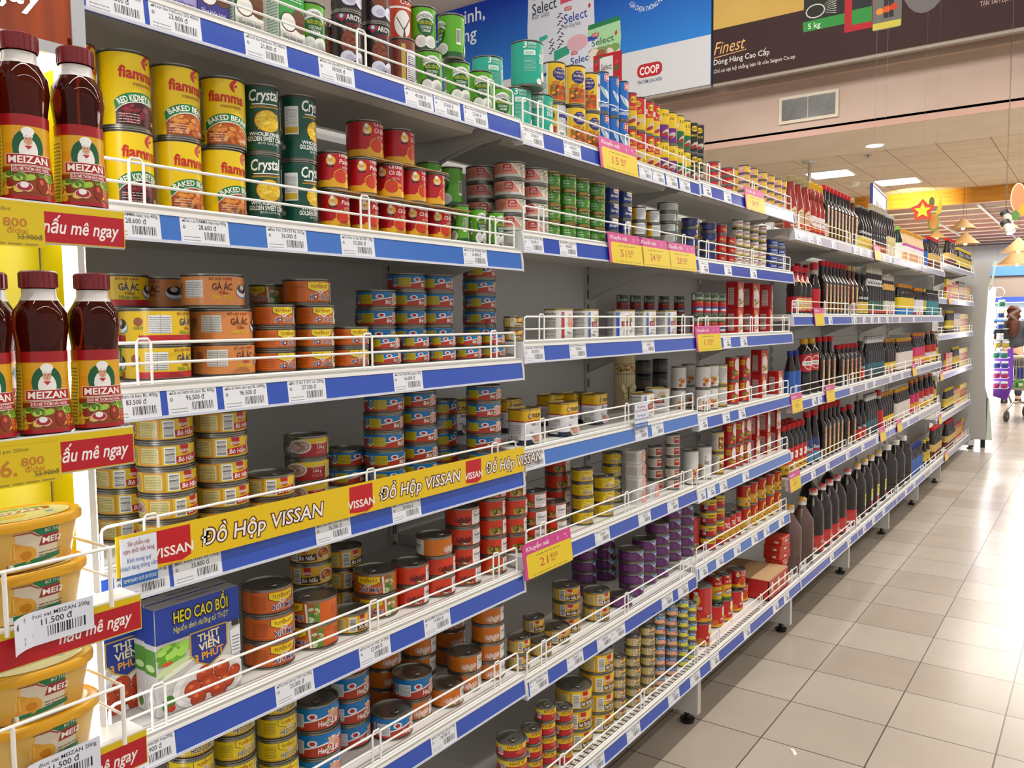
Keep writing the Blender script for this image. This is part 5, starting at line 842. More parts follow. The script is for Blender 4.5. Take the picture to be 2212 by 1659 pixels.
('pkr',8,4,[(7.3407,-0.075,0,1,0),(7.4119,-0.075,0,1,0),(7.4832,-0.075,0,1,0),(7.5544,-0.075,0,1,0),(7.6257,-0.075,0,1,0)]),
('yblk',8,4,[(7.7248,-0.078,0,1,-35),(7.7673,-0.078,0,1,-38),(7.8098,-0.078,0,1,-30),(7.8523,-0.078,0,1,-20),(7.8948,-0.078,0,1,-34),(7.9373,-0.078,0,1,-22),(7.9797,-0.078,0,1,-26),(8.0222,-0.078,0,1,-32),(8.0647,-0.078,0,1,-33)]),
('pky',8,4,[(8.1499,-0.081,0,1,0),(8.2063,-0.081,0,1,0),(8.2626,-0.081,0,1,0),(8.319,-0.081,0,1,0),(8.3753,-0.081,0,1,0),(8.4317,-0.081,0,1,0),(8.488,-0.081,0,1,0),(8.5443,-0.081,0,1,0),(8.6007,-0.081,0,1,0),(8.657,-0.081,0,1,0)]),
('yblk',8,5,[(7.3753,-0.078,0,1,-37),(7.4136,-0.078,0,1,-39),(7.4519,-0.078,0,1,-24),(7.4903,-0.078,0,1,-34),(7.5286,-0.078,0,1,-30),(7.5669,-0.078,0,1,-22),(7.6052,-0.078,0,1,-35),(7.6435,-0.078,0,1,-32),(7.6818,-0.078,0,1,-30),(7.7202,-0.078,0,1,-20),(7.7585,-0.078,0,1,-38),(7.7968,-0.078,0,1,-21)]),
('pko',8,5,[(7.88,-0.081,0,1,0),(7.9382,-0.081,0,1,0),(7.9964,-0.081,0,1,0),(8.0546,-0.081,0,1,0),(8.1128,-0.081,0,1,0),(8.171,-0.081,0,1,0),(8.2292,-0.081,0,1,0)]),
('pky',8,5,[(8.2873,-0.081,0,1,0),(8.344,-0.081,0,1,0),(8.4007,-0.081,0,1,0),(8.4574,-0.081,0,1,0),(8.5141,-0.081,0,1,0),(8.5709,-0.081,0,1,0),(8.6276,-0.081,0,1,0),(8.6843,-0.081,0,1,0)]),
('blkr',8,6,[(7.5744,-0.09,0,1,-29),(7.6376,-0.09,0,1,-22),(7.7007,-0.09,0,1,-36),(7.7638,-0.09,0,1,-27),(7.827,-0.09,0,1,-31),(7.8901,-0.09,0,1,-24),(7.9533,-0.09,0,1,-32)]),
('pkr',8,6,[(8.0412,-0.093,0,1,0),(8.1101,-0.093,0,1,0),(8.1789,-0.093,0,1,0),(8.2478,-0.093,0,1,0),(8.3166,-0.093,0,1,0),(8.3855,-0.093,0,1,0),(8.4543,-0.093,0,1,0),(8.5231,-0.093,0,1,0)]),
('pky',8,6,[(8.5852,-0.093,0,1,0),(8.6435,-0.093,0,1,0)]),
]
TAGS=[(1,1,0.062,'N.cot dua VietCoco 20% 400ml','33.500 đ'),
(1,1,0.145,'N.cot dua VietCoco 22% 400ml','23.800 đ'),
(1,1,0.292,'N.cot dua VietCoco 17% 400ml','21.800 đ'),
(1,1,0.43,'Nuoc cot dua AROY-D 400ml','38.000 đ'),
(1,1,0.627,'Nuoc cot dua CHAOKOH 400ml','43.000 đ'),
(1,1,0.706,'Nuoc cot dua WONDERFARM 400ml','53.500 đ'),
(1,1,0.793,'Nuoc cot dua 3 KHONG 400ml','22.500 đ'),
(2,1,0.996,'Nuoc cot dua 3 KHONG','25.450 đ'),
(2,1,1.156,'Xiu mai ROLAND 155g','40.900 đ'),
(2,1,1.533,'Ca nuc sot ca','17.600 đ'),
(2,1,1.613,'Ca nuc 3 CO GAI','16.500 đ'),
(2,1,1.7,'Ca mac cham','18.200 đ'),
(2,1,1.79,'Ca nuc NAUTICA','22.000 đ'),
(1,2,0.073,'Dau do FIAMMA-Italy hop 400g','28.600 đ'),
(1,2,0.178,'Dau s.ca FIAMMA-Italy hop 400g','28.600 đ'),
(1,2,0.32,'Bap hat CRYSTAL 432g','36.000 đ'),
(1,2,0.468,'Ca chua co dac BA BEP 198g','10.200 đ'),
(1,2,0.786,'Nuoc cot dua WONDER 160ml','15.400 đ'),
(2,2,0.993,'Pate JEAN FLOCH 130g','35.495 đ'),
(2,2,1.136,'Pate HENAFF campagne 130g','49.000 đ'),
(1,3,0.063,'Ga ac han th.bac BL 400g','83.500 đ'),
(1,3,0.149,'Ga ac ham nh.sam BL 400g','96.500 đ'),
(1,3,0.236,'Ga ac tiem sam quy BL ck400g','96.500 đ'),
(1,3,0.351,'Bo 3 lat T.KY ck 200g','27.200 đ'),
(1,3,0.585,'Bo 2 lat HALONG paluxe 150g','16.600 đ'),
(2,3,0.994,'Thit heo TULIP 340g','82.500 đ'),
(2,3,1.178,'Thit heo TULIP luncheon loaf','70.000 đ'),
(2,3,1.553,'Thit heo TULIP ham 340g','70.000 đ'),
(1,4,0.065,'Bo ham VISS kk 397g','73.500 đ'),
(1,4,0.147,'Bo ham VISS ck 150g','33.800 đ'),
(1,4,0.398,'Bo nau dau VISS kk 280g','36.300 đ'),
(1,4,0.574,'Bo 3 lat VISS ck 170g','29.900 đ'),
(2,4,0.993,'Thit heo TULIP 340g','82.500 đ'),
(2,4,1.513,'Thit TULIP Lunch','48.800 đ'),
(2,4,1.614,'Thit TULIP ham','46.300 đ'),
(1,5,0.064,'Heocaoboi th.vien3ph hop200g','26.900 đ'),
(1,5,0.31,'Xiu mai sot ca T.KY ck 200g','23.000 đ'),
(1,5,0.487,'Xiu mai s.ca VISS. ck 200g','22.000 đ'),
(1,5,0.654,'KomachiMaiCoop Select ck 185g','19.900 đ'),
(2,5,1.296,'Pate gan T.KY 170g','23.800 đ'),
(2,5,1.534,'Thit heo CELEBRITY hop','40.830 đ'),
(2,5,1.719,'Heo 2 lat TULIP hop 170g','38.300 đ'),
(1,6,0.668,'Heo 2 lat Coop Select ck 140g','14.700 đ'),
(2,6,1.002,'Cha dum VISSAN ck 200g','29.500 đ'),
(2,6,1.161,'Heo dong VISS ck 170g','21.800 đ'),
(2,6,1.306,'Pate heo 2 lat VISS ck170g','18.800 đ'),
(2,6,1.381,'Pate gan heo VISS ck170g','22.800 đ'),
(2,6,1.684,'Pate gan HALONG','23.801 đ'),
(2,6,1.797,'Pate HALONG','15.400 đ'),
(2,7,1.181,'Pate cot den VISSAN kk397','53.500 đ'),
(2,7,1.375,'Pate heo VISS ck170g','29.300 đ'),
(2,7,1.626,'Pate heo HALONG','22.800 đ'),
(2,7,1.779,'Pate HALONG','18.300 đ'),
(3,1,1.958,'',''),
(3,1,2.129,'',''),
(3,2,1.941,'',''),
(3,2,2.14,'',''),
(3,2,2.384,'',''),
(3,3,2.139,'',''),
(3,3,2.295,'',''),
(3,4,1.944,'',''),
(3,4,2.138,'',''),
(3,4,2.286,'',''),
(3,5,1.934,'',''),
(3,5,2.014,'',''),
(3,5,2.119,'',''),
(3,5,2.331,'',''),
(3,6,1.955,'',''),
(3,6,2.093,'',''),
(3,6,2.256,'',''),
(3,6,2.431,'',''),
(3,6,2.565,'',''),
(3,6,2.743,'',''),
(3,7,1.937,'',''),
(3,7,2.227,'',''),
(3,7,2.536,'',''),
(3,7,2.665,'',''),
(4,1,2.892,'',''),
(4,1,3.073,'',''),
(4,1,3.198,'',''),
(4,1,3.439,'',''),
(5,1,3.855,'',''),
(5,1,3.971,'',''),
(5,1,4.133,'',''),
(5,1,4.516,'',''),
(5,1,4.677,'',''),
(6,1,5.013,'',''),
(6,1,5.234,'',''),
(6,1,5.471,'',''),
(4,2,3.41,'',''),
(5,2,3.867,'',''),
(5,2,4.064,'',''),
(5,2,4.244,'',''),
(5,2,4.413,'',''),
(5,2,4.63,'',''),
(6,2,4.988,'',''),
(6,2,5.441,'',''),
(4,3,3.173,'',''),
(4,3,3.26,'',''),
(4,3,3.824,'',''),
(5,3,4.141,'',''),
(5,3,4.337,'',''),
(5,3,4.761,'',''),
(6,3,5.106,'',''),
(6,3,5.493,'',''),
(4,4,3.18,'',''),
(4,4,3.413,'',''),
(4,4,3.778,'',''),
(5,4,4.099,'',''),
(5,4,4.44,'',''),
(6,4,5.077,'',''),
(6,4,5.347,'',''),
(4,5,3.326,'',''),
(4,5,3.636,'',''),
(5,5,3.95,'',''),
(5,5,4.161,'',''),
(5,5,4.413,'',''),
(6,5,5.052,'',''),
(6,5,5.33,'',''),
(7,5,5.967,'',''),
]
PROMO=[(2, 1, 1.275, 1.475, '15.900'),
(3, 1, 2.279, 2.479, '34.900'),
(2, 2, 1.321, 1.512, '51.300'),
(2, 2, 1.491, 1.681, '24.500'),
(2, 2, 1.663, 1.863, '28.000'),
(3, 3, 1.87, 2.07, '11.900'),
(2, 5, 0.938, 1.138, '21.900'),
(5, 1, 4.239, 4.389, ''),
(4, 2, 3.136, 3.286, ''),
(4, 3, 2.832, 2.982, '9.900'),
(4, 3, 3.342, 3.492, ''),
(6, 3, 5.411, 5.561, ''),
(4, 4, 2.825, 2.975, '14.900'),
(5, 4, 4.486, 4.636, ''),
(6, 4, 4.962, 5.112, ''),
(8, 2, 7.065, 7.215, ''),
(8, 4, 6.759, 6.909, ''),
(8, 5, 6.755, 6.905, ''),
(7, 5, 6.55, 6.7, ''),
]
# ------------------------------------------------------------------ the room
W = .95
SB = {1: [1.6795, 1.4049, 1.1702, .9348, .6993, .4618, .19], 2: [1.674, 1.4449, 1.2049, .9682, .7281, .4494, .19], 3: [1.679, 1.441, 1.201, .949, .719, .4675, .19], 8: [1.69, 1.412, 1.123, .80, .45, .10]}
for b_ in (4, 5, 6, 7): SB[b_] = [1.616, 1.27, .917, .593, .19]
BAYS = {1: 'nearest bay', 2: 'second bay', 3: 'third bay', 4: 'fourth bay', 5: 'fifth bay', 6: 'sixth bay', 7: 'seventh bay', 8: 'end bay'}
def shelf_name(b, s): return 'bottom shelf' if s == len(SB[b]) else ('top', 'second', 'third', 'fourth', 'fifth', 'sixth')[s - 1] + ' shelf'
def front(b, s): return -.03 if b == 8 else (.049 if s == len(SB[b]) else 0.)
def y0y1(b): return ((b - 1) * W, b * W) if b < 8 else (6.66, 8.72)
def struct(mb, name, smooth=False, loc=(0, 0, 0)): return tag(mb.build(name, None, loc, 0, smooth), kind='structure')
FLOOR = tiled('floor_tiles', 'bfb3a5', 'ad9f8f', '5c5046', .302, .2975, .0022, (-.2002, -1.9323, 0), .22, .45)
m = MB(); m.box((-8, -4, -.1), (8, 26, 0), FLOOR); struct(m, 'floor')
CEIL = tiled('ceiling_panels', 'd8c8b2', 'd2c2ac', '8f7f6c', .6, .6, .006, (.2, .1, 0), .85, .1)
PLAS = noisy('ceiling_plaster', 'd9cbb8', 'd3c4b0', 2, .8)
m = MB(); m.box((-8, 9.8, 3.5), (8, 11.2, 3.6), PLAS); m.box((-8, 11.2, 3.5), (8, 15.6, 3.6), CEIL); m.box((-8, -4, 6), (8, 9.9, 6.1), PLAS); struct(m, 'ceiling')
BULK = noisy('bulkhead_paint', 'c4ac9c', 'bda494', 1.5, .75)
m = MB(); m.box((-8, 9.8, 3.52), (8, 10.1, 4.16), BULK); m.box((-8, 9.79, 3.499), (8, 9.805, 3.57), mat('c79f8f', .7)); m.box((-8, 9.7, 4.16), (8, 10.1, 4.3), BULK); m.box((-8, 9.8, 4.3), (8, 10.1, 6), BULK); struct(m, 'wall_bulkhead')
m = MB(); m.box((-8, 25.5, 0), (8, 25.7, 3.5), mat('e8e8e2', .7))
for i in range(26): m.box((-8 + i * .6, 25.49, 2.6), (-7.995 + i * .6, 25.5, 3.5), mat('cfd0cc', .7))
struct(m, 'wall_rear')
m = MB(); m.box((-8.1, -4, 0), (-8, 25.6, 6), mat('cfc8be', .8)); struct(m, 'wall_left')
# timber ceiling of the rear part
def wood(name, h1, h2, st, rough=.5): return noisy(name, h1, h2, 3, rough, st, 0, .4, 0, .3, .7)
TIMB = wood('timber_beam', 'd99a34', 'c07c22', (1, 9, 9), .4); PLK = wood('timber_planks', '8a5022', '6a3814', (.7, 7, 7), .5)
m = MB(); m.box((-8, 15.5, 3.24), (8, 15.62, 3.5), TIMB); struct(m, 'ceiling_beam')
m = MB()
for i in range(11): m.box((-8, 15.75 + i * .9, 3.28), (8, 16.6 + i * .9, 3.32), PLK)
m.box((-8, 15.62, 3.42), (8, 25.5, 3.5), mat('b8a892', .8)); struct(m, 'ceiling_planks')
for i in range(10): m = MB(); m.box((-8, 16.6 + i * .9, 3.262), (8, 16.65 + i * .9, 3.30), mat('efe9df', .5)); struct(m, 'trim_%d' % (i + 1))
def panel_light(loc, label, sx=.58, sy=.55):
    m = MB(); m.box((-sx / 2 - .03, -sy / 2 - .03, -.012), (sx / 2 + .03, sy / 2 + .03, .0), WHITE); o = m.build('ceiling_light', None, loc, 0, False); tag(o, label, 'light', 'square ceiling panel lights')
    d = MB(); d.loft([(-.02, sx / 2, sy / 2, 20), (-.012, sx / 2, sy / 2, 20)], mat('fdfaf2', .5, emit=4.5), 40); d.build('diffuser', o)
panel_light((-2.45, 12.62, 3.5), 'square lit ceiling panel, the one nearer the ceiling pole'); panel_light((-1.77, 14.0, 3.5), 'square lit ceiling panel nearer the timber beam')
m = MB(); m.loft([(-.012, .12, .12, 2), (-.002, .13, .13, 2), (0, .13, .13, 2)], WHITE, 28); o = tag(m.build('downlight', None, (-1.44, 10.83, 3.5)), 'round recessed ceiling downlight below the beige bulkhead', 'light')
m = MB(); m.loft([(-.014, .1, .1, 2), (-.0125, .1, .1, 2)], mat('f6f6ff', .5, emit=6), 24); m.build('lamp', o)
m = MB(); m.loft([(-.04, .05, .05, 2), (-.03, .015, .015, 2), (-.004, .012, .012, 2), (-.004, .05, .05, 2), (0, .05, .05, 2)], mat('b0a898', .4), 16); tag(m.build('sprinkler_head', None, (-1.66, 11.47, 3.5)), 'small sprinkler head on the ceiling beside downlight', 'sprinkler')
m = MB(); m.loft([(-.06, .04, .04, 2), (-.05, .065, .065, 2), (-.012, .07, .07, 2), (0, .08, .08, 2)], mat('ece8de', .4), 20); tag(m.build('smoke_detector', None, (-2.35, 13.7, 3.5)), 'white round smoke detector on the tiled ceiling', 'detector')
m = MB(); m.loft([(-.02, .13, .13, 2), (0, .15, .15, 2)], mat('cdbda6', .6), 24); tag(m.build('ceiling_speaker', None, (-2.2, 14.5, 3.5)), 'flat round beige speaker disc in the ceiling', 'speaker')
m = MB(); m.loft([(2.0, .025, .025, 2), (3.49, .025, .025, 2)], mat('c8c4bc', .2, .9), 20); o = tag(m.build('ceiling_pole', None, (-2.42, 11.44, 0)), 'chrome pole running up to the ceiling behind shelves', 'pole')
m = MB(); m.loft([(3.47, .09, .09, 2), (3.5, .1, .1, 2)], mat('c8c4bc', .25, .8), 24); m.build('ceiling_flange', o)
m = MB(); m.box((-.35, -.02, -.16), (.35, .02, .16), mat('cfc2ae', .5)); m.box((-.315, -.021, -.125), (.315, -.018, .125), BLACK); o = tag(m.build('air_vent', None, (-1.97, 9.79, 3.84), 0, False), 'slatted air vent grille on the beige bulkhead', 'vent')
m = MB()
for i in range(12): m.box((-.315, -.024, -.116 + i * .0205), (.315, -.021, -.1138 + i * .0205), mat('b8ac98', .5))
m.box((-.005, -.031, -.125), (.005, -.012, .125), mat('b8ac98', .5)); m.build('slats', o, smooth=False)
# banners hung in front of the bulkhead
def banner(name, x0, x1, h, label, base, art):
    m = MB(); m.box((x0, 9.37, 4.2), (x1, 9.4, 4.2 + h), base); m.box((x0, 9.38, 4.165), (x1, 9.46, 4.2), mat('9a9086', .6))
    o = tag(m.build(name, None, (0, 0, 0), 0, False), label, 'banner'); a = MB(); art.into(a, lambda x, y, l: (x, 9.369 - l * 6, y), None, .75); a.build('printed_design', o, smooth=False)
    return o
def gradient(name, h1, h2, z0, z1, rough=.75):
    m, nt, b = node_mat(name, rough, .3); tc = nt.nodes.new('ShaderNodeTexCoord'); sp = nt.nodes.new('ShaderNodeSeparateXYZ'); mr = nt.nodes.new('ShaderNodeMapRange'); mx = nt.nodes.new('ShaderNodeMixRGB')
    mr.inputs[1].default_value = z0; mr.inputs[2].default_value = z1; mx.inputs['Color1'].default_value = rgb(h1); mx.inputs['Color2'].default_value = rgb(h2)
    L = nt.links.new; L(tc.outputs['Object'], sp.inputs[0]); L(sp.outputs[2], mr.inputs[0]); L(mr.outputs[0], mx.inputs['Fac']); L(mx.outputs[0], b.inputs['Base Color']); return m
K = 1000
a = Art(); a.rect(-9000, 4200, -3040, 4800, 'cfd0d4', 1)
a.text('sạch', -6540, 6150, 200, 'dfe6f4', 2, .02, al='R'); a.text('xanh', -6520, 6010, 170, 'dfe6f4', 2, .02, al='R'); a.text('an sinh,', -6530, 5745, 200, 'dfe6f4', 2, .02, al='R'); a.text('chất lượng', -6690, 5480, 200, 'dfe6f4', 2, .02, al='R')
def bag(x0, z0, x1, z1, base, top, sub, seal, ts=150):
    a.poly([(x0, z0), (x1, z0 + 20), (x1 + 20, (z0 + z1) / 2), (x1, z1), (x0 + 10, z1 - 30), (x0 - 15, (z0 + z1) / 2)], base, 2); a.poly([(x0 + 8, z1 - 95), (x1 + 4, z1 - 60), (x1, z1), (x0 + 10, z1 - 30)], seal, 3)
    w = x1 - x0; a.rrect(x0 + .14 * w, z1 - 200, x0 + .36 * w, z1 - 150, 16, 'b8242c', 4); a.text('COOP', x0 + .25 * w, z1 - 190, 30, 'f2ece8', 5, .03, w=.17 * w)
    a.text('Select', x0 + .48 * w, z1 - 200 - ts, ts * .8, top, 5, .015, w=.7 * w, rot=.06); a.text(sub, x0 + .12 * w, z1 - 270 - ts, ts * .35, '50555f', 5, .0, al='L', w=.5 * w); a.poly([(x0 + .84 * w, z1 - 210), (x0 + .9 * w, z1 - 170), (x0 + .93 * w, z1 - 215), (x0 + .88 * w, z1 - 245)], 'c02a34', 5)
bag(-5760, 4850, -5180, 6000, 'd2d6e2', '2a3044', 'Bột Giặt', 'd2d6e2', 190); a.poly([(-5560, 5200), (-5430, 5240), (-5440, 5290), (-5580, 5270)], '2fa89a', 5)
for i in range(14): a.ell(-5250 + (i % 3) * 30, 5080 + i * 34, 34, 9, '2a2a34', 5, 8, .5 - (i % 3) * .6)
for i in range(8): a.ell(-5390 + (i % 3) * 26, 5020 + i * 26, 30, 8, '2a2a34', 5, 8, -.4 + (i % 2))
bag(-5230, 4800, -4700, 5740, 'd6d6e2', '2a4aa0', 'Gạo Giống Nhật', 'c8486a', 160); a.ell(-4950, 5080, 170, 110, 'd8a8b4', 5, 16)
bag(-4790, 4780, -4300, 5300, 'a4d4a0', '3a6a4a', 'Nấm & Rong biển', '1f7a4a', 110); a.blobs(-4780, 4800, -4310, 4960, 20, 60, ('c8b894', 'e2d8c4', '7f9a5a', '9a5a3a'), 5)
bag(-5120, 4700, -4640, 5130, 'd2d8e6', '2a3a80', '', '2a4ab0', 120); a.rect(-6050, 4960, -5760, 5260, 'e0b04a', 2); a.blobs(-6050, 4970, -5760, 5250, 14, 46, ('d89a2a', 'f0d080', 'c87a1c'), 3)
a.poly([(-5330, 4900), (-5080, 4960), (-5080, 5080), (-5330, 5040)], '2f9a7a', 2.5); a.rect(-4700, 4440, -4270, 4850, 'b0202c', 6); a.rect(-4600, 4510, -4400, 4810, 'dcdce0', 7); a.text('Select', -4500, 4640, 80, '2a2a34', 8, .02, w=165); a.blobs(-4700, 4450, -4270, 4840, 10, 26, ('2f6a3a', 'c83a3a'), 6.4)
a.rrect(-4045, 4440, -3690, 4610, 70, 'a81c2a', 3); a.rrect(-4030, 4453, -3705, 4597, 60, 'b8202c', 3.5); a.text('COOP', -3868, 4475, 100, 'f2ece8', 5, .05, w=280); a.text('TẬN TÂM LỰA CHỌN', -3868, 4365, 44, '3a3f55', 5, .01, w=350)
a.text('LỰA CHỌN THÔNG MINH', -3900, 5270, 60, 'dfe6f4', 4, .02, w=620, arc=-320)
banner('hanging_banner', -9.0, -3.04, 1.8, 'wide blue and white hanging banner picturing food bags', gradient('blue_print', '2f7fd0', '1336a0', 4.8, 5.9), a)
a = Art(); a.poly([(-3010, 4200), (5000, 4200), (5000, 4840), (-3010, 4840)], '341a1a', 1)
a.text('Finest', -2800, 4545, 150, 'e0b070', 3, .0, .35, w=400, rot=.03); a.poly([(-3000, 4510), (-2590, 4540), (-2590, 4532), (-3000, 4500)], 'e0b070', 3); a.text('Dòng Hàng Cao Cấp', -3000, 4420, 66, 'e8e2da', 3, .012, al='L', w=690); a.text('Chỉ có tại hệ thống bán lẻ của Saigon Co.op', -3000, 4320, 44, 'e0d8d0', 3, .008, al='L', w=990)
a.poly([(-1920, 4590), (-1460, 4590), (-1460, 4720), (-1930, 4700)], '2f8a3c', 3); a.rect(-1920, 4705, -1460, 5400, '22241f', 3); a.text('5 kg', -1870, 4615, 60, 'e0e8dc', 4, .02, al='L'); a.ell(-1790, 4800, 110, 80, 'c9c4b8', 4, 12); a.ell(-1790, 4800, 96, 66, '22241f', 5, 12); [a.poly([(-1700, 4760 + i * 14), (-1560, 4730 + i * 26), (-1562, 4738 + i * 26)], 'd8d4c8', 5) for i in range(8)]
a.rect(-1470, 4490, -1180, 5400, 'b0202a', 4); a.rect(-1390, 4560, -1185, 4720, '2f8a3c', 5); a.rect(-1390, 4720, -1185, 5400, '20262c', 5); a.ell(-1240, 4960, 110, 90, 'd8501c', 6, 18); a.ell(-1235, 4970, 100, 84, '20262c', 6.5, 18)
a.rrect(-1175, 4440, -880, 5400, 30, '6a6864', 6); a.rect(-1170, 4450, -885, 4520, 'c9bc4a', 7); [a.ell(-1100 + i * 70, 4640 + i * 12, 40, 36, ('e08a2a', 'd8501c', 'c83a1c')[i], 8, 14) for i in range(3)]; a.rect(-1060, 4560, -960, 5400, '2a2a2c', 6.6); a.ell(-660, 4900, 230, 370, '6f6a6a', 5, 22); a.poly([(-780, 4900), (-640, 4760), (-500, 4900), (-640, 5400)], '25222a', 6)
a.rrect(-80, 4600, 260, 4780, 60, 'b8202c', 3); a.text('TẬN TÂM LỰA CHỌN', 60, 4480, 50, 'c8a8a0', 4, .008, w=400)
banner('hanging_banner', -3.01, 5.0, 1.8, 'brown and gold hanging banner with large slanted lettering', noisy('gold_print', 'caa75c', 'bf9a50', 1, .8, spec=.2), a)
# ------------------------------------------------------------------ gondola: frames, shelves, guards
PNL = mat('d6d4d0', .5); STRIP = mat('2b4fb2', .16, spec=.6); STRIP_SHEEN = mat('3c6fc0', .14, spec=.6); STRIPG = mat('8c8ba6', .18, spec=.6)  # the second blue is the same strip with a reflection put into its colour
def shelf_mesh(L, base=False, D=.40):
    D -= .008
    m = MB(); x1 = -.004
    m.prism([(-D, .041), (x1, .041), (x1, .045), (-D, .045)], 1, .002, L - .002, WHITE)
    m.prism([(x1 - .006, .012), (x1, .036), (x1, .0445), (x1 - .008, .0445), (x1 - .012, .03)], 1, .002, L - .002, WHITE)
    m.prism([(-.32, .041), (-.30, .018), (-.10, .018), (-.08, .041)], 1, .05, L - .05, GREYP); m.prism([(-.06, .041), (-.055, .02), (-.014, .016), (-.012, .041)], 1, .004, L - .004, GREYP)
    if base:
        for i in range(int(L / .022)): m.box((-.034, .02 + i * .022, .0449), (-.018, .026 + i * .022, .0453), mat('55534f', .6))
    return m.mesh('shelf_board', False)
def strip_mesh(L, mt):
    m = MB(); m.prism([(-.010, .0), (0, .0), (-.004, .036), (-.012, .038)], 1, .004, L - .004, mt)
    m.prism([(-.001, -.002), (.0012, -.002), (.0012, .002), (-.001, .002)], 1, .004, L - .004, mat('d5d8e4', .2)); m.prism([(-.006, .035), (-.0028, .035), (-.0034, .039), (-.006, .039)], 1, .004, L - .004, WHITE)
    for y in (.0, L - .006): m.prism([(-.022, -.003), (.002, -.003), (.001, .02), (-.004, .044), (-.022, .044)], 1, y, y + .005, mat('d6d6d8', .35))
    return m.mesh('price_strip', False)
def bracket_mesh(D=.40):
    D -= .008
    m = MB(); pts = [(-D, .04), (-.03, .04), (-.03, .022)] + [(-.03 - (D - .03) * t, .022 - .10 * t ** 1.6) for t in (.25, .5, .75, 1)]
    m.prism(pts, 1, -.0015, .0015, GREYP); return m.mesh('bracket', False)
def guard_mesh(L, h=.055):
    m = MB(); r = .0022; c = .008; a, b = .018, L - .018
    m.tube([(0, a, 0), (0, a, h - c), (0, a + c * .3, h - c * .3), (0, a + c, h), (0, b - c, h), (0, b - c * .3, h - c * .3), (0, b, h - c), (0, b, 0)], r, WIRE, 8); m.tube([(0, a, h * .5), (0, b, h * .5)], r * .9, WIRE, 8); m.tube([(0, a, .002), (0, b, .002)], r * .9, WIRE, 8)
    for f in (.09, .52, .90):
        y = L * f; m.tube([(.001, y - .01, 0), (.001, y - .01, h + .001), (.001, y - .006, h + .005), (.001, y + .006, h + .005), (.001, y + .01, h + .001), (.001, y + .01, 0)], r * .9, WIRE, 8)
    return m.mesh('wire_guard', True, 60)
_C = {}
def once(k, f):
    if k not in _C: _C[k] = f()
    return _C[k]
BAYGOODS = {1: 'canned beans and meat', 2: 'canned fish and meat', 3: 'tall red cans and boxes', 4: 'soy and chili sauce', 5: 'slim dark sauce bottles', 6: 'vinegar and fish sauce', 7: 'small dark bottles', 8: 'seasoning packets'}
for b in range(1, 9):
    ya, yb = y0y1(b); L = yb - ya; D = .40 if b < 8 else .37
    o = empty('gondola_unit', (-.41, ya, 0), 0, 'grey gondola backboard and uprights standing behind the %s of %s' % (BAYS[b], BAYGOODS[b]), 'shelving', 'gondola units')
    m = MB(); m.box((-.004, .016, .03), (.004, L - .016, 1.78), PNL)
    for z in (.42, .8, 1.18, 1.55): m.box((.0035, .02, z), (.0055, L - .02, z + .002), mat('8f8d8a', .5))
    m.build('back_panel', o, smooth=False)
    for k, y in enumerate((0.0, L) if b == 1 else (L,)):
        m = MB(); m.box((-.03, y - .014, 0), (.012, y + .014, 1.80), GREYP)
        for i in range(34): m.box((.0118, y - .006, .12 + i * .05), (.0126, y - .002, .15 + i * .05), mat('3a3936', .6)); m.box((.0118, y + .002, .12 + i * .05), (.0126, y + .006, .15 + i * .05), mat('3a3936', .6))
        m.build('upright', o, smooth=False)
        m = MB(); m.prism([(.0, .035), (.42, .035), (.42, .15 if b < 8 else .09), (.0, .17 if b < 8 else .1)], 1, y - .013, y + .013, mat('d2cfc9', .4)); f = m.build('base_leg', o, smooth=False)
        m = MB(); m.loft([(0, .022, .022, 2), (.012, .024, .024, 2), (.014, .01, .01, 2), (.036, .01, .01, 2)], BLACK, 14, c=(.38, y)); m.build('foot', f)
    for s in range(1, len(SB[b]) + 1):
        z = SB[b][s - 1]; fx = front(b, s); base = s == len(SB[b]); DD = D + (fx if fx > 0 else 0)
        o = put('gondola_shelf', once(('sh', round(L, 3), base, round(DD, 3)), lambda: shelf_mesh(L, base, DD)), None, (fx, ya, z))
        tag(o, 'white metal %s of the %s with %s' % (shelf_name(b, s), BAYS[b], BAYGOODS[b]), 'shelf', 'gondola shelves')
        mt = STRIPG if (b >= 5 and (s <= 3 or b >= 7)) or b == 8 or (b == 4 and s == 1) else (STRIP_SHEEN if (b, s) in ((1, 2), (2, 4), (3, 6), (3, 5)) else STRIP)
        put('price_strip', once(('st', round(L, 3), mt.name), lambda: strip_mesh(L, mt)), o)
        if not base:
            for y in (.0045, L - .0045): put('bracket', once(('br', D), lambda: bracket_mesh(D)), o, (0, y, 0))
        put('wire_guard', once(('gd', round(L, 3)), lambda: guard_mesh(L)), o, (-.012, 0, .045))
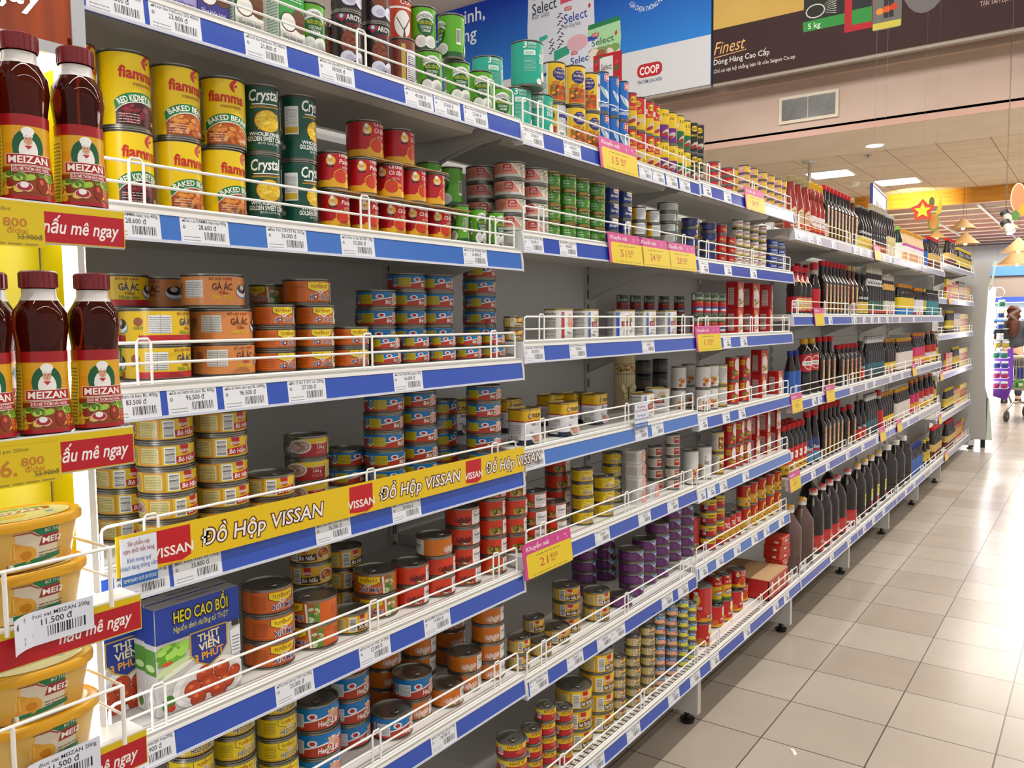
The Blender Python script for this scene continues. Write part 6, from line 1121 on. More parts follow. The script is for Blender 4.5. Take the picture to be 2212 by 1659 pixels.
# ------------------------------------------------------------------ the goods, every one an object of its own
LOOK = dict(kid='yellow kidney bean can with red flame', bak='yellow baked bean can with red flame', corn='dark green sweetcorn can', tp='red tomato paste can with cook picture', tpv='red tomato paste can, Vietnamese title', tpb='wide red tomato paste can',
 wf='bright green coconut cream can', wfs='slim green coconut cream can', aroy='black and brown coconut milk can', choc='brown can showing nutrition table', cored='red coconut milk can with white coconut', teal='large teal coconut water can', cur='yellow curry can with blue badge', cur2='yellow egg curry can with blue badge',
 s555='blue sardine can with red numerals', sry='slim red and yellow fish can', syp='slim yellow and purple fish can', syg='slim yellow and green fish can', sbk='slim black and yellow fish can', jf='flat pink pâté can', hen='flat bright green pâté can', bang='white and navy milkfish can', trich='white and yellow herring can', oval='grey green fish can', navy='navy tuna can with orange corner', redm='small red meat can', cent='white tuna can with red lettering', tunb='blue tuna can with red mark',
 hvy='wide yellow stewed chicken can', hvo='wide orange stewed chicken can', hvg='wide green stewed chicken can', tk3='orange beef can with yellow shield', tk3b='larger orange beef can, yellow shield', xiu='large orange meatball can with yellow shield', tkh='yellow pork can with dark lettering', pgan='yellow pâté can with shield', b2='small blue and red beef can', b2l='blue and red beef can', h2='large blue and red pork can',
 bham='yellow beef stew can, red ribbon', vxm='yellow and maroon meatball can', vcd='yellow and dark brown pork can', vbig='wide yellow pâté can', vsm='small yellow pâté can', vyl='amber and yellow beef can', vheo='red and yellow pork can', selr='red can with white corned beef panel', selo='orange can with white pork panel', selg='red can with green topped bowl', self='flat red meat can with white panel', yelp='flat yellow and pink can', selt='white vegetable can with red ends', selT='tall white vegetable can',
 ptr='red and yellow pâté can', ptl='wide red and yellow pâté can', salm='salmon pink and blue can', blye='blue and lime fish can', bbq='blue and grey meat can', prp='purple tuna can with blue corner', trio='yellow and red stacked can', trce='slim tall red can', yms='red and yellow beef can', redt='tall red can with text column', redm2='wide red can with cook picture', mack='red and yellow mackerel can', squid='red stew can with squid', sard='dark green and red sardine can', kcam='dark jar with black rim', fife='cream coloured spread can', choco='yellow and white milk can',
 hamb='white luncheon meat tin, blue stripe', hamr='white luncheon meat tin, red stripe', tul='yellow and white pork tin', sqp='square white and pink tin', cow='blue and white meatball box', vicg='green coconut milk carton', vicp='purple coconut milk carton', vicl='lilac coconut milk carton', rbox='red soup box', rbig='large red soup box', trayb='shallow red tray box', pky='yellow seasoning packet', pkr='red seasoning packet', pko='orange seasoning packet', pkt='brown seasoning packet',
 soy='square dark bottle with red cap', soyt='square dark bottle with tan cap', soyf='squat square bottle with red cap', chin='dark bottle with yellow label', chinr='dark bottle with red label', slim='slim dark bottle with tan cap', n40='tall dark bottle with white neck label', n40y='dark bottle with orange neck label', blk='black bottle with silver neck', cola='dark bottle with round red label', ttt='dark red capped bottle, round emblem', redw='dark bottle with red hood', chil='orange chili bottle with khaki cap', no1='red chili bottle with yellow cap',
 yb='bottle with yellow and blue label', grl='bottle with pale grey label', tealb='small bottle with teal label', ylw='bottle with yellow and brown label', whl='yellow capped bottle with pale label', ora='orange capped bottle with pink label', pnk='pink capped bottle with red label', wpur='white and purple sauce bottle', blkr='large black bottle with red cap', yblk='small bottle with yellow label', blue='blue labelled dark bottle', wire='flip top bottle with cream label', grnb='green flip top bottle', mien='bottle with red and yellow label', bar='dark bottle with navy label', jug='dark jug with red label', jugs='dark jug with yellow cap', jugc='clear brown jug with yellow cap', jugw='dark jug with white handle')
ORD = ['first', 'second', 'third', 'fourth', 'fifth', 'sixth', 'seventh', 'eighth', 'ninth', 'tenth', 'eleventh', 'twelfth', 'thirteenth', 'fourteenth', 'fifteenth', 'sixteenth', 'seventeenth', 'eighteenth', 'nineteenth', 'twentieth', 'twenty-first', 'twenty-second', 'twenty-third', 'twenty-fourth', 'twenty-fifth']
LAY = {1: [''], 2: ['lower', 'upper'], 3: ['bottom', 'middle', 'top'], 4: ['bottom', 'second up', 'third up', 'top'], 5: ['bottom', 'second up', 'third up', 'fourth up', 'top'], 6: ['bottom', 'second up', 'third up', 'fourth up', 'fifth up', 'top'], 7: ['bottom', 'second up', 'third up', 'fourth up', 'fifth up', 'sixth up', 'top'], 8: ['bottom', 'second up', 'third up', 'fourth up', 'fifth up', 'sixth up', 'seventh up', 'top']}
def clone(key, loc, rz, label, group):
    kind, cat, parts, R, h = PROTO[key]
    o = put(kind, parts[0][1], None, loc, rz); tag(o, label, cat, group)
    for n, me in parts[1:]: put(n, me, o)
    return o
_cnt = {}
for prod, b, s, cols in ITEMS:
    _cnt.setdefault((prod, b, s), []).extend(cols)
for (prod, b, s), cols in _cnt.items():
    z = SB[b][s - 1] + .0455; h = PROTO[prod][4]; R = PROTO[prod][3]
    look = LOOK[prod]; grp = look.split(' with ')[0] + 's, ' + shelf_name(b, s) + ' of ' + BAYS[b]
    tiers = {}
    for c in sorted(cols): tiers.setdefault('upper tier' if c[2] > .02 else ('back' if c[1] < front(b, s) - .035 - 2.2 * R else 'front'), []).append(c)
    for t, cs in tiers.items():
        for i, (y, x, up, lay, a) in enumerate(cs):
            for k in range(lay):
                w = LAY[lay][k]; q = [ORD[i]] if len(cs) > 1 else []
                if t == 'upper tier': where = ' '.join(([w, 'of'] if w else []) + q + ['on upper tier'])
                else: where = ' '.join(([w, 'of'] if w else []) + q + ([t] if len(tiers) > 1 else []) + (['stack'] if lay > 1 else (['one'] if q or len(tiers) > 1 else [])))
                lb = ', '.join(u for u in (look, where, shelf_name(b, s) + ' ' + BAYS[b]) if u)
                j = R_.uniform(-1, 1) * (.0012 if lay > 1 else 0)
                clone(prod, (x + j, y + j * .7, z + up + k * (h + .0004)), math.radians(a + (R_.uniform(-10, 10) if k else 0)), lb, grp)
# ------------------------------------------------------------------ price tags in the strips, promotion cards, notices
def on_strip(w): return lambda x, y, l: (-.0005 - y * .115 + l + .0006, x, y)
GOODS_AT = {}
for prod, b, s, cols in ITEMS:
    for c in cols: GOODS_AT.setdefault((b, s), []).append((c[0], prod))
def nearest_look(b, s, y):
    g = GOODS_AT.get((b, s)); return LOOK[min(g, key=lambda q: abs(q[0] - y))[1]].split(' with ')[0].split(',')[0] if g else 'goods'
WORDN = {}
def price_tag(b, s, y, name, price):
    w, h = (76, 36) if b < 3 else (66, 34); a = Art(); a.rect(-w / 2, 0, w / 2, h, 'e3e5ea', .5)
    if price:
        a.text(name, 2, h - 8, 4.6, '3a3a40', 2, .004, w=w * .86); a.text(price, 4, h - 17, 6.6, '2a2a2e', 2, .008, w=28); a.poly([(-w / 2 + 3, h - 8), (-w / 2 + 8, h - 8), (-w / 2 + 5.5, h - 5)], '26262a', 2)
        a.bars(-4, 3, w / 2 - 3, h - 19, 1, 'e3e5ea'); a.ell(-w / 2 + 6, h - 15, 2, 2.4, '4a4a50', 2, 8); a.ell(-w / 2 + 6, h - 15, 1, 1.3, 'e3e5ea', 3, 8); a.lines(-w / 2 + 4, 3, -8, 12, 2, '8a8a92', 2, .2)
    else: a.lines(-w / 2 + 8, h - 7, w / 2 - 6, h - 4, 1, '5a5a62', 2, .5); a.lines(-4, h - 17, 16, h - 12, 1, '3a3a42', 2, .7); a.bars(-4, 3, w / 2 - 5, h - 20, 1, 'e3e5ea')
    m = MB(); a.into(m, on_strip(w), None, .35, .0001); o = m.build('price_tag', None, (front(b, s), y, SB[b][s - 1] + .001), 0, False)
    k = (b, s, price); WORDN[k] = WORDN.get(k, 0) + 1
    if price: lb = 'price tag reading %s, %sby %s, %s %s' % (price, '', nearest_look(b, s, y), shelf_name(b, s), BAYS[b])
    else: lb = 'small white price tag, %s on the %s of the %s' % (ORD[WORDN[k] - 1], shelf_name(b, s), BAYS[b])
    lb = ' '.join(lb.replace(', by', ' by').split()[:16]); tag(o, lb, 'price tag', 'white price tags')
for t in TAGS: price_tag(*t)
def promo(b, s, y0, y1, price):
    w = (y1 - y0) * 1000; h = 78; a = Art(); a.rect(-w / 2, 0, w / 2, h, 'c93d86', .5); a.rrect(-w / 2 + w * .06, 0, w / 2, h - 24, 7, 'e3c51a', 1); a.text('Khuyến mãi', -w * .2, h - 17, 10, 'f2e4ec', 2, .02, w=w * .46); a.ell(w * .22, h - 13, 4, 6, 'e084b4', 2, 10); a.ell(w * .38, h - 10, 6, 3, 'e084b4', 2, 8); a.ell(w * .42, h - 17, 4, 2, 'e084b4', 2, 8)
    if price: q = price.split('.'); a.text(q[0], -w * .02, 18, 19, 'c0542a', 2, .01, w=w * .17, al='R'); a.text(q[1], w * .02, 26, 11, 'c0542a', 2, .01, al='L', w=w * .16); a.text('đ/hộp', w * .04, 19, 5, 'c0542a', 2, al='L')
    a.lines(-w * .25, h - 33, w * .25, h - 30, 1, '8a7a1c', 2, .6); a.lines(-w * .35, 5, w * .4, 8, 1, '9a8a2c', 2, .5)
    m = MB(); m.prism([(-.0003, .002), (.0007, .002), (-.0083, .08), (-.0093, .08)], 1, -w / 2000, w / 2000, mat('c93d86', .4)); a.into(m, lambda x, y, l: (.0009 - (y - .0) * .115 + l + .0002, x, y + .002), None, .35)
    o = m.build('promotion_card', None, (front(b, s) + .006, (y0 + y1) / 2, SB[b][s - 1] - .006), 0, False)
    tag(o, 'pink and yellow promotion card%s on the %s of the %s' % (' reading ' + price if price else ' by %s' % nearest_look(b, s, y0).split(' ')[0] + ' goods', shelf_name(b, s), BAYS[b]), 'promotion card', 'pink and yellow promotion cards')
for t in PROMO: promo(*t)
# the long yellow banner clipped on the guard of the fourth shelf
z4 = SB[1][3]; a = Art()
a.rect(0, 0, 915, 54, 'e5c012', .5)
for i, (x, k) in enumerate(((52, 1.0), (402, 1.0), (712, .92))):
    a.rect(x, 8, x + 54 * k, 50, 'c01420', 1); a.poly([(x, 8), (x + 54 * k, 8), (x + 40 * k, 3), (x + 18 * k, 4), (x, 6)], 'c01420', 1); a.text('VISSAN', x + 27 * k, 13, 13, 'f2eee8', 2, .04, w=62 * k); a.poly([(x + 4, 2), (x + 30 * k, 1), (x + 52 * k, 4), (x + 30 * k, 0)], 'c01420', 1)
    a.text('Đồ Hộp VISSAN', x + (62 + 120) * k, 15, 22, '5a2410', 1.6, .07, .12, w=226 * k); a.text('Đồ Hộp VISSAN', x + (62 + 120) * k, 15, 22, 'f0ece6', 2.4, .02, .12, w=222 * k)
m = MB(); m.box((-.001, 0, 0), (0, .915, .054), mat('e5c012', .3)); a.into(m, lambda x, y, l: (l + .0001, x, y), .3, .25)
tag(m.build('promotion_banner', None, (.003, .028, z4 + .034), 0, False), 'long yellow banner with red badges clipped along the fourth shelf', 'banner')
def notice(y, z, w, h, x, label):
    a = Art(); a.rect(-w / 2, 0, w / 2, h, 'dfe3ee', .5); a.rect(-w / 2, 0, w / 2, h * .2, '2f66b0', 1); q = h / 80
    for t, zz, c in (('Sản phẩm này', 66, 'a03a52'), ('tạm thời hết hàng', 54, 'a03a52'), ('Kính mong quý', 38, '2f66b0'), ('khách hàng thông cảm', 26, '2f66b0')): a.text(t, 0, zz * q, 8 * q, c, 2, .01, w=w * .055 * len(t) * .92)
    a.text('TEMPORARY OUT OF STOCK', 0, 5 * q, 6 * q, 'e8ecf4', 2, .01, w=w * .92)
    m = MB(); m.box((-.0006, -w / 2000, 0), (0, w / 2000, h / 1000), mat('dfe3ee', .3)); a.into(m, lambda x_, y_, l: (l + .0001, x_, y_), None, .3)
    tag(m.build('stock_notice', None, (x, y, z), 0, False), label, 'notice')
notice(.057, SB[1][3] + .022, 50, 62, .0065, 'white and blue out of stock notice before the yellow banner')
notice(1.50, SB[2][3] + .035, 78, 66, .004, 'small out of stock notice on the guard by luncheon tins')
# the fluted cream post on the fourth shelf, the can lying on its side, the open case of red cans
m = MB(); CR = mat('d8c79a', .5); n = 48
m.loft([(0, .032, .032, 2), (.1, .032, .032, 2), (.19, .032, .032, 2)], CR, n)
for k in range(24): q = 2 * PI * k / 24; m.tube([(.032 * math.cos(q), .032 * math.sin(q), .001), (.032 * math.cos(q), .032 * math.sin(q), .189)], .002, CR, 5)
a = Art(); a.blobs(-70, 118, 70, 142, 60, 5, ('9a7a3a', 'e0b83a', 'b8402a', 'e8dcc0', '6a4a24'), 1); a.rect(-70, 112, 70, 114, '8a6a3a', 1); a.rect(-70, 144, 70, 146, '8a6a3a', 1)
o = tag(m.build('fluted_post', None, (-.22, 1.822, SB[2][3] + .0455)), 'cream fluted post with patterned band standing behind luncheon tins', 'post'); m = MB(); a.into(m, on_cyl(.0345), .006, .4); m.build('patterned_band', o)
m = MB(); [m.add([(.036, -.001 + sx * .002, .06), (.037, sx * .022, .085), (.04, sx * .028, .07), (.038, sx * .016, .052)], [(0, 1, 2, 3)], mat('d8cf9a', .4)) for sx in (-1, 1)]; [m.add([(.036, sx * .002, .056), (.038, sx * .018, .05), (.038, sx * .014, .032), (.036, sx * .003, .042)], [(0, 1, 2, 3)], mat('d8cf9a', .4)) for sx in (-1, 1)]
m.tube([(.037, 0, .034), (.038, 0, .074)], .002, mat('6a5a34', .5), 6); m.build('butterfly_ornament', o, (0, -.012, 0), -.5, False)
k = clone('ptl', (-.02, .70, SB[1][6] + .0465 + .034), 0, 'red and yellow pâté can lying on its side, bottom shelf', 'overturned can'); k.rotation_euler = (0, PI / 2, .5)
m = MB(); CB = mat('b08a5e', .7); x, y, h = .13, .115, .075
m.box((-x, -y, 0), (x, y, .003), CB); m.box((-x, -y, 0), (-x + .003, y, h), CB); m.box((x - .003, -y, 0), (x, y, h), mat('b4201c', .4)); m.box((-x, -y, 0), (x, -y + .003, h), mat('b4201c', .4)); m.box((-x, y - .003, 0), (x, y, h), CB); m.box((-x, -y, h), (x * .1, y, h + .003), CB); m.box((x * .1, -y, h), (x, y, h + .003), mat('c0996c', .7))
a = Art()
for i in range(3): q = -76 + i * 76; a.ell(q, 42, 15, 20, 'dcb02c', 1); a.ell(q - 2, 46, 8, 14, 'e6dcd0', 2); a.ell(q - 2, 60, 8, 6, 'f2efe8', 3); a.ell(q, 16, 16, 10, 'd8641c', 2); a.text('CÀ CHUA', q, 26, 7, 'f0e0d0', 4, .03, w=36)
o = tag(m.build('cardboard_case', None, (-.10, 2.62, SB[3][6] + .0455), 0, False), 'tan topped cardboard case of red cans on bottom shelf', 'case'); m = MB(); a.into(m, on_x(x + .0004), None, .4); m.build('printed_face', o, smooth=False)
# cardboard layer pads in the tomato paste stack
for i, (ya, yb, zz, dx) in enumerate(((.445, .80, 64.6, 0),)):
    m = MB(); m.box((-.17, ya, 0), (-.024, yb, .0022), mat('a88456', .8)); tag(m.build('cardboard_pad', None, (0, 0, SB[1][1] + .0455 + zz / 1000), 0, False), 'thin cardboard pad between two layers of tomato paste cans', 'cardboard pad')
m = MB(); m.box((-.17, .52, 0), (-.03, .74, .002), mat('a88456', .8)); tag(m.build('cardboard_pad', None, (0, 0, SB[1][1] + .0455 + .1318), 0, False), 'thin cardboard pad under the two wide tomato cans', 'cardboard pad')
# ------------------------------------------------------------------ the lit display stand at the near end
XF, YR = .08, .015
LED = mat('f6f8ff', .5, emit=5.0); YP = mat('e6d40a', .35); GR = mat('c4c6ca', .3, .3)
o = empty('display_stand', (0, YR, 0), 0, 'yellow and white lit display stand with oil and margarine', 'display stand')
m = MB(); m.box((-.072, -.70, .03), (-.068, -.030, 1.64), YP); m.build('back_panel', o, smooth=False)
m = MB(); m.box((-.07, -.027, .2), (.022, -.019, 1.63), WHITE); m.box((-.07, -.0275, .2), (-.012, -.027, 1.6), YP); m.build('side_panel', o, smooth=False)
m = MB(); m.box((-.012, -.0285, .2), (.0215, -.0175, 1.60), LED); m.build('light_strip', o, smooth=False)
m = MB(); m.box((-.075, -.7, 1.62), (.02, -.006, 2.1), WHITE); m.box((.018, -.022, 1.61), (.024, -.006, 2.1), GR); m.box((.018, -.7, 1.607), (.024, -.006, 1.62), GR); h = m.build('header_box', o, smooth=False)
m = MB(); m.box((-.06, -.69, 0), (.06, -.035, .03), GR); m.box((-.072, -.68, .02), (-.058, -.04, .05), GR); m.build('base_plate', o, smooth=False)
WPR = noisy('lit_wood_print', 'b04a18', '3a160a', 3, .3, (1, 9, .8), lo=.25, hi=.75); bs = WPR.node_tree.nodes['Principled BSDF']; cr = [q for q in WPR.node_tree.nodes if q.type == 'VALTORGB'][0]; WPR.node_tree.links.new(cr.outputs[0], bs.inputs['Emission Color']); bs.inputs['Emission Strength'].default_value = .35
m = MB(); m.box((.02, -.7, 1.62), (.022, -.022, 2.1), WPR); a = Art(); a.text('nấu mê ngay', -158, 1654, 30, 'f4f0ee', 2, .03, .25, w=215); a.ell(-290, 1745, 215, 42, '2a52c8', 2, 40); a.ell(-290, 1756, 200, 42, 'e8ecf8', 3, 40); a.into(m, lambda x, y, l: (.0225 + l, x, y), None, .3, emit=.5); m.build('header_print', h, smooth=False)
m = MB(); m.box((-.05, -.69, 1.612), (.015, -.03, 1.619), LED); m.build('header_lamp', h, smooth=False)
def stand_shelf(z0, z1, cut, txt, off):
    m = MB(); m.box((.033, -.70, z1 - .006), (XF - .002, 0, z1), mat('ecebe8', .3)); m.box((-.068, -.70, z1 - .006), (.033, -.029, z1), mat('ecebe8', .3)); m.box((XF - .002, -.70, z0), (XF, 0, z1 + .002), WHITE); m.box((XF - .003, -.70, z0 - .0015), (XF - .001, 0, z0), WHITE); s = m.build('stand_shelf', o, smooth=False); q = MB(); q.box((-.04, -.69, z1 - .0085), (.01, -.04, z1 - .006), mat('f6f8ff', .5, emit=2.2)); q.build('shelf_lamp', s, smooth=False)
    hh = (z1 - z0) * 1000; a = Art(); a.rect(-700, 0, 0, hh, 'd9bc10', 1); a.rect(-700, 1, -1, hh - 8, 'b51422', 2); a.text(txt, off, hh * .27, hh * .36, 'f4ecea', 3, .03, .25, al='R', w=len(txt) * 7.8)
    m = MB(); a.into(m, lambda x, y, l: (XF + .0002 + l, x, z0 + y), None, .3); m.build('shelf_front', s, smooth=False); return s
stand_shelf(1.384, 1.426, 0, 'nấu mê ngay', -7); stand_shelf(1.129, 1.172, 0, 'nấu mê ngay', -7); stand_shelf(.925, .967, 0, 'nấu mê ngay', -12); stand_shelf(.755, .797, 0, 'nấu mê ngay', -12); stand_shelf(.6, .64, 0, 'nấu mê ngay', -12)
def basket(z0, z1, y1):
    m = MB(); r = .0022; x1 = XF + .012; y0 = -.69
    m.tube([(-.05, y1, z1), (x1, y1, z1), (x1, y0, z1)], r, WIRE, 8); m.tube([(x1, y1, z1), (x1, y1, z0)], r * 1.2, WIRE, 8)
    for y in (-.155, -.33, -.5): m.tube([(x1, y, z1), (x1, y, z0)], r * 1.2, WIRE, 8)
    m.tube([(-.05, y1, (z0 + z1) / 2), (x1, y1, (z0 + z1) / 2)], r * .8, WIRE, 6); m.build('wire_basket', o)
basket(.966, 1.036, -.042); basket(.796, .868, -.034)
def stand_tag(y, z, pz, name, label, curl):
    k_ = .84; a = Art(); a.rect(-55, 0, 55, 46, 'dfe2ee', .5); a.text(name, 6, 36, 5.4, '3a3a40', 2, .01, w=88); a.text(pz, 6, 25, 8, '2a2a2e', 2, .015, w=40); a.bars(-10, 6, 50, 23, 1, 'dfe2ee'); a.text('3137451', -34, 12, 4, '3a3a40', 2); a.text('11775', -36, 5, 4, '3a3a40', 2); a.ell(-46, 34, 4, 4.5, '3a3a40', 2, 10)
    m = MB(); a.into(m, lambda x, y_, l: (l + .001 + curl * max(0, -.02 - x) ** 2 * 40, x * k_, y_ * k_), .012, .35); tag(m.build('price_tag', None, (XF + .002, y, z), 0, False), label, 'price tag', 'display stand price tags')
stand_tag(-.09, .944, '11.500 đ', 'Bo thuc vat MEIZAN 200g', 'white price tag with a curled corner on upper margarine shelf', .35); stand_tag(-.09, .776, '11.500 đ', 'Bo thuc vat MEIZAN 200g', 'white price tag on the lower margarine shelf front', .2)
YC = (-.076, -.071)
def yellow_card(y1, z, label, txt):
    a = Art(); a.rect(-110, 0, 0, 44, 'd9bc10', .5); a.text('46', -64, 12, 17, 'c07a2a', 2, .03, w=26); a.text('.', -48, 12, 16, 'c07a2a', 2, .05); a.text('800', -42, 21, 9, 'c07a2a', 2, .04, al='L', w=24); a.text('đ/chai', -38, 14, 6, 'c07a2a', 2, al='L'); a.text('53.900đ', -3, 8, 5.5, '7a6a2a', 2, .02, al='R'); a.rect(-26, 10, -2, 10.8, '7a6a2a', 3); a.text('Dầu mè MEIZAN pet 250ml', -70, 37, 4, '7a6a2a', 2, .0, w=72); a.lines(-105, 2, -6, 5, 1, '9a8a2a', 2, .5)
    m = MB(); a.into(m, lambda x, y_, l: (l + .0005, x, y_), None, .35); tag(m.build('promotion_card', None, (XF + .001, y1, z), 0, False), label, 'promotion card', 'yellow oil price cards')
yellow_card(YC[0], 1.378, 'yellow price card on the upper oil shelf of the stand', ''); yellow_card(YC[1], 1.122, 'yellow price card on the lower oil shelf of the stand', '')
for i, (x, y, z, r, w) in enumerate(((.0515, -.019, 1.4265, -20, 'first bottle'), (.0515, -.080, 1.4265, -22, 'second bottle'), (.0515, -.141, 1.4265, -15, 'third bottle'), (-.008, -.108, 1.4265, 20, 'one behind second'), (.0515, -.012, 1.1725, -20, 'first bottle'), (.0515, -.072, 1.1725, -24, 'second bottle'), (.0515, -.132, 1.1725, -16, 'third bottle'), (-.008, -.100, 1.1725, 10, 'one behind third'))):
    clone('meiz', (x, y, z), math.radians(r), 'amber sesame oil bottle, red cap, %s from lamp, %s stand shelf' % (w, 'upper' if i < 4 else 'lower'), 'sesame oil bottles')
for i, (x, y, z, w) in enumerate(((.035, -.098, .9675, 'front lower'), (.035, -.100, 1.0255, 'front upper'), (-.020, -.215, .9675, 'rear lower'), (-.020, -.215, 1.0255, 'rear upper'), (.035, -.078, .7595, 'front bottom'), (.035, -.090, .7975, 'front middle'), (.035, -.096, .8555, 'front top'), (-.020, -.213, .7975, 'rear middle'), (-.020, -.213, .8555, 'rear top'))):
    if i == 4: continue
    clone('tub', (x, y, z + (0 if i < 4 else -.0)), math.radians((-4, 3, 8, 5, 0, 2, -6, 6, 9)[i]), 'yellow oval margarine tub, %s one, %s wire basket' % (w, 'upper' if i < 4 else 'lower'), 'margarine tubs')
# ------------------------------------------------------------------ far end: display, signs, hats, chiller, trolley, shopper
o = empty('end_display', (.0, 8.85, 0), 0, 'grey end display panel with a bright white curved edge', 'display stand')
m = MB(); m.prism([(-.36, .08), (.10, .08), (.10, .5), (.075, .62), (.06, 1.1), (.075, 1.6), (.10, 1.84), (-.36, 1.86)], 1, 0, .02, mat('a9a6a1', .5)); m.build('side_panel', o, smooth=False)
m = MB(); pr_ = [(.10, .1), (.155, .1), (.12, .5), (.16, .56), (.20, .8), (.2, 1.3), (.15, 1.6), (.13, 1.84), (.10, 1.84), (.08, 1.6), (.058, 1.1), (.072, .62), (.10, .5)]
m.prism([(.10, .56), (.085, .62), (.06, 1.1), (.08, 1.55), (.11, 1.6), (.10, 1.1), (.115, .62)], 1, -.004, .3, LED); m.build('light_strip', o, smooth=False)
m = MB(); m.prism([(.10, .08), (.15, .08), (.11, .5), (.09, .5)], 1, .0, .02, mat('c8d8c8', .2)); m.prism([(.09, 1.62), (.11, 1.62), (.14, 1.85), (.12, 1.85)], 1, .0, .02, mat('c0d8c8', .2)); m.build('green_edge', o, smooth=False)
m = MB(); [m.box((x, 0, 0), (x + .04, .02, .081), BLACK) for x in (-.34, -.05, .05)]; m.build('foot', o, smooth=False)
m = MB(); m.prism([(.12, .5), (.24, .46), (.29, .62), (.28, 1.0), (.12, .9)], 1, .28, .3, mat('6a2f9a', .4)); m.build('purple_panel', o, smooth=False)
for z in (.60, .70, .80, .90, 1.0):
    m = MB(); m.box((.09, .03, z - .006), (.26, .27, z), mat('e6e6ea', .3)); m.build('display_shelf', o, smooth=False)
m = MB(); [m.tube([(.16 + .05 * math.cos(q), .06, 1.545 + .05 * math.sin(q)) for q in [2 * PI * i / 14 for i in range(14)]], .004, WIRE, 5, True) for _ in (0,)]; [m.box((.10, .03, z - .004), (.24, .27, z), mat('e6e6ea', .3)) for z in (1.075, 1.185, 1.295, 1.405)]; m.build('ring_holder', o)
for i, (k, z, x, n) in enumerate((('jp', .6, .15, 'lowest magenta'), ('jp', .6, .22, 'lowest right magenta'), ('jp', .7, .15, 'upper magenta'), ('jp', .7, .22, 'upper right magenta'), ('jb', .8, .15, 'left navy'), ('jb', .8, .22, 'right navy'), ('jg', .9, .14, 'left green'), ('jg', .9, .21, 'right green'), ('jy', 1.0, .15, 'left yellow'), ('jy', 1.0, .22, 'right yellow'), ('jw', 1.075, .17, 'lowest white'), ('jb', 1.185, .17, 'middle navy lidded'), ('jb', 1.295, .17, 'upper navy lidded'), ('jg', 1.405, .175, 'topmost green'))):
    clone(k, (x + .012, 8.91, z + .0006), 0, 'small %s cream jar on the lit end display' % n, 'cream jars')
m = MB(); m.box((-.006, 0, 2.19 - .5), (.006, .70, 2.19), mat('c9c9cf', .4)); m.box((-.01, -.012, 1.68), (.01, 0, 2.2), mat('2a3a7a', .4)); m.box((-.01, .70, 1.68), (.01, .715, 2.2), mat('7a7aa0', .4)); m.box((-.01, 0, 2.185), (.01, .7, 2.2), mat('7a7aa0', .4)); m.box((.006, 0, 1.95), (.008, .7, 1.965), mat('4a4a6a', .4))
a = Art(); a.text('Nước chấm', 350, 2060, 52, '6a6a72', 1, .01, w=340); a.text('Gia vị', 350, 1800, 52, '6a6a72', 1, .01, w=240); a.into(m, on_x(.0065), None, .4)
o = tag(m.build('aisle_sign', None, (-.28, 5.43, 0), .08, False), 'two line aisle sign hanging on threads over the sauces', 'sign'); m = MB(); [m.tube([(0, y, 2.2), (0, y, 5.99)], .0006, mat('7a7266', .6), 4) for y in (.08, .62)]; m.build('hanging_thread', o)
def hang(name, loc, label, cat, top, parts, rz=0):
    o = empty(name, loc, rz, label, cat); m = MB(); m.tube([(0, 0, 0), (0, 0, top - loc[2])], .0006, mat('7a7266', .6), 4); m.build('hanging_thread', o)
    for n, pts, col, d in parts: m = MB(); m.prism(pts, 1, -d, d, mat(col, .5)); m.build(n, o, smooth=False)
    return o
def star(R, r, cx=0, cz=0): return [(cx + (R if i % 2 == 0 else r) * math.sin(i * PI / 5), cz + (R if i % 2 == 0 else r) * math.cos(i * PI / 5)) for i in range(10)]
def ov(rx, rz, cx=0, cz=0, n=18): return [(cx + rx * math.cos(2 * PI * i / n), cz + rz * math.sin(2 * PI * i / n)) for i in range(n)]
hang('hanging_star', (-.46, 8.4, 2.34), 'yellow star on a red star, hanging over the sauces', 'decoration', 6, (('red_star', star(.115, .075), 'c83a24', .004), ('yellow_star', star(.08, .035), 'e6d02a', .008)))
hang('hanging_fruit', (-.37, 8.52, 2.34), 'banana and papaya cut-outs hanging beside the star', 'decoration', 6, (('banana', [(.0, -.05), (.05, -.02), (.065, .08), (.05, .16), (.035, .10), (.02, .02)], 'c8b41c', .006), ('green_leaf', ov(.025, .05, -.03, .09), '5a6a24', .005), ('papaya', ov(.04, .075, -.01, -.1), 'd8944a', .008), ('papaya_rim', ov(.05, .09, -.01, -.105), '7a9a3a', .005)))
hang('hanging_fruit', (.29, 8.96, 2.40), 'large papaya and mango cut-outs hanging above the aisle', 'decoration', 3.5 if 0 else 6, (('papaya', ov(.055, .13, 0, .06), 'dc8a5a', .008), ('papaya_rim', ov(.066, .142, 0, .06), 'd8cfae', .005), ('mango', ov(.045, .06, .05, -.06), 'e2a42a', .01), ('green_leaf', ov(.03, .05, -.02, -.11), '4f8a34', .006)))
def spot(loc, label, e):
    o = empty('spotlight', loc, 0, label, 'light', 'ceiling spotlights'); m = MB(); m.tube([(0, 0, 0), (.05, -.03, -.09)], [.03, .045], mat('d8d4ca', .3), 14); m.build('lamp_housing', o)
    m = MB(); m.tube([(-.012, .006, .022), (.004, -.003, -.008)], .047, mat('2a2826', .4), 14); m.build('black_band', o)
    m = MB(); m.tube([(.05, -.03, -.09), (.0506, -.0304, -.091)], .04, mat('f4f4ff', .4, emit=e), 14); m.build('lamp_face', o); m = MB(); m.tube([(0, 0, .02), (0, 0, 5.99 - loc[2])], .0022, mat('6a6258', .6), 6); m.build('lamp_stem', o)
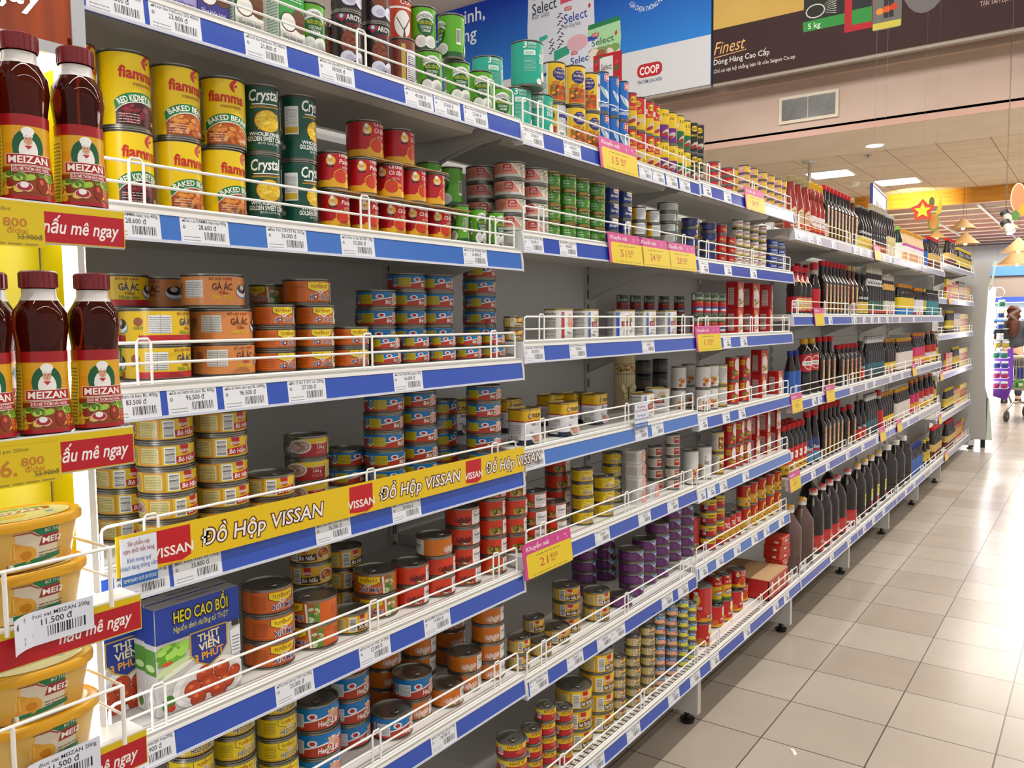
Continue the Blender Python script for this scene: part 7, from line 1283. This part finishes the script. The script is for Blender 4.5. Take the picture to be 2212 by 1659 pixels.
spot((.13, 10.08, 2.42) if 0 else (.13, 9.6, 2.38), 'white ceiling spotlight, unlit, above the aisle', .4); spot((.19, 9.0, 2.22), 'white ceiling spotlight, lit, above the aisle', 6)
HAT = noisy('palm_leaf_hat', 'b8986a', 'a58558', 30, .6, (1, 1, 6))
for i, (x, y, z, r, w) in enumerate(((-.98, 15.3, 2.88, .2, 'farthest left, nearest the beam'), (-1.5, 16.1, 2.80, .17, 'low behind the sauce bottles'), (-1.1, 16.6, 2.74, .24, 'above the red capped bottles'), (-.42, 18.6, 2.72, .30, 'half out at right, higher'), (-.5, 19.5, 2.55, .38, 'half out at right, lowest'), (-.5, 17.5, 3.02, .17, 'small one beside the spotlights'))):
    o = empty('hat_lamp', (x, y, z), 0, 'conical palm hat lampshade hanging from planks, %s' % w, 'lamp', 'hat shaped lamps')
    m = MB(); m.loft([(-.42 * r, r, r, 2), (-.40 * r, r * .99, r * .99, 2), (.0, r * .55, r * .55, 2), (.5 * r, .012, .012, 2), (.52 * r, .006, .006, 2)], HAT, 30, (False, True)); m.loft([(-.42 * r, r, r, 2), (-.38 * r, r * .96, r * .96, 2), (.0, r * .53, r * .53, 2)], HAT, 30, (False, False)); m.build('palm_shade', o)
    m = MB(); m.tube([(0, 0, .5 * r), (0, 0, (3.5 if y < 15.5 else 3.285) - z)], .003, BLACK, 5); m.build('cord', o); m = MB(); m.loft([(-.5 * r, .02, .02, 2), (-.42 * r, .035, .035, 2), (-.3 * r, .02, .02, 2)], mat('fff0d8', .4, emit=1.5), 12); m.build('bulb', o)
for i, (x0, x1) in enumerate(((-.86, -.83), (-1.87, -1.85))):
    m = MB(); m.box((x0, 15.9, 3.24), (x0 + .05, 24.8, 3.28), mat('d8d6d2', .3, .4)); tag(m.build('light_track', None, (0, 0, 0), 0, False), ('metal lighting track along the planks, right one', 'metal lighting track along the planks, left one')[i], 'lighting track')
for i, x in enumerate((-1.75, -.75, .2)): m = MB(); m.tube([(x, 15.56, 3.49), (x, 15.56, 3.62)], .006, BLACK, 5)
# warm lamp washing the beam
wl = bpy.data.lights.new('beam_wash', 'SPOT'); wl.energy = 160; wl.color = (1, .82, .45); wl.spot_size = 1.5; wl.spot_blend = .8; wo = bpy.data.objects.new('beam_wash', wl); COL.objects.link(wo); wo.location = (-1.75, 14.5, 3.1); wo.rotation_euler = (PI / 2 * 1.06, 0, 0)
wl = bpy.data.lights.new('plank_wash', 'AREA'); wl.energy = 60; wl.color = (1, .85, .65); wl.size = 3; wo = bpy.data.objects.new('plank_wash', wl); COL.objects.link(wo); wo.location = (-1.2, 19.5, 1.9); wo.rotation_euler = (PI, 0, 0)
# chiller
Y0 = 24.3
o = empty('dairy_chiller', (0, Y0, 0), 0, 'long open dairy chiller with blue bands along the rear wall', 'chiller')
m = MB(); m.box((-2.4, .9, 0), (3, 1.0, 2.45), mat('dfe6e8', .4)); m.box((-2.4, .0, 0), (3, .9, .35), mat('d8dade', .4)); m.build('cabinet', o, smooth=False)
m = MB(); m.box((-2.4, -.1, 2.38), (3, .9, 2.62), mat('2a5fc8', .35)); m.build('blue_header', o, smooth=False); m = MB(); m.box((-2.4, .0, 1.83), (3, .9, 2.38), mat('6a5c50', .5)); m.build('dark_canopy', o, smooth=False)
m = MB(); m.box((-2.4, -.06, 1.70), (3, .6, 1.83), mat('233a9a', .35)); m.build('blue_band', o, smooth=False); m = MB(); m.box((-2.3, .1, 1.685), (3, .4, 1.70), mat('f4fbff', .4, emit=5)); m.build('chiller_lamp', o, smooth=False)
rr = random.Random(5); CZ = (.40, .70, 1.0, 1.25)
for z in CZ: m = MB(); m.box((-2.38, .05, z - .02), (3, .9, z), mat('e0e6ec', .3)); m.box((-2.38, .03, z - .045), (3, .05, z + .005), mat('3a5fae', .35)); m.build('chiller_shelf', o, smooth=False)
PALS = {1.25: ('e8e0d0', 'e2dccc', 'd8b890'), 1.0: ('dfe3ea', '8a90b0', 'e8e8ec'), .70: ('c8b02a', 'd88a3a', 'dfe0e4'), .40: ('c83a3a', 'e8d8d0', '3a6ac0')}
ci = 0
for z in CZ:
    for i in range(9):
        x = -1.58 + i * .115 + rr.uniform(-.008, .008)
        for r in range(2 if z > 1.1 else 1):
            h = (.15, .13, .17)[i % 3] if z < 1.1 else .15; m = MB(); c = PALS[z][(i // 2) % 3]; m.loft([(0, .05, .052, 12, mat(c, .4)), (h * .6, .05, .052, 12, mat('ecebe8', .4)), (h, .05, .052, 12, mat('ecebe8', .4))], mat(c, .4), 24)
            if z > 1.1: q = Art(); q.ell(0, h * 500, 24, 30, 'd8803a', 1, 12); q.into(m, on_ny(-.0535), None, .4)
            ci += 1; tag(m.build('dairy_carton', None, (x, Y0 + .14, z + .0005 + r * .152)), 'small dairy carton, %s from left%s, %s chiller shelf' % (ORD[i], (' lower', ' upper')[r] if z > 1.1 else '', {.40: 'lowest', .70: 'second', 1.0: 'third', 1.25: 'top'}[z]), 'carton', 'dairy cartons in the chiller')
# trolley
CH = mat('b8b2a6', .25, .85); NAV = mat('22307a', .35); CX, CY = .0, 11.35
o = empty('shopping_trolley', (CX, CY, 0), -.25, 'chrome shopping trolley with blue handle parts beside end display', 'trolley')
m = MB(); r = .011
for sx in (0, .46):
    m.tube([(sx + (.05 if sx == 0 else 0), .05, .14), (sx, .40, .22), (sx, .9, .16)], r * 1.2, CH, 8); m.tube([(sx, .36, .2), (sx, .10, .45), (sx, -.02, .80)], r, CH, 8)
m.tube([(0, .40, .22), (.46, .40, .22)], r, CH, 8); m.tube([(.0, .9, .16), (.46, .9, .16)], r, CH, 8); m.box((.0, .05, .40), (.46, .95, .425), CH); m.build('frame', o)
m = MB()
for z in (.43, .55, .67, .78): m.tube([(0, 0, z), (.46, 0, z), (.42, .9, z), (.04, .9, z)], .0045 if z < .78 else .008, CH, 6, True)
for i in range(13): x = i * .46 / 12; m.tube([(x, 0, .43), (x, 0, .78)], .0035, CH, 5)
for i in range(14):
    t = i / 13; [m.tube([(q, .9 * t, .43), (q, .9 * t, .78)], .0035, CH, 5) for q in (.04 * t, .46 - .04 * t)]
m.build('wire_basket', o); m = MB(); m.tube([(-.04, -.05, .82), (.5, -.05, .82)], .016, mat('d8c8ac', .4), 10); m.build('handle', o)
m = MB(); m.box((.04, -.075, .78), (.10, -.02, .85), mat('3a52b8', .4)); m.tube([(.07, -.05, .84), (.10, -.02, .74)], .014, mat('3a52b8', .4), 8); m.build('handle_bracket', o)
m = MB(); m.box((.17, -.012, .55), (.44, -.004, .68), NAV); [m.tube([(.17 + i * .038, -.014, .55), (.17 + i * .038, -.014, .70)], .004, CH, 5) for i in range(8)]; m.build('child_seat_flap', o)
for i, (x, y) in enumerate(((.05, .06), (.20, .0), (.0, .85), (.46, .85), (.44, .08))):
    if i == 1: continue
    m = MB(); m.tube([(x, y, .16), (x, y, .12)], .014, CH, 8); m.prism([(y - .02, .13), (y + .02, .13), (y + .012, .05), (y - .012, .05)], 0, x - .016, x + .016, mat('8a7f6c', .5)); c = m.build('caster', o)
    m = MB(); m.tube([(x - .014, y - .012, .067), (x + .014, y - .012, .067)], .066, mat('4a443c', .6), 22); m.tube([(x - .0155, y - .012, .067), (x + .0155, y - .012, .067)], .022, mat('9a8f7c', .4), 14); m.build('wheel', c)
m = MB(); m.box((-.02, -.016, .40), (.08, -.012, .52), mat('e4e2dc', .4)); m.box((-.02, -.017, .455), (.08, -.016, .52), mat('6a2f9a', .4)); m.build('advert_board', o, smooth=False)
for i, (x, y, c, w, h, n) in enumerate(((.09, .10, '3f8a2a', .05, .1, 'green'), (.20, .10, '4a9a30', .045, .1, 'light green'), (.295, .10, 'b8341c', .045, .13, 'red'), (.395, .10, 'd8b44a', .045, .06, 'yellow'), (.24, .3, 'd8a070', .06, .2, 'tan'), (.37, .3, '2f8a5a', .05, .17, 'teal'))):
    m = MB(); m.loft([(0, w * .96, w * .9, 6), (.006, w, w, 6), (h - .01, w * .97, w * .97, 6), (h, w * .85, w * .85, 6)], mat(c, .4), 24); q = Art(); q.rect(-w * 500, h * 300, w * 500, h * 620, 'e8e4d0', 1); q.into(m, on_ny(-w - .0004), None, .4)
    v = Matrix.Rotation(-.25, 3, 'Z') @ Vector((x, y, 0)); tag(m.build('grocery_packet', None, (CX + v.x, CY + v.y, .4255), -.25), '%s packet of groceries lying in the shopping trolley' % n, 'packet', 'groceries in the trolley')
# shopper, seen from behind
def skin(name, joints, edges, radii, mt, parent, sub=2):
    me = bpy.data.meshes.new(name); me.from_pydata(joints, edges, []); me.materials.append(mt); ob = bpy.data.objects.new(name, me); COL.objects.link(ob); ob.parent = parent
    ob.modifiers.new('Skin', 'SKIN'); sk = me.skin_vertices[0].data if me.skin_vertices else None
    for i, q in enumerate(radii):
        sk[i].radius = q if isinstance(q, tuple) else (q, q); sk[i].use_root = i == 0
    mo = ob.modifiers.new('Sub', 'SUBSURF'); mo.levels = sub; mo.render_levels = sub
    ob.modifiers['Skin'].use_smooth_shade = True
    return ob
PX, PY = -.10, 14.0
p = empty('person', (PX, PY, 0), 0, 'person with long auburn hair in dark jacket facing the chiller', 'person')
SKN = mat('d2a184', .5); JK = noisy('dark_jacket', '2c2f34', '373b41', 12, .7); TR = noisy('dark_trousers', '24262c', '2e3036', 12, .8); HR = noisy('auburn_hair', '5a2a16', '3a180c', 4, .4, (14, 14, 1), .4)
J = [(0, 0, .82), (0, 0, .95), (0, 0, 1.10), (0, .01, 1.22), (0, .015, 1.27), (0, .03, 1.34), (0, .035, 1.41), (-.16, 0, 1.20), (-.21, .06, .98), (-.16, .27, .92), (.16, 0, 1.20), (.25, -.02, .99), (.33, -.02, .86), (-.08, 0, .76), (-.09, .02, .42), (-.09, -.02, .07), (.08, 0, .76), (.09, .02, .42), (.09, -.02, .07), (-.09, .1, .04), (.09, .1, .04)]
E_ = [(0, 1), (1, 2), (2, 3), (3, 4), (4, 5), (5, 6), (3, 7), (7, 8), (8, 9), (3, 10), (10, 11), (11, 12), (0, 13), (13, 14), (14, 15), (0, 16), (16, 17), (17, 18), (15, 19), (18, 20)]
skin('body', J, E_, [(.14, .1), (.115, .085), (.13, .09), (.10, .07), (.045, .045), (.075, .085), (.07, .085), .045, .036, .024, .045, .036, .024, .08, .05, .035, .08, .05, .035, .03, .03], SKN, p)
skin('jacket', [(0, 0, .80), (0, 0, .95), (0, 0, 1.10), (0, .005, 1.21), (0, .01, 1.25), (-.165, 0, 1.195), (-.215, .06, .985), (-.17, .22, .93), (.165, 0, 1.195), (.255, -.02, .99), (.31, -.02, .89)], [(0, 1), (1, 2), (2, 3), (3, 4), (3, 5), (5, 6), (6, 7), (3, 8), (8, 9), (9, 10)], [(.17, .125), (.15, .11), (.16, .115), (.12, .09), (.06, .06), .062, .055, .042, .062, .055, .042], JK, p)
skin('trousers', [(0, 0, .84), (0, 0, .80), (-.085, 0, .72), (-.092, .02, .42), (-.092, -.02, .10), (.085, 0, .72), (.092, .02, .42), (.092, -.02, .10)], [(0, 1), (1, 2), (2, 3), (3, 4), (1, 5), (5, 6), (6, 7)], [(.155, .115), (.15, .115), .095, .065, .05, .095, .065, .05], TR, p)
m = MB(); m.tube([(0, .03, 1.478), (0, .02, 1.455), (0, 0, 1.40), (0, -.04, 1.31), (.005, -.10, 1.22), (.008, -.125, 1.12), (.006, -.125, 1.04), (0, -.12, 1.0)], [.02, .07, .098, .096, .088, .075, .05, .02], HR, 16); m.build('hair', p)
for sx, base, ang in ((-1, (-.155, .28, .92), 0), (1, (.335, -.02, .855), 0)):
    m = MB(); bx, by, bz = base; m.tube([(bx, by, bz), (bx + .01 * sx, by + .04, bz - .01), (bx + .012 * sx, by + .075, bz - .015)], [.02, .03, .026], SKN, 10)
    for f in range(4): fx = bx + (-.022 + f * .015) ; L = (.055, .07, .066, .05)[f]; m.tube([(fx, by + .065, bz - .014), (fx, by + .065 + L * .5, bz - .02), (fx, by + .065 + L, bz - .035)], [.009, .008, .006], SKN, 8)
    m.tube([(bx + .02 * sx, by + .02, bz - .005), (bx + .045 * sx, by + .045, bz - .012), (bx + .05 * sx, by + .07, bz - .018)], [.01, .009, .007], SKN, 8); m.build('hand', p)
for sx in (-1, 1):
    m = MB(); m.loft([(0, .042, .12, 2.6), (.025, .045, .125, 2.6), (.06, .04, .1, 2.4), (.085, .035, .05, 2)], mat('2a2622', .5), 20, c=(.09 * sx, .04)); m.build('shoe', p)
# scrap on the floor
m = MB(); m.add([(-.006, -.02, 0), (.006, -.012, .001), (.008, .018, .0005), (-.004, .02, .001), (0, 0, .004)], [(0, 1, 4), (1, 2, 4), (2, 3, 4), (3, 0, 4)], mat('f0eee8', .6)); tag(m.build('paper_scrap', None, (.31, 1.9, .0006), .7), 'tiny white paper scrap lying on the beige floor tiles', 'scrap')
SC.cycles.use_denoising = True
SC.cycles.max_bounces = 8; SC.cycles.transmission_bounces = 6; SC.cycles.diffuse_bounces = 3; SC.cycles.glossy_bounces = 3
